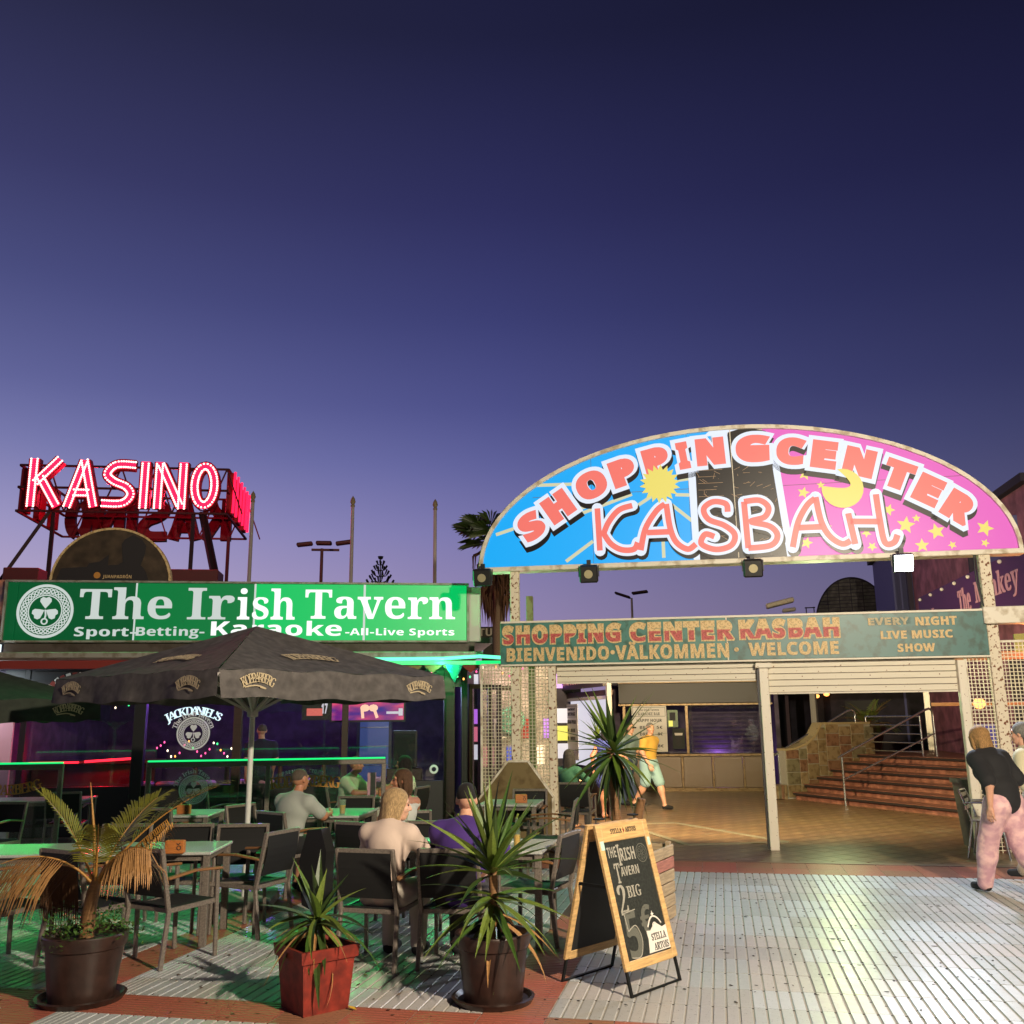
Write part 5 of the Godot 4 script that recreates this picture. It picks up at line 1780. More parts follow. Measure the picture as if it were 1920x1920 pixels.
	var bl := thing("blue_block", "bluish block wall seen behind the lit floodlight", "building", at(9.0, 0, -32, 0))
	boxes("wall", [[Vector3(0, 3.4, 0), Vector3(9, 6.8, 4)]], M.blue_wall, bl)
	boxes("roof_edge", [[Vector3(0, 6.9, 0), Vector3(9.3, 0.2, 4.3)]], M.far_dark, bl)
	var ms := thing("plum_sign", "plum roof sign with pink script The Monkey behind the right post", "sign", Transform3D(Basis(Vector3.UP, deg_to_rad(-86.0)), Vector3(4.42, 4.0, -20.4)))
	boxes("panel", [[Vector3(0, 0, 0), Vector3(7.2, 0.95, 0.1)]], M.plum_sign, ms, 0.01)
	write("The", serif, 0.8, 0.5, M.rose_print, ms, at(0.0, 0.0, 0.06))
	write("Monkey", serif, 2.4, 0.55, M.rose_print, ms, at(1.9, 0.0, 0.06))
	write("J", serif, 0.2, 0.4, M.rose_print, ms, at(-2.4, -0.1, 0.06))
	for i in 8:
		var bb := MB.new()
		bb.ball(Vector3(-3.3 + 0.94 * i, 0.4, 0.08), Vector3(0.04, 0.04, 0.04), 8, 5)
		put("bulb", bb, M.paper, ms)
	# terrace building seen through the right mesh
	var te := thing("mesh_side_terrace", "dim terrace with orange beam and lamps behind the right wire mesh", "building", at(5.6, 0, -17.6, -10))
	boxes("wall", [[Vector3(1.9, 1.5, -2.0), Vector3(6, 3.0, 0.1)]], M.night_wall, te)
	boxes("beam", [[Vector3(0, 2.75, 0), Vector3(5, 0.14, 0.1)], [Vector3(0, 1.95, -0.5), Vector3(5, 0.06, 0.06)]], M.teak, te)
	boxes("green_box", [[Vector3(-0.9, 2.95, 0), Vector3(0.4, 0.3, 0.2)]], M.fern, te)
	boxes("blue_light_panel", [[Vector3(-1.6, 1.35, -1.0), Vector3(0.7, 0.5, 0.05)]], glow("dim_blue", srgb(70, 60, 160), 0.5), te)
	for e in [[-1.75, 1.95], [-0.6, 2.62]]:
		var bb := MB.new()
		bb.ball(Vector3(e[0], e[1], 0.1), Vector3(0.1, 0.09, 0.09), 10, 6)
		put("lamp_bulb", bb, M.bulb_warm, te)
	lamp(te, Vector3(-0.9, 2.3, 0.4), Color(1.0, 0.55, 0.3), 2.0, 0.1)
	# roof boards behind the tavern's right end
	var tu := thing("turbo_sign", "dark roof boards reading TURBO behind the palm", "sign", at(-7.55, 3.9, -29.1, 12))
	boxes("board", [[Vector3(0, 0.55, 0), Vector3(1.5, 0.36, 0.1)], [Vector3(0.25, -0.05, 0.1), Vector3(1.3, 0.7, 0.1)]], M.black_panel, tu, 0.01)
	write("TURBO", sans, 1.2, 0.24, M.wash_light, tu, at(0.05, 0.56, 0.06))
	write("TURBO", sans, 0.7, 0.15, M.wash_light, tu, at(0.35, 0.02, 0.16))
	boxes("leg", [[Vector3(-0.4, -2.2, 0), Vector3(0.1, 3.9, 0.1)], [Vector3(0.5, -2.2, 0), Vector3(0.1, 3.9, 0.1)]], M.steel_dark, tu)
	trees()

func casino(t: Transform3D) -> void:
	var c := thing("casino_sign", "glowing red KASINO letters studded with bulbs on a roof truss", "sign", t * at(0, 0, -12))
	var P := func(x: float, y: float) -> Vector2: return Vector2(x, y)
	var L := {}
	L["K"] = [-4.55, [[P.call(0.13, 0), P.call(0.13, 1.4)], [P.call(0.82, 1.4), P.call(0.2, 0.68)], [P.call(0.34, 0.84), P.call(0.84, 0.0)]]]
	L["A"] = [-3.55, [[P.call(0.12, 0), P.call(0.5, 1.38)], [P.call(0.5, 1.38), P.call(0.84, 0.0)], [P.call(0.28, 0.42), P.call(0.72, 0.42)]]]
	L["S"] = [-2.55, [smooth([P.call(0.92, 1.27), P.call(0.4, 1.27), P.call(0.16, 1.0), P.call(0.35, 0.78), P.call(0.7, 0.62), P.call(0.84, 0.38), P.call(0.62, 0.13), P.call(0.06, 0.12)], 5)]]
	L["I"] = [-1.5, [[P.call(0.15, 0), P.call(0.15, 1.38)]]]
	L["N"] = [-1.08, [[P.call(0.13, 0), P.call(0.13, 1.38)], [P.call(0.17, 1.3), P.call(0.76, 0.08)], [P.call(0.8, 0), P.call(0.8, 1.38)]]]
	var ov := []
	for i in 25:
		ov.append(P.call(0.4 + 0.28 * cos(TAU * i / 24.0), 0.7 + 0.58 * sin(TAU * i / 24.0)))
	L["O"] = [-0.06, [PackedVector2Array(ov)]]
	var bulb := MB.new()
	bulb.ball(Vector3.ZERO, Vector3(0.03, 0.03, 0.025), 6, 4)
	var bm := bulb.mesh()
	for k in L:
		var sub := Node3D.new()
		sub.name = "letter"
		c.add_child(sub, true)
		sub.position = Vector3(L[k][0], 7.82, 0)
		var case := MB.new()
		var face := MB.new()
		var spots := []
		for s in L[k][1]:
			var p := PackedVector2Array(s)
			case.ribbon(p, 0.32, -0.22, 0.0)
			face.ribbon(p, 0.24, 0.001, 0.012)
			var d := 0.0
			for i in p.size() - 1:
				var seg := p[i].distance_to(p[i + 1])
				var dir := (p[i + 1] - p[i]).normalized()
				var nn := dir.orthogonal()
				while d < seg:
					for sd in [-1.0, 1.0]:
						var q = p[i] + dir * d + nn * 0.085 * sd
						spots.append(Transform3D(Basis.IDENTITY, Vector3(q.x, q.y, 0.03)))
					d += 0.066
				d -= seg
		put("channel", case, M.casino_red, sub)
		put("neon_face", face, M.neon_red, sub)
		var mm := MultiMesh.new()
		mm.transform_format = MultiMesh.TRANSFORM_3D
		mm.mesh = bm
		mm.instance_count = spots.size()
		for i in spots.size():
			mm.set_instance_transform(i, spots[i])
		var o := MultiMeshInstance3D.new()
		o.name = "bulbs"
		o.multimesh = mm
		o.material_override = M.neon_bulb
		o.set_meta("kind", "stuff")
		sub.add_child(o, true)
	# back letters, seen reversed
	for k in L:
		var back := MB.new()
		for s in L[k][1]:
			back.ribbon(PackedVector2Array(s), 0.34, -0.2, 0.0)
		put("back_letter", back, M.casino_back, c, Transform3D(Basis.from_scale(Vector3(-1, 1, 1)), Vector3(-4.2 - L[k][0], 7.75, -4.6)))
	# letters of the right and left sides, seen edge on
	for e in [[0.95, -0.9], [0.95, -2.1], [0.95, -3.3], [-4.9, -0.9], [-4.9, -2.1], [-4.9, -3.3]]:
		boxes("side_letter", [[Vector3(e[0], 8.45, e[1]), Vector3(0.2, 1.3, 0.5)]], M.casino_red, c, 0.02)
	var nt := MB.new()
	for z in [-0.6, -1.2, -1.9, -2.5, -3.1, -3.6]:
		nt.tube([Vector3(1.08, 7.85, z), Vector3(1.1, 9.1, z)], 0.04, 6)
	put("neon_tube", nt, M.neon_red, c)
	var tr := MB.new()
	for z in [-0.3, -4.3]:
		for y in [7.75, 8.45, 9.1]:
			tr.bar(Vector3(-4.9, y, z), Vector3(0.95, y, z), 0.06, 0.06)
		for i in 6:
			var x := -4.6 + 1.0 * i
			tr.bar(Vector3(x, 7.75, z), Vector3(x + 0.5, 9.1, z), 0.04, 0.04)
			tr.bar(Vector3(x + 0.5, 9.1, z), Vector3(x + 1.0, 7.75, z), 0.04, 0.04)
	for x in [-4.9, 0.95]:
		for y in [7.75, 8.45, 9.1]:
			tr.bar(Vector3(x, y, -0.3), Vector3(x, y, -4.3), 0.06, 0.06)
	put("truss", tr, M.casino_back, c)
	for e in [[-4.0, -0.4, -5.2, 0.2], [-3.9, -0.4, -3.9, -0.4], [0.0, -0.4, 0.0, -0.4], [0.2, -0.4, 0.95, 0.4], [-3.9, -4.2, -3.9, -4.2], [0.4, -4.2, 0.4, -4.2], [0.3, -0.4, 0.6, -3.0]]:
		var lg := MB.new()
		lg.bar(Vector3(e[0], 7.8, e[1]), Vector3(e[2], 5.2, e[3]), 0.1, 0.1)
		put("leg", lg, M.steel_dark, c)
	var l := AreaLight3D.new()
	l.name = "glow"
	l.area_size = Vector2(5.2, 1.3)
	l.light_color = Color(1.0, 0.12, 0.25)
	l.light_energy = 30.0
	l.area_range = 60.0
	l.area_attenuation = 2.0
	l.shadow_enabled = true
	l.basis = Basis(Vector3.UP, PI)
	l.position = Vector3(-1.9, 8.5, 0.15)
	c.add_child(l)
	lamp(c, Vector3(-3.2, 8.5, -1.6), Color(1.0, 0.12, 0.25), 2.6, 0.05)  # two red lights added inside the truss, standing in for the bulbs spilling backward
	lamp(c, Vector3(-0.6, 8.5, -1.6), Color(1.0, 0.12, 0.25), 2.6, 0.05)

func trees() -> void:
	# fan palm with a skirt of dead fronds
	var p := thing("fan_palm", "fan palm with a shaggy skirt of dead fronds behind the arch's left tip", "palm", at(-6.0, 0, -23.2))
	var m := MB.new()
	m.tube([Vector3(0, 0, 0), Vector3(0.05, 3.0, 0), Vector3(0.02, 6.0, 0)], [0.2, 0.15, 0.14], 10)
	put("trunk", m, M.trunk, p)
	m = MB.new()
	for i in 260:
		var q := rng.randf() * TAU
		var y := rng.randf_range(4.9, 6.2)
		var r0 := 0.12
		var r1 := rng.randf_range(0.25, 0.62) * (0.5 + 0.5 * (y - 4.4) / 1.8)
		var ln := rng.randf_range(0.5, 1.0)
		var d := Vector3(cos(q), 0, sin(q))
		var a := Vector3(0, y, 0) + d * r0
		var b := Vector3(0, y - ln * 0.35, 0) + d * r1
		var c := Vector3(0, y - ln, 0) + d * r1 * rng.randf_range(0.8, 1.1)
		m.tube([a, b, c], [0.02, 0.03, 0.004], 3, false)
	put("dead_fronds", m, M.skirt, p)
	m = MB.new()
	for i in 26:
		var q := rng.randf() * TAU
		var el := rng.randf_range(-0.2, 0.9)
		var d := Vector3(cos(q) * cos(el), sin(el), sin(q) * cos(el))
		var hub := Vector3(0, 6.15, 0) + d * rng.randf_range(0.5, 0.8)
		m.tube([Vector3(0, 6.1, 0), hub], 0.018, 4, false)
		var sd := d.cross(Vector3.UP).normalized()
		var up := sd.cross(d)
		for k in 13:
			var f := deg_to_rad(-78 + 13 * k)
			var dd := (d * cos(f) + sd * sin(f)).normalized()
			var tip := hub + dd * 0.62 + Vector3.DOWN * 0.16
			var wv := up.cross(dd).normalized() * 0.025
			m.quad(hub, hub + dd * 0.35 + wv, tip, hub + dd * 0.35 - wv)
	put("crown", m, M.yucca_3, p)
	# araucaria tip
	var ar := thing("norfolk_pine", "tip of a Norfolk pine with tiered branches between two flagpoles", "tree", tavern_at * at(5.36, 0, -24))
	m = MB.new()
	m.tube([Vector3(0, 0, 0), Vector3(0, 8.45, 0)], [0.16, 0.02], 6)
	put("trunk", m, M.far_tree, ar)
	m = MB.new()
	for tier in 11:
		var y := 8.4 - 0.25 * tier
		var ln := 0.08 + 0.1 * tier
		for k in 6:
			var q := TAU * k / 6 + tier * 0.6
			var d := Vector3(cos(q), 0.0, sin(q))
			var a := Vector3(0, y, 0)
			var b := a + d * ln * 0.6 + Vector3.UP * ln * 0.12
			var c := a + d * ln + Vector3.UP * ln * 0.5
			m.tube([a, b, c], [0.016, 0.02, 0.012], 4, false)
			m.tube([b.lerp(c, 0.3), c + Vector3.UP * 0.09], [0.03, 0.045], 4)
	put("crown", m, M.far_tree, ar)

var chair0: Node3D
var table_legs := {}

func make_chair() -> Node3D:
	var t := thing("terrace_chair", "", "chair")
	var b := MB.new()
	for s in [-1.0, 1.0]:
		b = MB.new()
		b.bar(Vector3(0.232 * s, 0, -0.27), Vector3(0.226 * s, 0.4, -0.215), 0.028, 0.036, 0.005)
		b.bar(Vector3(0.226 * s, 0.385, -0.217), Vector3(0.222 * s, 0.85, -0.31), 0.028, 0.036, 0.005)
		put("leg", b, M.alu, t)
		b = MB.new()
		b.bar(Vector3(0.232 * s, 0, 0.25), Vector3(0.232 * s, 0.635, 0.235), 0.026, 0.034, 0.005)
		put("leg", b, M.alu, t)
		b = MB.new()
		b.bar(Vector3(0.236 * s, 0.648, 0.27), Vector3(0.236 * s, 0.662, 0.0), 0.046, 0.02, 0.006)
		b.bar(Vector3(0.236 * s, 0.662, 0.004), Vector3(0.23 * s, 0.632, -0.25), 0.046, 0.02, 0.006)
		put("armrest", b, M.teak, t)
	b = MB.new()
	b.bar(Vector3(-0.222, 0.835, -0.305), Vector3(0.222, 0.835, -0.305), 0.03, 0.034, 0.005)
	put("back_frame", b, M.alu, t)
	b = MB.new()
	b.bar(Vector3(-0.23, 0.41, 0.235), Vector3(0.23, 0.41, 0.235), 0.026, 0.034, 0.004)
	b.bar(Vector3(-0.222, 0.4, -0.2), Vector3(0.222, 0.4, -0.2), 0.026, 0.034, 0.004)
	for s in [-1.0, 1.0]:
		b.bar(Vector3(0.222 * s, 0.4, -0.21), Vector3(0.222 * s, 0.41, 0.24), 0.026, 0.034, 0.004)
	put("seat_frame", b, M.alu, t)
	var k := 8
	b = MB.new()
	for i in k:
		var u0 := -0.21 + 0.43 * i / k
		var u1 := -0.21 + 0.43 * (i + 1) / k
		var y0 := 0.427 - 0.02 * sin(PI * i / k)
		var y1 := 0.427 - 0.02 * sin(PI * (i + 1) / k)
		b.bar(Vector3(0, y0, u0), Vector3(0, y1, u1 + 0.002), 0.425, 0.009)
	put("seat", b, M.sling, t)
	b = MB.new()
	for i in 6:
		var y0 := 0.5 + 0.32 * i / 6
		var y1 := 0.5 + 0.32 * (i + 1) / 6
		var bow := 0.018
		b.bar(Vector3(0, y0, -0.233 - (y0 - 0.4) * 0.2 + bow * -sin(PI * i / 6.0)), Vector3(0, y1 + 0.002, -0.233 - (y1 - 0.4) * 0.2 + bow * -sin(PI * (i + 1) / 6.0)), 0.42, 0.009, 0.0, Vector3.BACK)
	put("backrest", b, M.sling, t)
	return t

var chair_used := false
func chair(x: float, z: float, turn: float, label: String, inset := 0.3) -> Node3D:
	var d := Vector3(sin(deg_to_rad(turn)), 0, cos(deg_to_rad(turn)))
	var o: Node3D = chair0
	if chair_used:
		o = chair0.duplicate()
		o.name = numbered("terrace_chair")
		add_child(o)
	chair_used = true
	o.transform = Transform3D(Basis(Vector3.UP, deg_to_rad(turn)), Vector3(x, 0, z) + d * inset)
	return tag(o, label, "chair", "aluminium armchairs of the terrace")

func table(x: float, z: float, w: float, d: float, turn: float, label: String) -> Node3D:
	var t := thing("terrace_table", label, "table", at(x, 0, z, turn), "aluminium tables of the terrace")
	boxes("tabletop", [[Vector3(0, 0.722, 0), Vector3(w, 0.026, d)]], M.table_top, t, 0.006)
	boxes("apron", [[Vector3(0, 0.685, d / 2 - 0.05), Vector3(w - 0.12, 0.045, 0.02)], [Vector3(0, 0.685, -d / 2 + 0.05), Vector3(w - 0.12, 0.045, 0.02)], [Vector3(w / 2 - 0.05, 0.685, 0), Vector3(0.02, 0.045, d - 0.12)], [Vector3(-w / 2 + 0.05, 0.685, 0), Vector3(0.02, 0.045, d - 0.12)]], M.alu, t)
	for sx in [-1.0, 1.0]:
		for sz in [-1.0, 1.0]:
			boxes("leg", [[Vector3(sx * (w / 2 - 0.04), 0.354, sz * (d / 2 - 0.04)), Vector3(0.055, 0.708, 0.055)]], M.alu, t, 0.005)
	return t

func bottle(x: float, z: float, label: String) -> void:
	var t := thing("beer_bottle", label, "bottle", at(x, 0.735, z), "clear beer bottles on the couple's table")
	var m := MB.new()
	m.lathe([Vector2(0, 0), Vector2(0.03, 0.0), Vector2(0.031, 0.01), Vector2(0.031, 0.12), Vector2(0.026, 0.145), Vector2(0.014, 0.18), Vector2(0.0125, 0.225), Vector2(0.014, 0.23), Vector2(0.012, 0.235)], 14)
	put("glass", m, M.tumbler, t)
	m = MB.new()
	m.lathe([Vector2(0, 0.006), Vector2(0.026, 0.006), Vector2(0.026, 0.1), Vector2(0, 0.1)], 12)
	put("beer", m, M.beer, t)
	m = MB.new()
	m.box(Vector3(0.004, 0.245, 0), Vector3(0.018, 0.05, 0.012), Basis(Vector3.BACK, -0.4), 0.004)
	put("lime_wedge", m, M.fern, t)

func furniture() -> void:
	chair0 = make_chair()
	chair(-2.80, -6.9, 177, "chair the blonde woman sits on, its dark back to the camera")
	chair(-2.19, -7.0, 183, "chair the man in purple sits on, behind the tall potted yucca")
	chair(-4.0, -7.94, -100, "empty chair seen from the side at the right end of the long table")
	chair(-4.52, -6.7, 163, "empty chair with its back turned, in front of the long table beside the palm pot")
	chair(-5.08, -6.5, 165, "chair half hidden behind the potted palm's fronds")
	chair(-5.68, -6.3, 168, "chair cut by the left edge of the picture at the long table")
	chair(-5.72, -8.2, 14, "chair on the far side of the long table, behind the palm's big frond")
	chair(-5.14, -8.3, 16, "chair on the far side of the long table, left of the wooden menu box")
	chair(-4.6, -8.35, 18, "chair on the far side of the long table, right of the wooden menu box")
	chair(-9.25, -11.77, 205, "chair beside the left glass balustrade, turned to the left")
	chair(-8.82, -10.27, 5, "chair at the far left edge before the glass balustrade")
	chair(-4.92, -9.5, 155, "chair the man in the grey polo shirt sits on")
	chair(-3.62, -8.66, 165, "chair with a black bag hung on it, behind the blonde woman")
	chair(-4.84, -11.6, 8, "empty chair across the table from the man in the grey polo shirt")
	chair(-4.52, -13.3, -95, "chair the woman in the floral dress sits on", 0.33)
	chair(-2.95, -8.85, 5, "empty chair across the table from the couple with beers")
	chair(-1.5, -8.15, -100, "chair seen from the side between the tall yucca and the chalk board")
	chair(-2.0, -11.4, -85, "chair in front of the left gate post, seen from the side")
	chair(-2.54, -14.3, 180, "chair just inside the gate behind the tall yucca's head")
	chair(-2.9, -12.95, 5, "chair behind the small table by the weathered plywood board")
	chair(-7.4, -12.05, 170, "chair behind the glass balustrade below the round emblem")
	chair(-5.72, -10.3, 75, "chair beside the parasol pole, lit green")
	chair(-6.5, -9.75, 185, "chair in front of the small square table behind the long table")
	chair(-5.75, -13.35, 95, "chair the man in the pale shirt sits on behind the balustrade", 0.1)
	chair(-3.55, -9.95, 200, "chair the woman in the strappy top sits on", 0.15)
	var T1 := table(-5.53, -7.42, 2.25, 0.74, 16, "long green lit table with a wooden menu box, in front on the left")
	table(-4.72, -10.75, 0.75, 0.95, 8, "table with a drink in front of the man in the grey polo shirt")
	table(-6.55, -10.45, 0.8, 0.8, 16, "small square table with a menu box behind the long table")
	table(-9.85, -12.0, 1.4, 0.8, 20, "table behind the left glass balustrade")
	table(-2.35, -8.2, 1.35, 0.8, 2, "table with beer bottles between the couple and the gate")
	table(-3.0, -12.3, 0.75, 0.8, 5, "small table with a menu box before the weathered plywood board")
	table(-5.0, -13.25, 0.75, 0.75, 20, "table between the man in the pale shirt and the woman in the floral dress")
	# menu boxes, ashtrays, glasses
	for e in [[-4.6, -7.25, 16, "wooden menu box with a dark print on the long table"], [-6.45, -10.3, 16, "dark wooden menu box on the small square table"], [-2.85, -12.2, 20, "wooden menu box on the small table by the plywood board"], [-5.05, -13.1, 25, "wooden menu box between the man in the pale shirt and the floral dress"]]:
		var m := thing("menu_box", e[3], "menu box", at(e[0], 0.735, e[1], e[2]), "wooden menu boxes on the tables")
		boxes("box", [[Vector3(0, 0.05, 0), Vector3(0.15, 0.1, 0.07)]], M.menu_wood, m, 0.004)
		boxes("inside", [[Vector3(0, 0.101, 0), Vector3(0.13, 0.004, 0.05)]], M.menu_wood, m)
		var pr := MB.new()
		pr.ribbon(circle(0.016, 12, Vector2(0.04, 0.045)), 0.006, 0.035, 0.038, Transform3D.IDENTITY, true)
		pr.ribbon(smooth([Vector2(0.02, 0.08), Vector2(0.035, 0.07), Vector2(0.05, 0.085)]), 0.006, 0.035, 0.038)
		put("print", pr, M.ink, m)
	var card := thing("menu_card", "upright menu card behind the balustrade beside the pale shirted man", "menu card", at(-5.2, 0.735, -13.0, 30))
	boxes("card", [[Vector3(0, 0.16, 0), Vector3(0.12, 0.32, 0.01)]], M.rose_print, card)
	var ash := thing("ashtray", "small glass ashtray on the long table", "ashtray", at(-5.0, 0.735, -7.3))
	var am := MB.new()
	am.lathe([Vector2(0, 0.0), Vector2(0.045, 0.0), Vector2(0.05, 0.028), Vector2(0.042, 0.028), Vector2(0.036, 0.008), Vector2(0, 0.008)], 14)
	put("glass", am, M.tumbler, ash)
	for e in [[-4.55, -10.5, "glass of lager on the polo shirt man's table", "pint glass"], [-4.82, -13.2, "small glass on the table behind the balustrade", "glass"]]:
		var gl := thing("drinking_glass", e[2], "glass", at(e[0], 0.735, e[1]))
		var gm := MB.new()
		gm.lathe([Vector2(0, 0), Vector2(0.032, 0), Vector2(0.042, 0.16), Vector2(0.039, 0.16), Vector2(0.03, 0.006), Vector2(0, 0.006)], 14)
		put("glass", gm, M.tumbler, gl)
		gm = MB.new()
		gm.lathe([Vector2(0, 0.008), Vector2(0.029, 0.008), Vector2(0.036, 0.1), Vector2(0, 0.1)], 12)
		put("beer", gm, M.beer, gl)
	bottle(-2.86, -7.95, "clear beer bottle beside the blonde woman's face")
	bottle(-2.42, -7.98, "clear beer bottle just left of the purple shirted man's head")
	bottle(-2.05, -8.0, "clear beer bottle right of the purple shirted man's ear")
	bottle(-1.92, -8.05, "clear beer bottle nearest the tall yucca on the couple's table")
	var bag := thing("black_bag", "black cloth bag hanging beside the chair behind the blonde woman", "bag", at(-3.98, 0, -8.6, -15))
	var bm := MB.new()
	bm.prism(PackedVector2Array([Vector2(-0.1, 0.12), Vector2(0.08, 0.06), Vector2(0.16, 0.2), Vector2(0.17, 0.6), Vector2(0.1, 0.8), Vector2(-0.06, 0.78), Vector2(-0.15, 0.5)]), -0.06, 0.06)
	put("cloth", bm, M.slate_back, bag)
	parasol(Vector3(-4.96, 0, -9.08), Vector2(1.85, -0.68), 2.22, 2.76, "large dark grey parasol printed KOPPARBERG over the long table", M.parasol)
	parasol(Vector3(-9.35, 0, -9.4), Vector2(1.85, -0.65), 2.05, 2.6, "dark green grey parasol cut by the left edge of the picture", M.parasol_green)
	# things on the right
	var bin := thing("grey_planter", "tall grey tapered planter beside the gate, behind the metal chair", "planter", at(3.05, 0, -14.75, 12))
	var q := MB.new()
	q.lathe([Vector2(0, 0), Vector2(0.26, 0), Vector2(0.34, 0.84), Vector2(0.37, 0.84), Vector2(0.37, 0.9), Vector2(0.32, 0.9), Vector2(0.3, 0.8), Vector2(0, 0.8)], 4, Vector3.ZERO)
	put("body", q, mat("planter_grey", srgb(112, 106, 100), 0.6, 0.0, "blotch", 1.0), bin, at(0, 0, 0, 45))
	var mc := thing("metal_chair", "tubular chrome chair with pale arms beside the gate at the right", "chair", at(2.95, 0, -13.75, 70))
	q = MB.new()
	for s in [-1.0, 1.0]:
		q.tube([Vector3(0.24 * s, 0.0, 0.22), Vector3(0.22 * s, 0.44, 0.16), Vector3(0.24 * s, 0.66, 0.2), Vector3(0.25 * s, 0.68, 0.05), Vector3(0.24 * s, 0.67, -0.24), Vector3(0.2 * s, 0.45, -0.18), Vector3(0.24 * s, 0.0, -0.26)], 0.014, 8)
	q.tube([Vector3(-0.24, 0.67, -0.24), Vector3(-0.2, 0.82, -0.3), Vector3(0.2, 0.82, -0.3), Vector3(0.24, 0.67, -0.24)], 0.014, 8)
	put("frame", q, M.chrome, mc)
	boxes("seat", [[Vector3(0, 0.45, 0), Vector3(0.42, 0.02, 0.42)]], M.alu_light, mc, 0.006)
	for i in 3:
		boxes("back_slat", [[Vector3(0, 0.6 + 0.08 * i, -0.25 - 0.015 * i), Vector3(0.4, 0.05, 0.012)]], M.alu_light, mc, 0.004)
	var dc := thing("dark_chair", "dark upholstered chair on the landing above the steps", "chair", at(5.6, 0.885, -24.2, -60))
	boxes("seat", [[Vector3(0, 0.45, 0), Vector3(0.46, 0.08, 0.46)]], M.slate_back, dc, 0.02)
	boxes("backrest", [[Vector3(0, 0.75, -0.22), Vector3(0.44, 0.45, 0.04)]], M.slate_back, dc, 0.02)
	for sx in [-1.0, 1.0]:
		for sz in [-1.0, 1.0]:
			boxes("leg", [[Vector3(0.2 * sx, 0.21, 0.2 * sz), Vector3(0.03, 0.42, 0.03)]], M.chrome, dc)

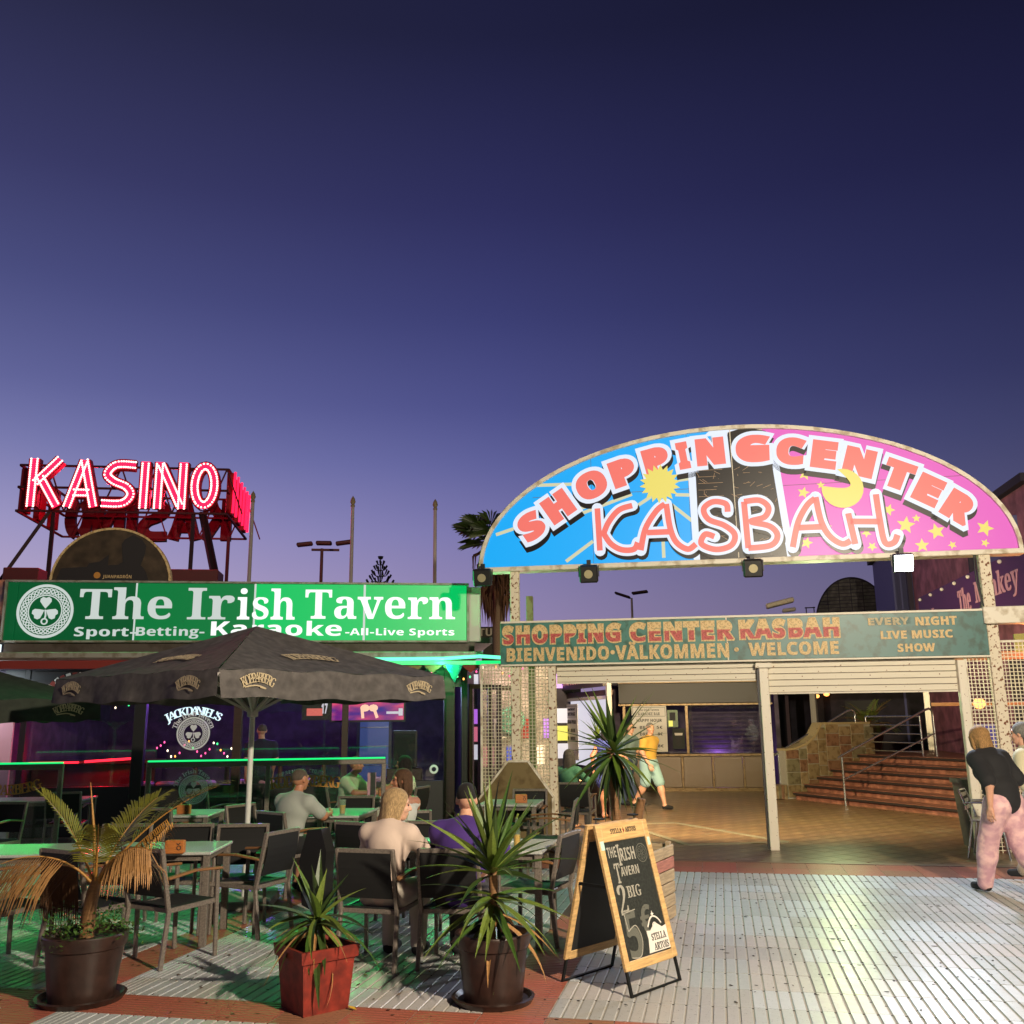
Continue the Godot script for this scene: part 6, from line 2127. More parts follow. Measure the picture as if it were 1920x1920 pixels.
func parasol(base: Vector3, diag: Vector2, rim: float, top: float, label: String, cloth: Material) -> void:
	var t := thing("parasol", label, "parasol", at(base.x, 0, base.z), "parasols of the terrace")
	var m := MB.new()
	m.tube([Vector3(0, 0.05, 0), Vector3(0, top - 0.05, 0)], 0.027, 12)
	put("pole", m, M.white_pole, t)
	m = MB.new()
	m.box(Vector3(0, 0.04, 0), Vector3(0.6, 0.08, 0.6), Basis(Vector3.UP, 0.3), 0.01)
	put("base", m, M.grout, t)
	m = MB.new()
	m.lathe([Vector2(0.03, rim - 0.4), Vector2(0.055, rim - 0.39), Vector2(0.055, rim - 0.33), Vector2(0.03, rim - 0.32)], 12)
	put("hub", m, M.wash_light, t)
	var d := Vector3(diag.x, 0, diag.y)
	var e := Vector3(-diag.y, 0, diag.x)
	var corner := [-d, e, d, -e]
	var apex := Vector3(0, top, 0)
	for i in 4:
		var rb := MB.new()
		var c: Vector3 = corner[i] + Vector3(0, rim, 0)
		rb.bar(apex + Vector3(0, -0.1, 0), c + Vector3(0, -0.05, 0), 0.02, 0.03)
		rb.bar(Vector3(0, rim - 0.36, 0), (apex + Vector3(0, -0.12, 0)).lerp(c, 0.55), 0.018, 0.026)
		put("rib", rb, M.wash_light, t)
		var c2: Vector3 = corner[(i + 1) % 4] + Vector3(0, rim, 0)
		rb = MB.new()
		rb.bar(apex + Vector3(0, -0.16, 0), c.lerp(c2, 0.5) + Vector3(0, -0.08, 0), 0.018, 0.026)
		rb.bar(Vector3(0, rim - 0.36, 0), (apex + Vector3(0, -0.2, 0)).lerp(c.lerp(c2, 0.5), 0.55), 0.018, 0.026)
		put("rib", rb, M.wash_light, t)
		# cloth panel, slightly slack
		var n := 10
		var cp := MB.new()
		var pt := func(u: float, v: float) -> Vector3:
			var p: Vector3 = apex.lerp(c.lerp(c2, v), u)
			var sag := 0.05 * sin(PI * minf(u, 1.0)) * sin(PI * v) + 0.012 * sin(v * 23.0 + i) * u
			return p + Vector3.DOWN * sag
		for a in n:
			for b in n:
				var u0 := float(a) / n
				var u1 := float(a + 1) / n
				var v0 := float(b) / n
				var v1 := float(b + 1) / n
				var p1: Vector3 = pt.call(u0, v0)
				var p2: Vector3 = pt.call(u1, v0)
				var p3: Vector3 = pt.call(u1, v1)
				var p4: Vector3 = pt.call(u0, v1)
				var up := Vector3.UP
				if a > 0: cp.tri(p1, p2, p3, up, up, up)
				if a == 0: cp.tri(p1, p2, p3, up, up, up)
				else: cp.tri(p1, p3, p4, up, up, up)
		smooth_normals(cp)
		put("canopy_panel", cp, cloth, t)
		# valance
		var va := MB.new()
		var along := (c2 - c).normalized()
		var out := Vector3(-along.z, 0, along.x)
		if out.dot(c + c2 - Vector3(0, 2 * rim, 0)) < 0: out = -out
		var edge := func(v: float, w: float) -> Vector3:
			var p: Vector3 = c.lerp(c2, v) + Vector3.DOWN * (0.012 * sin(v * 23.0 + i))
			var wave := 0.02 * sin(v * 17.0 + i * 2.0) + 0.012 * sin(v * 41.0)
			return p + Vector3.DOWN * w * (0.235 + 0.02 * sin(v * PI)) + out * w * (0.03 + wave)
		for k in 24:
			for w in 3:
				var a1: Vector3 = edge.call(k / 24.0, w / 3.0)
				var a2: Vector3 = edge.call((k + 1) / 24.0, w / 3.0)
				var a3: Vector3 = edge.call((k + 1) / 24.0, (w + 1) / 3.0)
				var a4: Vector3 = edge.call(k / 24.0, (w + 1) / 3.0)
				va.quad(a1, a2, a3, a4, out)
		smooth_normals(va)
		put("valance", va, cloth, t)
		# print
		if i < 2:
			var xd := along if out.cross(along).y < 0 else -along
			xd = Vector3.UP.cross(out)
			for v in [0.14, 0.86]:
				var o: Vector3 = edge.call(v, 0.42) + out * 0.02
				write_along("KOPPARBERG", serif, 0.085, M.parasol_print, t, Transform3D(Basis(xd, Vector3.UP, out), o), arch_place(0.34, 0.05), "lettering", 0.002, 0.62)
				var sw := MB.new()
				sw.ribbon(smooth([Vector2(-0.14, -0.06), Vector2(-0.02, -0.045), Vector2(0.08, -0.07), Vector2(0.02, -0.06)]), 0.012, 0, 0.003, Transform3D(Basis(xd, Vector3.UP, out), o))
				put("swash", sw, M.parasol_print, t)
			var mid := c.lerp(c2, 0.5)
			var slope := (apex - mid).normalized()
			var nn := xd.cross(slope).normalized()
			var o2: Vector3 = mid.lerp(apex, 0.36) + nn * 0.012 + Vector3.DOWN * 0.035
			write_along("KOPPARBERG", serif, 0.15, M.parasol_print, t, Transform3D(Basis(xd, slope, nn), o2), arch_place(0.62, 0.06), "lettering", 0.002, 0.62)

func smooth_normals(b: MB) -> void:
	var acc := {}
	for i in range(0, b.v.size(), 3):
		var nn := (b.v[i + 1] - b.v[i]).cross(b.v[i + 2] - b.v[i]) * -1.0
		for k in 3:
			var key := (b.v[i + k] * 2000.0).round()
			acc[key] = acc.get(key, Vector3.ZERO) + nn
	for i in b.v.size():
		var q: Vector3 = acc[(b.v[i] * 2000.0).round()]
		if q.length() > 0.0: b.n[i] = q.normalized()

# One sword leaf along +Z, folded along its middle, bending down by droop.
func blade(len: float, w: float, droop: float, fold := 0.35) -> ArrayMesh:
	var b := MB.new()
	var n := 7
	var prev := []
	for i in n + 1:
		var u := float(i) / n
		var a := droop * u
		var p := Vector3(0, -sin(a) * len * u * 0.5, cos(a * 0.6) * len * u)
		var hw := w * 0.5 * (0.55 + 0.6 * sin(PI * minf(u * 1.1 + 0.12, 1.0))) * (1.0 - pow(u, 5.0))
		if i == n: hw = 0.0008
		var row := [p + Vector3(-hw, hw * fold, 0), p, p + Vector3(hw, hw * fold, 0)]
		if i > 0:
			for k in 2:
				b.quad(prev[k], prev[k + 1], row[k + 1], row[k], Vector3((0.35 if k == 0 else -0.35), 0.93, 0.05))
		prev = row
	return b.mesh()

func rosette(parent: Node3D, c: Vector3, count: int, len: float, el0: float, el1: float, w: float, mats: Array, droops: Array, turn0 := 0.0) -> void:
	var shapes := []
	for d in droops:
		for k in [0.8, 1.0, 1.15]:
			shapes.append(blade(len * k, w, d))
	for i in count:
		var az := turn0 + i * 2.39996 + rng.randf_range(-0.2, 0.2)
		var u := (i + 0.5) / count
		var el := deg_to_rad(lerpf(el0, el1, u) + rng.randf_range(-6, 6))
		var bs := Basis(Vector3.UP, az) * Basis(Vector3.RIGHT, -el) * Basis(Vector3.BACK, rng.randf_range(-0.4, 0.4))
		var k := int(clampf((1.0 - u) * droops.size(), 0, droops.size() - 1)) * 3 + rng.randi() % 3
		put("leaf", shapes[k], mats[rng.randi() % mats.size()], parent, Transform3D(bs, c + Vector3.UP * (u * 0.06) + bs.z * 0.012))

func pot_shape(r0: float, r1: float, h: float) -> Array:
	return [Vector2(0, 0.02), Vector2(r0, 0.02), Vector2(lerpf(r0, r1, 0.78), h * 0.78), Vector2(r1 * 1.02, h * 0.8), Vector2(r1 * 1.07, h * 0.98), Vector2(r1 * 1.05, h), Vector2(r1 * 0.96, h), Vector2(r1 * 0.92, h * 0.9), Vector2(0, h * 0.9)]

func frond(parent: Node3D, from: Vector3, az: float, el: float, len: float, curl: float, leaf: float, m: Material, stem_m: Material, count := 30, gap := 0.22, hang := 0.0) -> void:
	var pts := []
	var rad := []
	var d := Vector3(sin(az) * cos(el), sin(el), cos(az) * cos(el))
	var p := from
	var n := 16
	for i in n + 1:
		pts.append(p)
		rad.append(lerpf(0.011, 0.002, float(i) / n))
		p += d * len / n
		d = (d + Vector3.DOWN * curl / n).normalized()
	var holder := Node3D.new()
	holder.name = "frond"
	parent.add_child(holder, true)
	var s := MB.new()
	s.tube(pts, rad, 6)
	put("rachis", s, stem_m, holder)
	var b := MB.new()
	for i in count:
		var u := lerpf(gap, 1.0, (i + 0.5) / count)
		var f := u * n
		var k := mini(int(f), n - 1)
		var o: Vector3 = pts[k].lerp(pts[k + 1], f - k)
		var t: Vector3 = (pts[k + 1] - pts[k]).normalized()
		var side := t.cross(Vector3.UP).normalized()
		var up := side.cross(t)
		for sg in [-1.0, 1.0]:
			var l := leaf * (0.45 + 0.55 * sin(PI * clampf(u * 0.95, 0, 1))) * rng.randf_range(0.85, 1.1)
			var dd = (side * sg * (1.0 - 0.4 * u) + t * (0.45 + 0.6 * u) + up * (0.35 - hang)).normalized()
			var w = dd.cross(up).normalized() * 0.0075
			var q1 = o + dd * l * 0.45 + Vector3.DOWN * (0.02 + hang * 0.12)
			var q2 = o + dd * l * 0.8 + Vector3.DOWN * (0.06 + hang * 0.3) * l / 0.3
			var q3 = o + dd * l + Vector3.DOWN * (0.1 + hang * 0.5) * l / 0.3
			b.quad(o - w * 0.4, o + w * 0.4, q1 + w, q1 - w)
			b.quad(q1 - w, q1 + w, q2 + w * 0.8, q2 - w * 0.8)
			b.quad(q2 - w * 0.8, q2 + w * 0.8, q3 + w * 0.1, q3 - w * 0.1)
	put("leaflets", b, m, holder)

func plants() -> void:
	var greens := [M.yucca_0, M.yucca_1, M.yucca_2, M.yucca_3]
	# tall yucca in a brown pot, middle front
	var y := thing("potted_yucca", "spiky yucca in a round brown pot on a saucer beside the chalk board", "potted plant", at(-1.7, 0, -6.42))
	var m := MB.new()
	m.lathe([Vector2(0, 0), Vector2(0.25, 0), Vector2(0.27, 0.035), Vector2(0.25, 0.04), Vector2(0.23, 0.015), Vector2(0, 0.015)], 36)
	put("saucer", m, M.pot_brown, y)
	m = MB.new()
	m.lathe(pot_shape(0.19, 0.235, 0.42), 36)
	put("pot", m, M.pot_brown, y)
	m = MB.new()
	m.lathe([Vector2(0.22, 0.375), Vector2(0, 0.39)], 20)
	put("soil", m, M.soil, y)
	m = MB.new()
	m.tube([Vector3(0, 0.35, 0), Vector3(0.01, 0.65, 0), Vector3(0.0, 0.82, 0)], [0.035, 0.03, 0.03], 10)
	put("stem", m, M.stem, y)
	rosette(y, Vector3(0, 0.76, 0), 36, 0.56, 8, 84, 0.056, greens, [0.15, 0.35, 0.5])
	rosette(y, Vector3(0, 0.58, 0), 24, 0.5, -18, 20, 0.044, greens, [0.5, 0.8], 0.7)
	rosette(y, Vector3(0.02, 0.48, 0), 16, 0.48, -38, -2, 0.038, [M.yucca_2, M.yucca_1, M.dead_leaf], [0.7, 1.1], 1.9)
	# red square planter
	var r := thing("red_planter", "sparse yucca in a square red planter at the front of the terrace", "potted plant", at(-2.78, 0, -6.06, -38))
	m = MB.new()
	square_pot(m, 0.155, 0.185, 0.38)
	put("pot", m, M.pot_red, r)
	boxes("soil", [[Vector3(0, 0.32, 0), Vector3(0.33, 0.02, 0.33)]], M.soil, r)
	m = MB.new()
	m.tube([Vector3(0.0, 0.3, 0), Vector3(0.0, 0.49, 0)], [0.03, 0.024], 8)
	put("stem", m, M.stem, r)
	rosette(r, Vector3(0, 0.47, 0), 14, 0.42, 8, 84, 0.056, greens, [0.2, 0.5, 0.8], 0.4)
	rosette(r, Vector3(0, 0.48, 0), 17, 0.5, -32, 4, 0.042, [M.yucca_1, M.yucca_3, M.yucca_2], [0.9, 1.3], 1.1)
	rosette(r, Vector3(0, 0.46, 0), 18, 0.46, -40, -5, 0.016, [M.dead_leaf], [0.8, 1.3], 2.1)
	# palm in the left pot
	var p := thing("potted_palm", "young palm with yellowing fronds in a brown pot with trailing ground cover", "potted plant", at(-4.37, 0, -5.9))
	m = MB.new()
	m.lathe([Vector2(0, 0), Vector2(0.26, 0), Vector2(0.285, 0.035), Vector2(0.265, 0.04), Vector2(0.24, 0.015), Vector2(0, 0.015)], 36)
	put("saucer", m, M.pot_brown, p)
	m = MB.new()
	m.lathe(pot_shape(0.205, 0.255, 0.42), 36)
	put("pot", m, M.pot_brown, p)
	m = MB.new()
	m.lathe([Vector2(0.24, 0.37), Vector2(0, 0.39)], 20)
	put("soil", m, M.soil, p)
	m = MB.new()
	m.tube([Vector3(0, 0.34, 0), Vector3(0.01, 0.55, 0.0), Vector3(0.03, 0.68, 0), Vector3(0.05, 0.76, 0)], [0.05, 0.045, 0.04, 0.026], 12)
	put("trunk", m, M.stem, p)
	var f0 := Vector3(0.04, 0.7, 0)
	var R := Basis(Vector3.UP, deg_to_rad(35))
	frond(p, f0, deg_to_rad(118), deg_to_rad(57), 1.0, 0.9, 0.36, M.palm_leaf, M.palm_tan, 30, 0.34, 0.0)
	frond(p, f0, deg_to_rad(-70), deg_to_rad(68), 0.72, 0.8, 0.26, M.palm_leaf, M.palm_tan, 26, 0.4, 0.0)
	frond(p, f0, deg_to_rad(95), deg_to_rad(46), 0.66, 0.2, 0.2, M.palm_tan, M.palm_tan, 26, 0.4, 0.35)
	frond(p, f0, deg_to_rad(-50), deg_to_rad(52), 0.66, 1.5, 0.26, M.dead_leaf, M.palm_tan, 26, 0.4, 0.6)
	frond(p, f0, deg_to_rad(160), deg_to_rad(66), 0.72, 1.0, 0.3, M.palm_leaf, M.palm_tan, 30, 0.3, 0.0)
	frond(p, f0, deg_to_rad(35), deg_to_rad(66), 0.6, 1.1, 0.27, M.palm_leaf, M.palm_tan, 28, 0.3, 0.15)
	frond(p, f0, deg_to_rad(-105), deg_to_rad(38), 0.6, 1.3, 0.25, M.brown_leaf, M.palm_tan, 24, 0.4, 0.7)
	frond(p, f0, deg_to_rad(75), deg_to_rad(60), 0.62, 1.6, 0.24, M.dead_leaf, M.palm_tan, 24, 0.35, 0.5)
	m = MB.new()
	m.tube([f0, f0 + Vector3(-0.04, 0.35, 0), f0 + Vector3(-0.1, 0.68, 0)], [0.012, 0.011, 0.002], 6)
	put("spear", m, M.palm_tan, p)
	m = MB.new()
	for i in 900:
		var q := rng.randf() * TAU
		var rr := sqrt(rng.randf()) * 0.28
		var lump := 0.05 * sin(q * 3.0) + 0.04 * sin(q * 5.0 + 1.0)
		var o := Vector3(cos(q) * rr, 0.41 + rng.randf() * (0.1 + lump) - maxf(0.0, rr - 0.22) * rng.randf() * 2.2, sin(q) * rr)
		if q < 0.7 or q > 5.6: o += Vector3(0.12 * rng.randf(), 0.05 * rng.randf(), 0)
		var d := Vector3(rng.randf_range(-1, 1), rng.randf_range(-0.2, 0.8), rng.randf_range(-1, 1)).normalized()
		var s := d.cross(Vector3(rng.randf() - 0.5, 1, rng.randf() - 0.5)).normalized()
		var l := rng.randf_range(0.018, 0.036)
		m.quad(o, o + d * l * 0.5 + s * l * 0.3, o + d * l, o + d * l * 0.5 - s * l * 0.3)
	put("ground_cover", m, M.cover_leaf, p)
	# tall yucca in a slatted crate
	var c := thing("crate_yucca", "tall yucca with a bare trunk in a slatted wooden crate behind the chalk board", "potted plant", at(-1.1, 0, -9.05, -14))
	for side in 4:
		for k in 6:
			var b := MB.new()
			b.box(Vector3(0, 0.06 + 0.105 * k, 0.3), Vector3(0.6, 0.095, 0.022), Basis(Vector3.BACK, rng.randf_range(-0.01, 0.01)), 0.004)
			put("slat", b, M.crate_pink if (k == 4 and side == 1) or (k == 1 and side == 0) else M.crate_wood, c, at(0, 0, 0, 90.0 * side))
	for sx in [-1.0, 1.0]:
		for sz in [-1.0, 1.0]:
			boxes("corner_post", [[Vector3(0.27 * sx, 0.33, 0.27 * sz), Vector3(0.04, 0.66, 0.04)]], M.crate_wood, c)
	boxes("soil", [[Vector3(0, 0.45, 0), Vector3(0.56, 0.04, 0.56)]], M.soil, c)
	for e in [[-0.1, 0.02, 1.5, -0.06], [0.05, -0.05, 1.05, 0.06]]:
		m = MB.new()
		m.tube([Vector3(e[0], 0.45, e[1]), Vector3(e[0] + e[3] * 0.3, 0.9, e[1]), Vector3(e[0] + e[3], e[2], e[1])], [0.05, 0.045, 0.04], 10)
		put("trunk", m, M.stem, c)
	rosette(c, Vector3(-0.12, 1.43, 0.02), 50, 0.58, -42, 66, 0.05, greens, [0.15, 0.4, 0.6])
	rosette(c, Vector3(-0.14, 1.4, 0.02), 18, 0.48, -75, -35, 0.04, [M.yucca_3, M.dead_leaf, M.yucca_1], [0.5, 0.9], 0.9)
	# yucca seedlings inside the gate and a potted fern on the landing
	var s2 := thing("small_yucca", "small bright yucca by the white window inside the gate", "potted plant", at(-2.75, 0, -18.2))
	m = MB.new()
	m.lathe(pot_shape(0.16, 0.2, 0.4), 20)
	put("pot", m, M.pot_brown, s2)
	m = MB.new()
	m.tube([Vector3(0, 0.3, 0), Vector3(0, 1.35, 0)], 0.03, 8)
	put("stem", m, M.stem, s2)
	rosette(s2, Vector3(0, 1.35, 0), 24, 0.4, -10, 80, 0.04, [M.yucca_0, M.yucca_2], [0.2, 0.5])
	var fe := thing("potted_fern", "big leafy fern in a tall dark pot on the landing above the steps", "potted plant", at(2.95, 0.885, -25.6))
	m = MB.new()
	m.lathe(pot_shape(0.26, 0.38, 0.62), 22)
	put("pot", m, M.pot_brown, fe)
	for i in 26:
		var az := i * 2.4
		var el := deg_to_rad(rng.randf_range(15, 75))
		frond(fe, Vector3(0, 0.6, 0), az, el, rng.randf_range(0.6, 0.95), 1.1, 0.22, M.fern, M.stem, 14, 0.25)

func square_pot(b: MB, r0: float, r1: float, h: float) -> void:
	var prof := [Vector2(r0, 0.0), Vector2(r1 * 0.97, h * 0.8), Vector2(r1 * 1.06, h * 0.81), Vector2(r1 * 1.1, h), Vector2(r1 * 0.98, h), Vector2(r1 * 0.95, h * 0.85)]
	for i in prof.size() - 1:
		var a: Vector2 = prof[i]
		var c: Vector2 = prof[i + 1]
		for k in 4:
			var q := Basis(Vector3.UP, k * PI / 2)
			b.quad(q * Vector3(-a.x, a.y, a.x), q * Vector3(a.x, a.y, a.x), q * Vector3(c.x, c.y, c.x), q * Vector3(-c.x, c.y, c.x), (q * Vector3(0, a.x - c.x, c.y - a.y + (0.001 if absf(c.y - a.y) < 0.001 else 0.0))).normalized())

func board() -> void:
	var t := thing("chalk_board", "wooden A-frame chalk board advertising THE IRISH TAVERN 2 BIG 5€", "sign", at(-0.95, 0, -7.05, 60.5))
	var lean := atan2(0.27, 1.06)
	for s in [1.0, -1.0]:
		var f := Transform3D(Basis(Vector3.UP, 0.0 if s > 0 else PI), Vector3.ZERO) * Transform3D(Basis(Vector3.RIGHT, -lean), Vector3(0, 0, 0.3))
		var side := "front" if s > 0 else "rear"
		var w := 0.3
		boxes("frame", [[Vector3(-w + 0.026, 0.62, 0), Vector3(0.052, 0.93, 0.026)], [Vector3(w - 0.026, 0.62, 0), Vector3(0.052, 0.93, 0.026)], [Vector3(0, 0.18, 0), Vector3(w * 2 - 0.106, 0.06, 0.026)], [Vector3(0, 1.025, 0), Vector3(w * 2 - 0.106, 0.12, 0.026)]], M.board_wood, t, 0.004, f)
		boxes("slate", [[Vector3(0, 0.59, -0.004), Vector3(w * 2 - 0.1, 0.76, 0.012)]], M.slate if s > 0 else M.slate_back, t, 0.0, f)
		for sx in [-1.0, 1.0]:
			boxes("leg", [[Vector3((w - 0.02) * sx, 0.08, -0.005), Vector3(0.022, 0.18, 0.014)]], M.black_iron, t, 0.0, f)
		boxes("foot_bar", [[Vector3(0, 0.008, -0.005), Vector3(w * 2 - 0.06, 0.014, 0.014)]], M.black_iron, t, 0.0, f)
		if s < 0: continue
		var z := 0.004
		write("STELLA", serif, 0.13, 0.034, M.ink, t, f * at(-0.085, 1.03, 0.014), "lettering", 0.002)
		write("ARTOIS", serif, 0.125, 0.034, M.ink, t, f * at(0.085, 1.03, 0.014), "lettering", 0.002)
		var dm := MB.new()
		dm.prism(PackedVector2Array([Vector2(0, 1.01), Vector2(0.007, 1.03), Vector2(0, 1.05), Vector2(-0.007, 1.03)]), 0.013, 0.015, f)
		put("diamond_mark", dm, M.awning_red, t)
		write("THE", sans, 0.1, 0.07, M.chalk, t, f * at(-0.175, 0.895, z), "chalk_lettering", 0.002)
		write("I", serif, 0.035, 0.14, M.chalk, t, f * at(-0.1, 0.87, z), "chalk_lettering", 0.002)
		write("RISH", sans, 0.17, 0.085, M.chalk, t, f * at(0.0, 0.87, z), "chalk_lettering", 0.002)
		write("T", serif, 0.06, 0.13, M.chalk, t, f * at(-0.155, 0.755, z), "chalk_lettering", 0.002)
		write("AVERN", sans, 0.21, 0.06, M.chalk, t, f * at(-0.015, 0.76, z), "chalk_lettering", 0.002)
		var em := MB.new()
		em.ribbon(circle(0.062, 24, Vector2(0.165, 0.86)), 0.006, z - 0.001, z + 0.001, f, true)
		for k in 9:
			var q := TAU * k / 9
			em.ribbon(circle(0.02, 10, Vector2(0.165 + cos(q) * 0.028, 0.86 + sin(q) * 0.028)), 0.003, z - 0.001, z + 0.001, f, true)
		put("chalk_emblem", em, M.chalk_faint, t)
		write("2", serif, 0.09, 0.19, M.chalk, t, f * at(-0.165, 0.585, z), "chalk_lettering", 0.002)
		write("BIG", serif, 0.16, 0.075, M.chalk, t, f * at(-0.02, 0.625, z), "chalk_lettering", 0.002)
		write("BEER", serif, 0.15, 0.065, mat("chalk_rubbed", srgb(68, 71, 66), 0.95, 0.0, "chalk", 4.0), t, f * at(-0.02, 0.535, z), "chalk_lettering", 0.002)
		write("5", sans, 0.15, 0.3, M.chalk_faint, t, f * at(-0.13, 0.36, z), "chalk_lettering", 0.002)
		var five := MB.new()
		five.ribbon(PackedVector2Array([Vector2(-0.06, 0.51), Vector2(-0.19, 0.5), Vector2(-0.18, 0.385)]), 0.007, z, z + 0.003, f)
		five.ribbon(smooth([Vector2(-0.18, 0.385), Vector2(-0.09, 0.41), Vector2(-0.05, 0.32), Vector2(-0.1, 0.22), Vector2(-0.2, 0.225)]), 0.007, z, z + 0.003, f)
		put("chalk_line", five, M.chalk, t)
		write("€", sans, 0.13, 0.2, M.chalk_faint, t, f * at(0.045, 0.425, z), "chalk_lettering", 0.002)
		# printed label in the lower corner
		var lb := MB.new()
		lb.prism(PackedVector2Array([Vector2(0.0, 0.22), Vector2(0.25, 0.22), Vector2(0.25, 0.37), Vector2(0.2, 0.36), Vector2(0.13, 0.4), Vector2(0.06, 0.355), Vector2(0.015, 0.36), Vector2(0.02, 0.3)]), 0.003, 0.006, f)
		put("label_sheet", lb, M.paper, t)
		write("STELLA", serif, 0.17, 0.045, M.ink, t, f * at(0.14, 0.312, 0.007), "lettering", 0.002)
		write("ARTOIS", serif, 0.17, 0.045, M.ink, t, f * at(0.15, 0.25, 0.007), "lettering", 0.002)
		var cr := MB.new()
		cr.ribbon(circle(0.025, 14, Vector2(0.12, 0.375)), 0.006, 0.006, 0.008, f, true)
		cr.ribbon(smooth([Vector2(0.04, 0.38), Vector2(0.08, 0.425), Vector2(0.12, 0.44), Vector2(0.17, 0.42), Vector2(0.2, 0.385)]), 0.01, 0.004, 0.007, f)
		put("crest", cr, M.paper, t)
		var ck := MB.new()
		ck.prism(star(0.02, Vector2(0.12, 0.455), 0.0, 4, 0.4), 0.004, 0.007, f)
		put("crest_star", ck, M.paper, t)
		boxes("tape", [[Vector3(-w + 0.03, 0.945, 0.014), Vector3(0.04, 0.06, 0.002)], [Vector3(w - 0.03, 0.93, 0.014), Vector3(0.03, 0.055, 0.002)]], M.tape, t, 0.0, f)
	boxes("brace", [[Vector3(-0.29, 0.66, 0), Vector3(0.012, 0.02, 0.26)], [Vector3(0.29, 0.66, 0), Vector3(0.012, 0.02, 0.26)]], M.black_iron, t)
	boxes("hinge", [[Vector3(-0.2, 1.085, 0), Vector3(0.06, 0.01, 0.06)], [Vector3(0.2, 1.085, 0), Vector3(0.06, 0.01, 0.06)]], M.black_iron, t)

func litter() -> void:
	var g := Node3D.new()
	g.name = "fallen_leaves"
	add_child(g)
	tag(g, "dry fallen leaves scattered over the terrace paving", "leaves", "", "stuff")
	for kind in 2:
		var b := MB.new()
		for i in 260:
			var x := rng.randf_range(-6.2, -1.6)
			var z := rng.randf_range(-5.7, -9.2)
			if kind == 0 and rng.randf() < 0.7: continue
			leaf_on(b, Vector3(x, 0.006, z), rng.randf_range(0.018, 0.045))
		if kind == 1:
			for i in 160:
				var u := rng.randf()
				leaf_on(b, Vector3(lerpf(1.05, 3.4, u) - 0.05 * rng.randf(), 0.006, lerpf(-22.0, -18.6, u) + 0.25 * rng.randf()), rng.randf_range(0.02, 0.05))
		put("leaves", b, M.dry_leaf if kind == 0 else M.brown_leaf, g)
	var sp := Node3D.new()
	sp.name = "dirt_specks"
	add_child(sp)
	tag(sp, "small dark specks of dirt and gum trodden into the pale paving", "dirt", "", "stuff")
	var db := MB.new()
	for i in 420:
		var p := Vector3(rng.randf_range(-1.4, 3.2), 0.0025, rng.randf_range(-6.0, -11.6))
		var q := rng.randf() * TAU
		var r := rng.randf_range(0.004, 0.012)
		var poly := PackedVector2Array()
		for k in 6:
			poly.append(Vector2(cos(TAU * k / 6) * r * rng.randf_range(1.0, 2.6), sin(TAU * k / 6) * r * rng.randf_range(0.6, 1.1)))
		db.prism(poly, 0, 0.0012, Transform3D(Basis(Vector3.UP, q) * Basis(Vector3.RIGHT, -PI / 2), p))
	put("specks", db, M.soil, sp)
	var y := thing("yellow_leaf", "single curled yellow leaf beside the red planter", "leaf", at(-2.52, 0, -6.05))
	var b2 := MB.new()
	leaf_on(b2, Vector3(0, 0.015, 0), 0.075)
	put("blade", b2, mat("yellow_leaf", srgb(214, 168, 40), 0.6), y)

func leaf_on(b: MB, o: Vector3, l: float) -> void:
	var q := rng.randf() * TAU
	var d := Vector3(cos(q), rng.randf_range(-0.05, 0.25), sin(q))
	var s := Vector3(-sin(q), rng.randf_range(-0.2, 0.35), cos(q))
	b.quad(o - d * l * 0.5, o + s * l * 0.32, o + d * l * 0.5, o - s * l * 0.2, Vector3.UP)

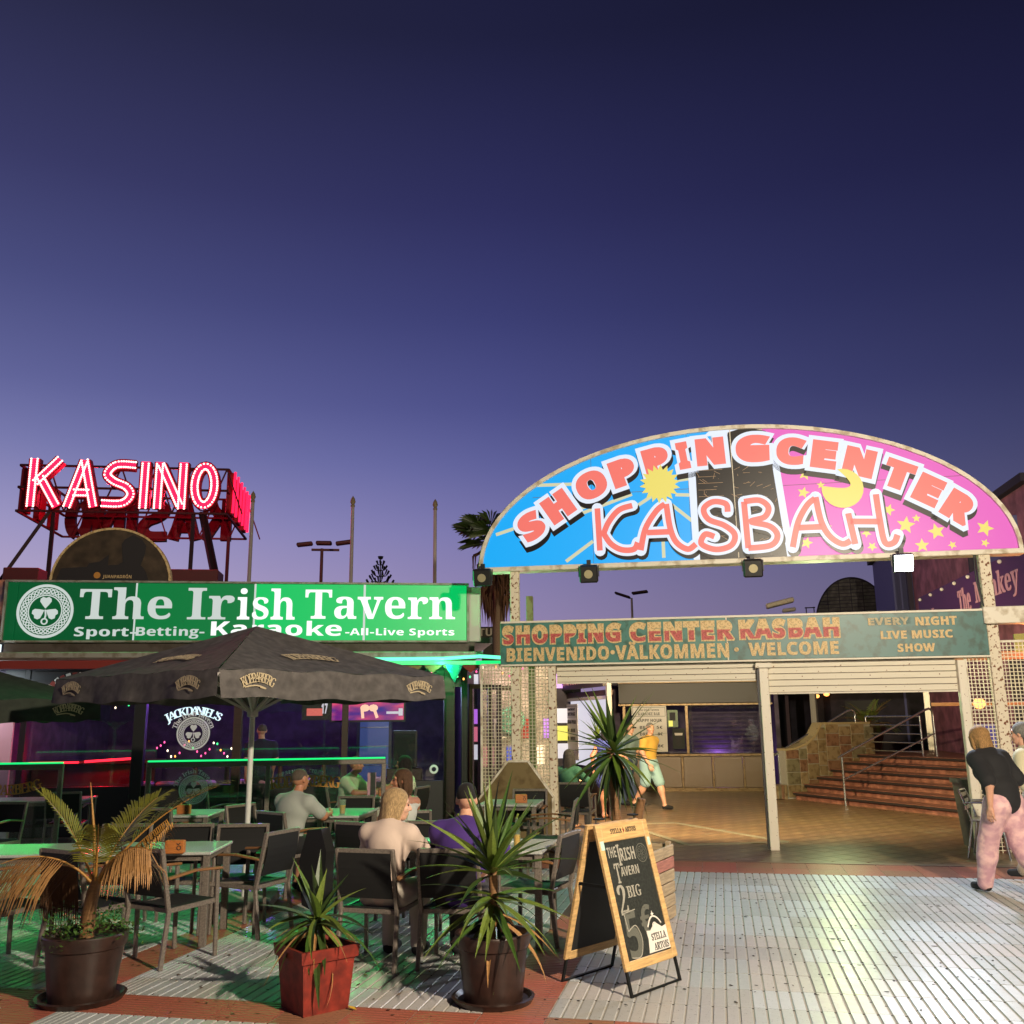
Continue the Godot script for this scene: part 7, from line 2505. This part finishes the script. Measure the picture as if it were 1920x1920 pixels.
# ---- people: a field of tapered bones, meshed as surface nets ----
# A bone is [a, b, ra, rb]; a lump is [c, Vector3 radii].
func field_mesh(bones: Array, cell: float, k: float, clips := []) -> Array:
	var lo := Vector3.ONE * 1e9
	var hi := -lo
	for b in bones:
		if b.size() == 2:
			lo = lo.min(b[0] - b[1]); hi = hi.max(b[0] + b[1])
		else:
			var r := Vector3.ONE * maxf(b[2], b[3])
			lo = lo.min(b[0].min(b[1]) - r); hi = hi.max(b[0].max(b[1]) + r)
	lo -= Vector3.ONE * (cell * 2.5); hi += Vector3.ONE * (cell * 2.5)
	var nx := int((hi.x - lo.x) / cell) + 2
	var ny := int((hi.y - lo.y) / cell) + 2
	var nz := int((hi.z - lo.z) / cell) + 2
	var g := PackedFloat32Array()
	g.resize(nx * ny * nz)
	g.fill(1.0)
	for b in bones:
		var ball: bool = b.size() == 2
		var p: Vector3 = b[0]
		var q: Vector3 = b[0] if ball else b[1]
		var ext: Vector3 = b[1] if ball else Vector3.ONE * maxf(b[2], b[3])
		ext += Vector3.ONE * (k + cell * 2.0)
		var l: Vector3 = ((p.min(q) - ext - lo) / cell).floor()
		var h: Vector3 = ((p.max(q) + ext - lo) / cell).ceil()
		var ax := q - p
		var aa := maxf(ax.length_squared(), 1e-9)
		var rad: Vector3 = b[1] if ball else Vector3.ONE
		var rmin := minf(rad.x, minf(rad.y, rad.z))
		for z in range(maxi(0, int(l.z)), mini(nz, int(h.z) + 1)):
			for y in range(maxi(0, int(l.y)), mini(ny, int(h.y) + 1)):
				var at_ := (z * ny + y) * nx
				for x in range(maxi(0, int(l.x)), mini(nx, int(h.x) + 1)):
					var w := lo + Vector3(x, y, z) * cell - p
					var d: float
					if ball:
						d = ((w / rad).length() - 1.0) * rmin
					else:
						var t := clampf(w.dot(ax) / aa, 0.0, 1.0)
						d = (w - ax * t).length() - lerpf(b[2], b[3], t)
					var e := g[at_ + x]
					if d - e > k:
						continue
					if e - d > k:
						g[at_ + x] = d
					else:
						var s := clampf(0.5 + 0.5 * (e - d) / k, 0.0, 1.0)
						g[at_ + x] = lerpf(e, d, s) - k * s * (1.0 - s)
	for c in clips:
		var pn: Vector3 = c[0]
		var pd: float = c[1]
		for z in nz:
			for y in ny:
				for x in nx:
					var i := (z * ny + y) * nx + x
					if g[i] < 0.2:
						g[i] = maxf(g[i], pn.dot(lo + Vector3(x, y, z) * cell) - pd)
	var vid := PackedInt32Array()
	vid.resize(nx * ny * nz)
	vid.fill(-1)
	var vs := PackedVector3Array()
	var off := [0, 1, nx, nx + 1, nx * ny, nx * ny + 1, nx * ny + nx, nx * ny + nx + 1]
	var edges := [[0, 1], [2, 3], [4, 5], [6, 7], [0, 2], [1, 3], [4, 6], [5, 7], [0, 4], [1, 5], [2, 6], [3, 7]]
	var far := cell * 2.0
	for z in nz - 1:
		for y in ny - 1:
			for x in nx - 1:
				var i := (z * ny + y) * nx + x
				if absf(g[i]) > far:
					continue
				var neg := 0
				for o in off:
					if g[i + o] < 0.0: neg += 1
				if neg == 0 or neg == 8:
					continue
				var sum := Vector3.ZERO
				var cnt := 0
				for e in edges:
					var a := g[i + off[e[0]]]
					var b2 := g[i + off[e[1]]]
					if (a < 0.0) != (b2 < 0.0):
						var t := a / (a - b2)
						var pa := Vector3(e[0] & 1, (e[0] >> 1) & 1, e[0] >> 2)
						var pb := Vector3(e[1] & 1, (e[1] >> 1) & 1, e[1] >> 2)
						sum += pa.lerp(pb, t)
						cnt += 1
				vid[i] = vs.size()
				vs.append(lo + (Vector3(x, y, z) + sum / cnt) * cell)
	var ids := PackedInt32Array()
	var sx := 1
	var sy := nx
	var sz := nx * ny
	for z in range(1, nz - 1):
		for y in range(1, ny - 1):
			for x in range(1, nx - 1):
				var i := (z * ny + y) * nx + x
				var a := g[i]
				if absf(a) > far:
					continue
				for ax2 in 3:
					var st := [sx, sy, sz][ax2] as int
					var bb := g[i + st]
					if (a < 0.0) == (bb < 0.0):
						continue
					var u := [sy, sz, sx][ax2] as int
					var v := [sz, sx, sy][ax2] as int
					var q := [vid[i], vid[i - u], vid[i - u - v], vid[i - v]]
					if q.min() < 0: continue
					if a < 0.0:
						ids.append_array([q[0], q[1], q[2], q[0], q[2], q[3]])
					else:
						ids.append_array([q[0], q[2], q[1], q[0], q[3], q[2]])
	var ns := PackedVector3Array()
	ns.resize(vs.size())
	for i in range(0, ids.size(), 3):
		var nn := -(vs[ids[i + 1]] - vs[ids[i]]).cross(vs[ids[i + 2]] - vs[ids[i]])
		for j in 3:
			ns[ids[i + j]] += nn
	for i in ns.size():
		ns[i] = ns[i].normalized()
	return [vs, ns, ids]

func join(parts: Array) -> ArrayMesh:
	var v := PackedVector3Array()
	var n := PackedVector3Array()
	var ids := PackedInt32Array()
	for p in parts:
		var base := v.size()
		v.append_array(p[0])
		n.append_array(p[1])
		for i in p[2]:
			ids.append(i + base)
	var arr := []
	arr.resize(Mesh.ARRAY_MAX)
	arr[Mesh.ARRAY_VERTEX] = v
	arr[Mesh.ARRAY_NORMAL] = n
	arr[Mesh.ARRAY_INDEX] = ids
	var m := ArrayMesh.new()
	m.add_surface_from_arrays(Mesh.PRIMITIVE_TRIANGLES, arr)
	return m

func moved(p: Array, t: Transform3D) -> Array:
	var v := PackedVector3Array()
	var n := PackedVector3Array()
	for i in p[0].size():
		v.append(t * p[0][i])
		n.append((t.basis * p[1][i]).normalized())
	var ids: PackedInt32Array = p[2]
	if t.basis.determinant() < 0:
		ids = ids.duplicate()
		for i in range(0, ids.size(), 3):
			var q := ids[i + 1]
			ids[i + 1] = ids[i + 2]
			ids[i + 2] = q
	return [v, n, ids]

var hand_field: Array
var head_field: Array

# A relaxed right hand: wrist at the origin, fingers along -Y, palm facing +X.
func make_hand() -> Array:
	var b := [[Vector3(0, 0.01, 0), Vector3(0, -0.03, 0), 0.024, 0.026], [Vector3(0, -0.03, -0.012), Vector3(0, -0.085, -0.028), 0.02, 0.014], [Vector3(0, -0.03, 0.012), Vector3(0, -0.085, 0.026), 0.02, 0.014], [Vector3(0, -0.03, 0), Vector3(0, -0.085, 0), 0.02, 0.015]]
	for i in 4:
		var z := 0.03 - 0.02 * i
		var l: float = [0.068, 0.078, 0.07, 0.055][i]
		var p := Vector3(0, -0.085, z)
		var q := p + Vector3(0.006, -l * 0.5, 0.002 * (1.5 - i))
		var r := q + Vector3(0.018 + 0.003 * i, -l * 0.42, 0.0)
		b.append([p, q, 0.0095, 0.0088])
		b.append([q, r, 0.0088, 0.0072])
	b.append([Vector3(0.004, -0.025, 0.022), Vector3(0.016, -0.055, 0.045), 0.014, 0.011])
	b.append([Vector3(0.016, -0.055, 0.045), Vector3(0.024, -0.088, 0.05), 0.011, 0.008])
	return field_mesh(b, 0.005, 0.006)

# A head: centre of the skull at the origin, facing +Z, chin at about -0.115.
func make_head() -> Array:
	var b := [[Vector3(0, 0.022, -0.012), Vector3(0.074, 0.09, 0.094)], [Vector3(0, -0.025, 0.022), Vector3(0.06, 0.085, 0.066)], [Vector3(0, -0.085, 0.045), Vector3(0.036, 0.03, 0.036)]]
	b.append([Vector3(0, 0.012, 0.084), Vector3(0, -0.024, 0.104), 0.008, 0.013])
	for s in [-1.0, 1.0]:
		b.append([Vector3(0.078 * s, 0.0, -0.01), Vector3(0.009, 0.032, 0.018)])
		b.append([Vector3(0.03 * s, 0.03, 0.07), Vector3(0.024, 0.012, 0.012)])
		b.append([Vector3(0.036 * s, -0.025, 0.06), Vector3(0.022, 0.02, 0.018)])
		b.append([Vector3(0.018 * s, -0.03, 0.087), Vector3(0.009, 0.008, 0.009)])
	b.append([Vector3(-0.018, -0.058, 0.078), Vector3(0.018, -0.058, 0.078), 0.009, 0.009])
	return field_mesh(b, 0.0065, 0.014)

func skin(called: String, c: Color) -> StandardMaterial3D:
	if M.has(called): return M[called]
	var m := mat(called, c, 0.5, 0.0, "fabric", 1.0)
	m.subsurf_scatter_enabled = true
	m.subsurf_scatter_strength = 0.08
	return m

func cloth(called: String, c: Color, tex := "fabric", sc := 3.0) -> StandardMaterial3D:
	if M.has(called): return M[called]
	var m := mat(called, c, 0.85, 0.0, tex, sc)
	m.rim_enabled = true
	m.rim = 0.2
	return m

# j: joints in metres, local, facing +Z. Wear: list of garments.
func person(label: String, xf: Transform3D, j: Dictionary, skin_m: Material, wear: Array, hair: Dictionary, f := 1.0, female := false) -> Node3D:
	var t := thing("person", label, "person", xf)
	var hip: Vector3 = j.hip
	var chest: Vector3 = j.chest
	var neck: Vector3 = j.neck
	var head: Vector3 = j.head
	var up := (neck - hip).normalized()
	var rt: Vector3 = j.get("right", Vector3.LEFT)  # the person's right is -X when facing +Z
	var sw := 0.165 if female else 0.19
	var hw := 0.1
	var sh := {}
	for s in ["l", "r"]:
		var sg := 1.0 if s == "r" else -1.0
		sh[s] = neck - up * 0.095 + rt * sg * sw
	var body := []
	var torso := []
	var waist := hip.lerp(chest, 0.45)
	torso.append([hip, Vector3(0.155 if female else 0.15, 0.11, 0.115) * f])
	torso.append([waist, Vector3(0.128 if female else 0.142, 0.12, 0.1) * f])
	torso.append([chest, Vector3(0.15 if female else 0.172, 0.15, 0.108) * f])
	torso.append([sh.l, sh.r, 0.05 * f, 0.05 * f])
	for s in ["l", "r"]:
		torso.append([neck - up * 0.045, sh[s], 0.05, 0.046 * f])
	if female:
		for sg in [-1.0, 1.0]:
			torso.append([chest + rt * sg * 0.07 + j.get("front", Vector3.BACK) * 0.075 + Vector3.DOWN * 0.03, Vector3(0.06, 0.06, 0.055)])
	body.append_array(torso)
	body.append([neck - up * 0.05, head + Vector3(0, -0.05, 0), 0.052, 0.05])
	var arm := {}
	var leg := {}
	for s in ["l", "r"]:
		var sg := 1.0 if s == "r" else -1.0
		var el: Vector3 = j["elbow_" + s]
		var wr: Vector3 = j["wrist_" + s]
		arm[s] = [[sh[s], el, 0.05 * f, 0.041 * f], [el, wr, 0.041 * f, 0.028]]
		var hj := hip + rt * sg * hw + Vector3.DOWN * 0.03
		var kn: Vector3 = j["knee_" + s]
		var an: Vector3 = j["ankle_" + s]
		var fd: Vector3 = j.get("toe_" + s, an + Vector3(0, -0.045, 0.15))
		leg[s] = [[hj, kn, 0.088 * f, 0.06 * f], [kn, kn.lerp(an, 0.35), 0.056 * f, 0.058 * f], [kn.lerp(an, 0.3), an, 0.058 * f, 0.037], [an + Vector3(0, -0.035, -0.02), fd, 0.038, 0.03]]
		body.append_array(arm[s])
		body.append_array(leg[s])
	var parts := [field_mesh(body, 0.016, 0.045)]
	for s in ["l", "r"]:
		var el: Vector3 = j["elbow_" + s]
		var wr: Vector3 = j["wrist_" + s]
		var y := (el - wr).normalized()
		var palm: Vector3 = (hip - wr)
		palm.y = 0
		if j.has("palm"): palm = j.palm
		palm = (palm - y * palm.dot(y)).normalized()
		var z := palm.cross(y).normalized()
		# thumb towards the front
		var fr: Vector3 = j.get("front", Vector3.BACK) + Vector3.UP * 0.6
		var bs := Basis(palm, y, z)
		if z.dot(fr) < 0:
			bs = Basis(palm, y, -z)
		parts.append(moved(hand_field, Transform3D(bs, wr)))
	var hb := Basis(Vector3.UP, deg_to_rad(j.get("head_turn", 0.0))) * Basis(Vector3.RIGHT, deg_to_rad(j.get("head_tilt", 0.0)))
	var hx := Transform3D(hb, head)
	parts.append(moved(head_field, hx))
	put("body", join(parts), skin_m, t)
	# face
	var ey := MB.new()
	var br := MB.new()
	for s in [-1.0, 1.0]:
		ey.ball(Vector3(0.03 * s, 0.008, 0.079), Vector3(0.012, 0.008, 0.008), 8, 5)
		br.box(Vector3(0.031 * s, 0.032, 0.084), Vector3(0.034, 0.006, 0.008), Basis(Vector3.UP, 0.35 * s))
	put("eyes", ey, M.ink, t, hx)
	put("eyebrows", br, hair.m, t, hx)
	var li := MB.new()
	li.ball(Vector3(0, -0.057, 0.083), Vector3(0.022, 0.007, 0.008), 8, 5)
	put("lips", li, cloth("lips", srgb(168, 84, 76)), t, hx)
	# hair
	var hbones := []
	for h in hair.get("lumps", [[Vector3(0, 0.04, -0.02), Vector3(0.081, 0.085, 0.098)]]):
		hbones.append(h)
	if hair.has("loose"):
		var hr := RandomNumberGenerator.new()
		hr.seed = label.length()
		for i in 26:
			var q := hr.randf_range(-2.6, 2.6)
			var d := Vector3(sin(q) * 0.083, 0, -cos(q) * 0.09 - 0.02)
			var a := d + Vector3(0, hr.randf_range(-0.06, 0.05), 0)
			var e := a + Vector3(d.x * 0.25 + hr.randf_range(-0.02, 0.02), -hr.randf_range(0.1, 0.2) * hair.loose, hr.randf_range(-0.015, 0.01))
			hbones.append([a, e, hr.randf_range(0.012, 0.018), 0.004])
	var hf := field_mesh(hbones, 0.009, 0.02, hair.get("clips", [[Vector3(0, -0.45, 0.9).normalized(), 0.052], [Vector3(0, -1, 0), 0.05]]))
	put("hair", join([hf]), hair.m, t, hx)
	# clothes
	for w in wear:
		var bones := []
		var grow: float = w.get("grow", 0.014)
		for part in w.parts:
			match part:
				"torso":
					for b in torso: bones.append(fat(b, grow))
				"upper":
					for b in torso.slice(1): bones.append(fat(b, grow))
				"sleeve_l", "sleeve_r":
					bones.append(fat([arm[part[-1]][0][0], arm[part[-1]][0][0].lerp(arm[part[-1]][0][1], w.get("sleeve", 0.6)), 0.05 * f, 0.05 * f], grow))
				"long_l", "long_r":
					for b in arm[part[-1]]: bones.append(fat(b, grow))
				"hips":
					bones.append(fat(torso[0], grow))
				"thigh_l", "thigh_r":
					var lb: Array = leg[part[-1]][0]
					bones.append(fat([lb[0], lb[0].lerp(lb[1], w.get("leg", 0.7)), lb[2], lb[3] * 1.15], grow))
				"leg_l", "leg_r":
					for b in leg[part[-1]].slice(0, 3): bones.append(fat([b[0], b[1], b[2] * w.get("wide", 1.0), maxf(b[3], 0.045) * w.get("wide", 1.0)], grow))
				"shoe_l", "shoe_r":
					var sb: Array = leg[part[-1]][3]
					bones.append(fat(sb, 0.008))
		for b in w.get("extra", []): bones.append(b)
		put(w.name, join([field_mesh(bones, w.get("cell", 0.016), w.get("k", 0.04), w.get("clips", []))]), w.m, t)
	return t

func fat(b: Array, g: float) -> Array:
	if b.size() == 2: return [b[0], b[1] + Vector3.ONE * g]
	return [b[0], b[1], b[2] + g, b[3] + g]

func seated(lean := 0.0, arms := "table") -> Dictionary:
	var j := {}
	j.hip = Vector3(0, 0.53, -0.08)
	j.chest = Vector3(0, 0.84, -0.1 + lean * 0.6)
	j.neck = Vector3(0, 1.02, -0.09 + lean)
	j.head = Vector3(0, 1.155, -0.06 + lean * 1.15)
	for s in ["l", "r"]:
		var x := -1.0 if s == "r" else 1.0
		j["knee_" + s] = Vector3(0.12 * x, 0.5, 0.33)
		j["ankle_" + s] = Vector3(0.12 * x, 0.08, 0.3)
		if arms == "table":
			j["elbow_" + s] = Vector3(0.25 * x, 0.78, 0.06 + lean)
			j["wrist_" + s] = Vector3(0.13 * x, 0.78, 0.3 + lean)
		else:
			j["elbow_" + s] = Vector3(0.25 * x, 0.74, -0.04 + lean)
			j["wrist_" + s] = Vector3(0.12 * x, 0.64, 0.2)
	return j

func walking(step: float, lean := 0.04) -> Dictionary:
	var j := {}
	j.hip = Vector3(0, 0.9, 0)
	j.chest = Vector3(0, 1.22, lean * 0.6)
	j.neck = Vector3(0, 1.41, lean)
	j.head = Vector3(0, 1.56, lean + 0.03)
	j.knee_l = Vector3(0.1, 0.5, step * 0.5)
	j.ankle_l = Vector3(0.1, 0.09, step * 0.8)
	j.knee_r = Vector3(-0.1, 0.5, -step * 0.1)
	j.ankle_r = Vector3(-0.1, 0.13, -step * 0.9)
	j.elbow_l = Vector3(0.25, 1.1, -0.08 * signf(step))
	j.wrist_l = Vector3(0.25, 0.87, -0.06)
	j.elbow_r = Vector3(-0.25, 1.1, 0.02)
	j.wrist_r = Vector3(-0.24, 0.88, 0.16)
	return j

func people() -> void:
	hand_field = make_hand()
	head_field = make_head()
	var fair := skin("skin_fair", srgb(214, 160, 132))
	var tan := skin("skin_tan", srgb(190, 130, 100))
	var pale := skin("skin_pale", srgb(222, 172, 146))
	var black := cloth("black_cloth", srgb(28, 27, 30))
	var dark_hair := cloth("hair_dark", srgb(34, 26, 24), "strands", 5.0)
	var grey_hair := cloth("hair_grey", srgb(150, 146, 138), "strands", 5.0)
	var blond := cloth("hair_blond", srgb(206, 170, 122), "strands", 5.0)
	var brown_hair := cloth("hair_brown", srgb(104, 70, 44), "strands", 5.0)
	var cropped := {"m": cloth("hair_cropped", srgb(112, 98, 84), "strands", 5.0), "lumps": [[Vector3(0, 0.034, -0.018), Vector3(0.077, 0.082, 0.095)]], "clips": [[Vector3(0, -0.5, 0.86).normalized(), 0.04], [Vector3(0, -1, 0), 0.03]]}
	var shorn := {"m": dark_hair, "lumps": [[Vector3(0, 0.045, -0.016), Vector3(0.08, 0.082, 0.099)], [Vector3(0, 0.09, 0.01), Vector3(0.065, 0.05, 0.08)]], "clips": [[Vector3(0, -0.45, 0.9).normalized(), 0.06], [Vector3(0, -1, -0.25).normalized(), 0.02]]}
	# 1 grey polo
	var j := seated(0.12)
	j.head_turn = -6.0
	j.ankle_r = Vector3(-0.06, 0.09, 0.1)
	j.toe_r = Vector3(-0.06, 0.03, 0.24)
	j.ankle_l = Vector3(0.1, 0.09, 0.2)
	person("man in a pale grey polo shirt and black shorts seated with his back turned", at(-4.78, 0, -9.75, 163), j, tan, [{"name": "polo_shirt", "m": cloth("polo_grey", srgb(176, 180, 172)), "parts": ["torso", "sleeve_l", "sleeve_r"], "sleeve": 0.75, "grow": 0.018}, {"name": "shorts", "m": black, "parts": ["hips", "thigh_l", "thigh_r"], "leg": 0.72, "grow": 0.012}, {"name": "shoes", "m": black, "parts": ["shoe_l", "shoe_r"], "cell": 0.012, "k": 0.01}], cropped, 1.08)
	# 2 pale shirt behind glass
	j = seated(0.14)
	person("man in a pale short sleeved shirt leaning on the table behind the glass balustrade", at(-5.62, 0, -13.2, 88), j, tan, [{"name": "shirt", "m": cloth("shirt_pale", srgb(206, 214, 180)), "parts": ["torso", "sleeve_l", "sleeve_r"], "sleeve": 0.7, "grow": 0.016}, {"name": "trousers", "m": black, "parts": ["hips", "leg_l", "leg_r"], "grow": 0.01}], cropped, 1.02)
	# 3 strappy top
	j = seated(0.02, "lap")
	j.head_turn = 60.0
	var bob := {"m": brown_hair, "loose": 0.9, "lumps": [[Vector3(0, 0.04, -0.025), Vector3(0.09, 0.088, 0.1)], [Vector3(0.05, -0.06, -0.05), Vector3(0.045, 0.09, 0.06)], [Vector3(-0.05, -0.06, -0.05), Vector3(0.045, 0.09, 0.06)], [Vector3(0, -0.05, -0.07), Vector3(0.07, 0.1, 0.04)]], "clips": [[Vector3(0, -0.3, 0.95).normalized(), 0.05]]}
	person("woman in a pale strappy top turning her face to the camera", at(-3.6, 0, -9.75, -118), j, tan, [{"name": "top", "m": cloth("top_pale", srgb(214, 214, 206)), "parts": ["upper"], "grow": 0.01, "clips": [[Vector3(0, 1, 0), 0.93]]}, {"name": "skirt", "m": black, "parts": ["hips", "leg_l", "leg_r"], "grow": 0.014}, {"name": "straps", "m": cloth("top_pale", srgb(214, 214, 206)), "parts": [], "extra": [[Vector3(0.1, 0.9, 0.06), Vector3(0.09, 1.03, -0.06), 0.012, 0.012], [Vector3(-0.1, 0.9, 0.06), Vector3(-0.09, 1.03, -0.06), 0.012, 0.012], [Vector3(0.09, 1.03, -0.06), Vector3(0.08, 0.88, -0.17), 0.012, 0.012], [Vector3(-0.09, 1.03, -0.06), Vector3(-0.08, 0.88, -0.17), 0.012, 0.012]], "cell": 0.009, "k": 0.005}], bob, 0.98, true)
	# 4 floral
	j = seated(0.04)
	j.wrist_l = Vector3(0.08, 1.0, 0.26)
	j.elbow_l = Vector3(0.2, 0.82, 0.2)
	var long_dark := {"m": dark_hair, "loose": 1.2, "lumps": [[Vector3(0, 0.04, -0.025), Vector3(0.088, 0.088, 0.102)], [Vector3(0, -0.12, -0.085), Vector3(0.075, 0.16, 0.04)], [Vector3(0.06, -0.05, -0.03), Vector3(0.03, 0.1, 0.05)], [Vector3(-0.06, -0.05, -0.03), Vector3(0.03, 0.1, 0.05)]], "clips": [[Vector3(0, -0.3, 0.95).normalized(), 0.052]]}
	person("dark haired woman in a white floral dress seated side on by the balustrade's end", at(-4.85, 0, -13.28, -88), j, tan, [{"name": "dress", "m": cloth("dress_floral", srgb(224, 222, 196), "floral", 1.6), "parts": ["torso", "sleeve_l", "sleeve_r", "thigh_l", "thigh_r"], "leg": 0.85, "sleeve": 0.35, "grow": 0.02}], long_dark, 0.98, true)
	# 5 blonde
	j = seated(0.08)
	j.head = Vector3(-0.03, 1.13, 0.07)
	j.head_turn = -62.0
	j.head_tilt = 6.0
	var long_blond := {"m": blond, "loose": 1.6, "lumps": [[Vector3(0, 0.04, -0.025), Vector3(0.092, 0.092, 0.106)], [Vector3(0.01, -0.1, -0.09), Vector3(0.085, 0.15, 0.045)], [Vector3(0.075, -0.07, -0.03), Vector3(0.03, 0.12, 0.055)], [Vector3(-0.07, -0.08, -0.03), Vector3(0.028, 0.11, 0.05)], [Vector3(0.08, -0.12, -0.08), Vector3(0.2, -0.33, -0.06), 0.04, 0.012], [Vector3(0.05, -0.12, -0.1), Vector3(0.15, -0.36, -0.1), 0.04, 0.014], [Vector3(0.0, -0.12, -0.1), Vector3(0.08, -0.34, -0.12), 0.04, 0.012]], "clips": [[Vector3(0, -0.3, 0.95).normalized(), 0.05]]}
	var bl := person("blonde woman in a pale pink top seated with her back turned, face in profile", at(-2.72, 0, -7.2, 177), j, pale, [{"name": "top", "m": cloth("top_pink", srgb(214, 190, 176)), "parts": ["torso", "long_l", "long_r"], "grow": 0.018}, {"name": "trousers", "m": cloth("trousers_beige", srgb(196, 184, 172)), "parts": ["hips", "leg_l", "leg_r"], "grow": 0.016}, {"name": "shoes", "m": black, "parts": ["shoe_l", "shoe_r"], "cell": 0.012, "k": 0.01}], long_blond, 1.0, true)
	# 6 purple
	j = seated(0.14)
	j.head_turn = 12.0
	j.head_tilt = 8.0
	person("man with dark cropped hair in a purple sweatshirt seated beside the blonde woman", at(-2.16, 0, -7.3, 183), j, fair, [{"name": "sweatshirt", "m": cloth("sweat_purple", srgb(72, 42, 122)), "parts": ["torso", "long_l", "long_r"], "grow": 0.024}, {"name": "trousers", "m": cloth("jeans_dark", srgb(52, 46, 46)), "parts": ["hips", "leg_l", "leg_r"], "grow": 0.014}, {"name": "shoes", "m": black, "parts": ["shoe_l", "shoe_r"], "cell": 0.012, "k": 0.01}], shorn, 1.1)
	# 7 walking man in yellow, 8 his companion
	j = walking(0.34)
	j.head_turn = -30.0
	person("man in a mustard T-shirt and pale shorts walking across the passage", at(-1.95, 0, -19.6, 62), j, fair, [{"name": "t_shirt", "m": cloth("shirt_mustard", srgb(214, 164, 72)), "parts": ["torso", "sleeve_l", "sleeve_r"], "sleeve": 0.6, "grow": 0.024}, {"name": "shorts", "m": cloth("shorts_pale", srgb(150, 180, 180)), "parts": ["hips", "thigh_l", "thigh_r"], "leg": 0.95, "grow": 0.03}, {"name": "shoes", "m": black, "parts": ["shoe_l", "shoe_r"], "cell": 0.014, "k": 0.01}], {"m": grey_hair, "lumps": cropped.lumps, "clips": cropped.clips}, 1.12)
	j = walking(-0.3)
	j.head_turn = -30.0
	person("man with dark glasses half hidden behind the man in the mustard T-shirt", at(-2.42, 0, -20.2, 62), j, fair, [{"name": "shirt", "m": cloth("shirt_teal", srgb(120, 140, 138)), "parts": ["torso", "sleeve_l", "sleeve_r"], "sleeve": 0.6, "grow": 0.022}, {"name": "trousers", "m": cloth("jeans_blue", srgb(54, 66, 90)), "parts": ["hips", "leg_l", "leg_r"], "grow": 0.02, "wide": 1.1}, {"name": "glasses", "m": black, "parts": [], "extra": [[Vector3(-0.06, 1.57, 0.16), Vector3(0.06, 1.57, 0.16), 0.016, 0.016]], "cell": 0.008, "k": 0.004}, {"name": "shoes", "m": black, "parts": ["shoe_l", "shoe_r"], "cell": 0.014, "k": 0.01}], cropped, 1.08)
	# 9 seated inside the gate, 10 blue dress
	j = seated(0.02)
	person("dark haired woman in green seated inside the gate beyond the tall yucca", at(-2.86, 0, -15.9, 160), j, fair, [{"name": "top", "m": cloth("top_green", srgb(30, 78, 58)), "parts": ["torso", "long_l", "long_r"], "grow": 0.016}, {"name": "trousers", "m": black, "parts": ["hips", "leg_l", "leg_r"], "grow": 0.012}], long_dark, 1.0, true)
	j = walking(0.06, 0.0)
	person("woman in a blue spotted dress standing behind the tall yucca", at(-2.5, 0, -17.6, 170), j, tan, [{"name": "dress", "m": cloth("dress_blue", srgb(120, 132, 210), "dots", 2.4), "parts": ["torso", "thigh_l", "thigh_r"], "leg": 0.7, "grow": 0.03, "extra": [[Vector3(0, 0.86, 0), Vector3(0.2, 0.12, 0.16)], [Vector3(0, 0.66, 0), Vector3(0.21, 0.14, 0.18)]]}], long_dark, 1.0, true)
	# 11 black top, walking away to the right; 12 grey hair beyond her
	j = walking(0.32, 0.16)
	j.head = Vector3(0, 1.52, 0.24)
	j.head_tilt = 10.0
	var reddish := {"m": cloth("hair_ginger", srgb(186, 140, 84), "strands", 5.0), "loose": 0.9, "lumps": [[Vector3(0, 0.04, -0.03), Vector3(0.095, 0.092, 0.108)], [Vector3(0, -0.06, -0.08), Vector3(0.085, 0.11, 0.05)]], "clips": [[Vector3(0, -0.3, 0.95).normalized(), 0.05]]}
	reddish.lumps.append([Vector3(0, -0.14, -0.09), Vector3(0.085, 0.1, 0.045)])
	person("woman in a black loose top and pale patterned trousers walking past on the right", at(2.5, 0, -10.95, -146), j, fair, [{"name": "loose_top", "m": black, "parts": ["torso", "sleeve_l", "sleeve_r"], "sleeve": 0.9, "grow": 0.032, "extra": [[Vector3(0, 1.04, 0.02), Vector3(0.18, 0.12, 0.15)]]}, {"name": "trousers", "m": cloth("trousers_pattern", srgb(226, 190, 190), "trousers", 1.2), "parts": ["hips", "leg_l", "leg_r"], "grow": 0.025, "wide": 1.15}, {"name": "shoes", "m": black, "parts": ["shoe_l", "shoe_r"], "cell": 0.014, "k": 0.01}], reddish, 1.05, true)
	j = walking(-0.28, 0.08)
	person("grey haired woman in a pale yellow top beyond the woman in black", at(3.0, 0, -11.6, -120), j, fair, [{"name": "top", "m": cloth("top_cream", srgb(214, 204, 170)), "parts": ["torso", "long_l", "long_r"], "grow": 0.03}, {"name": "trousers", "m": cloth("trousers_tan", srgb(170, 150, 130)), "parts": ["hips", "leg_l", "leg_r"], "grow": 0.03, "wide": 1.1}, {"name": "shoes", "m": black, "parts": ["shoe_l", "shoe_r"], "cell": 0.014, "k": 0.01}], {"m": grey_hair, "lumps": reddish.lumps, "clips": reddish.clips}, 1.05, true)
	# 13 inside the tavern
	j = walking(0.05, 0.0)
	person("man in dark clothes standing inside the tavern in violet light", tavern_at * at(3.65, 0.06, -1.1, 200), j, fair, [{"name": "shirt", "m": cloth("shirt_navy", srgb(40, 36, 60)), "parts": ["torso", "sleeve_l", "sleeve_r"], "sleeve": 0.7, "grow": 0.02}, {"name": "trousers", "m": black, "parts": ["hips", "leg_l", "leg_r"], "grow": 0.015}], cropped, 1.05)
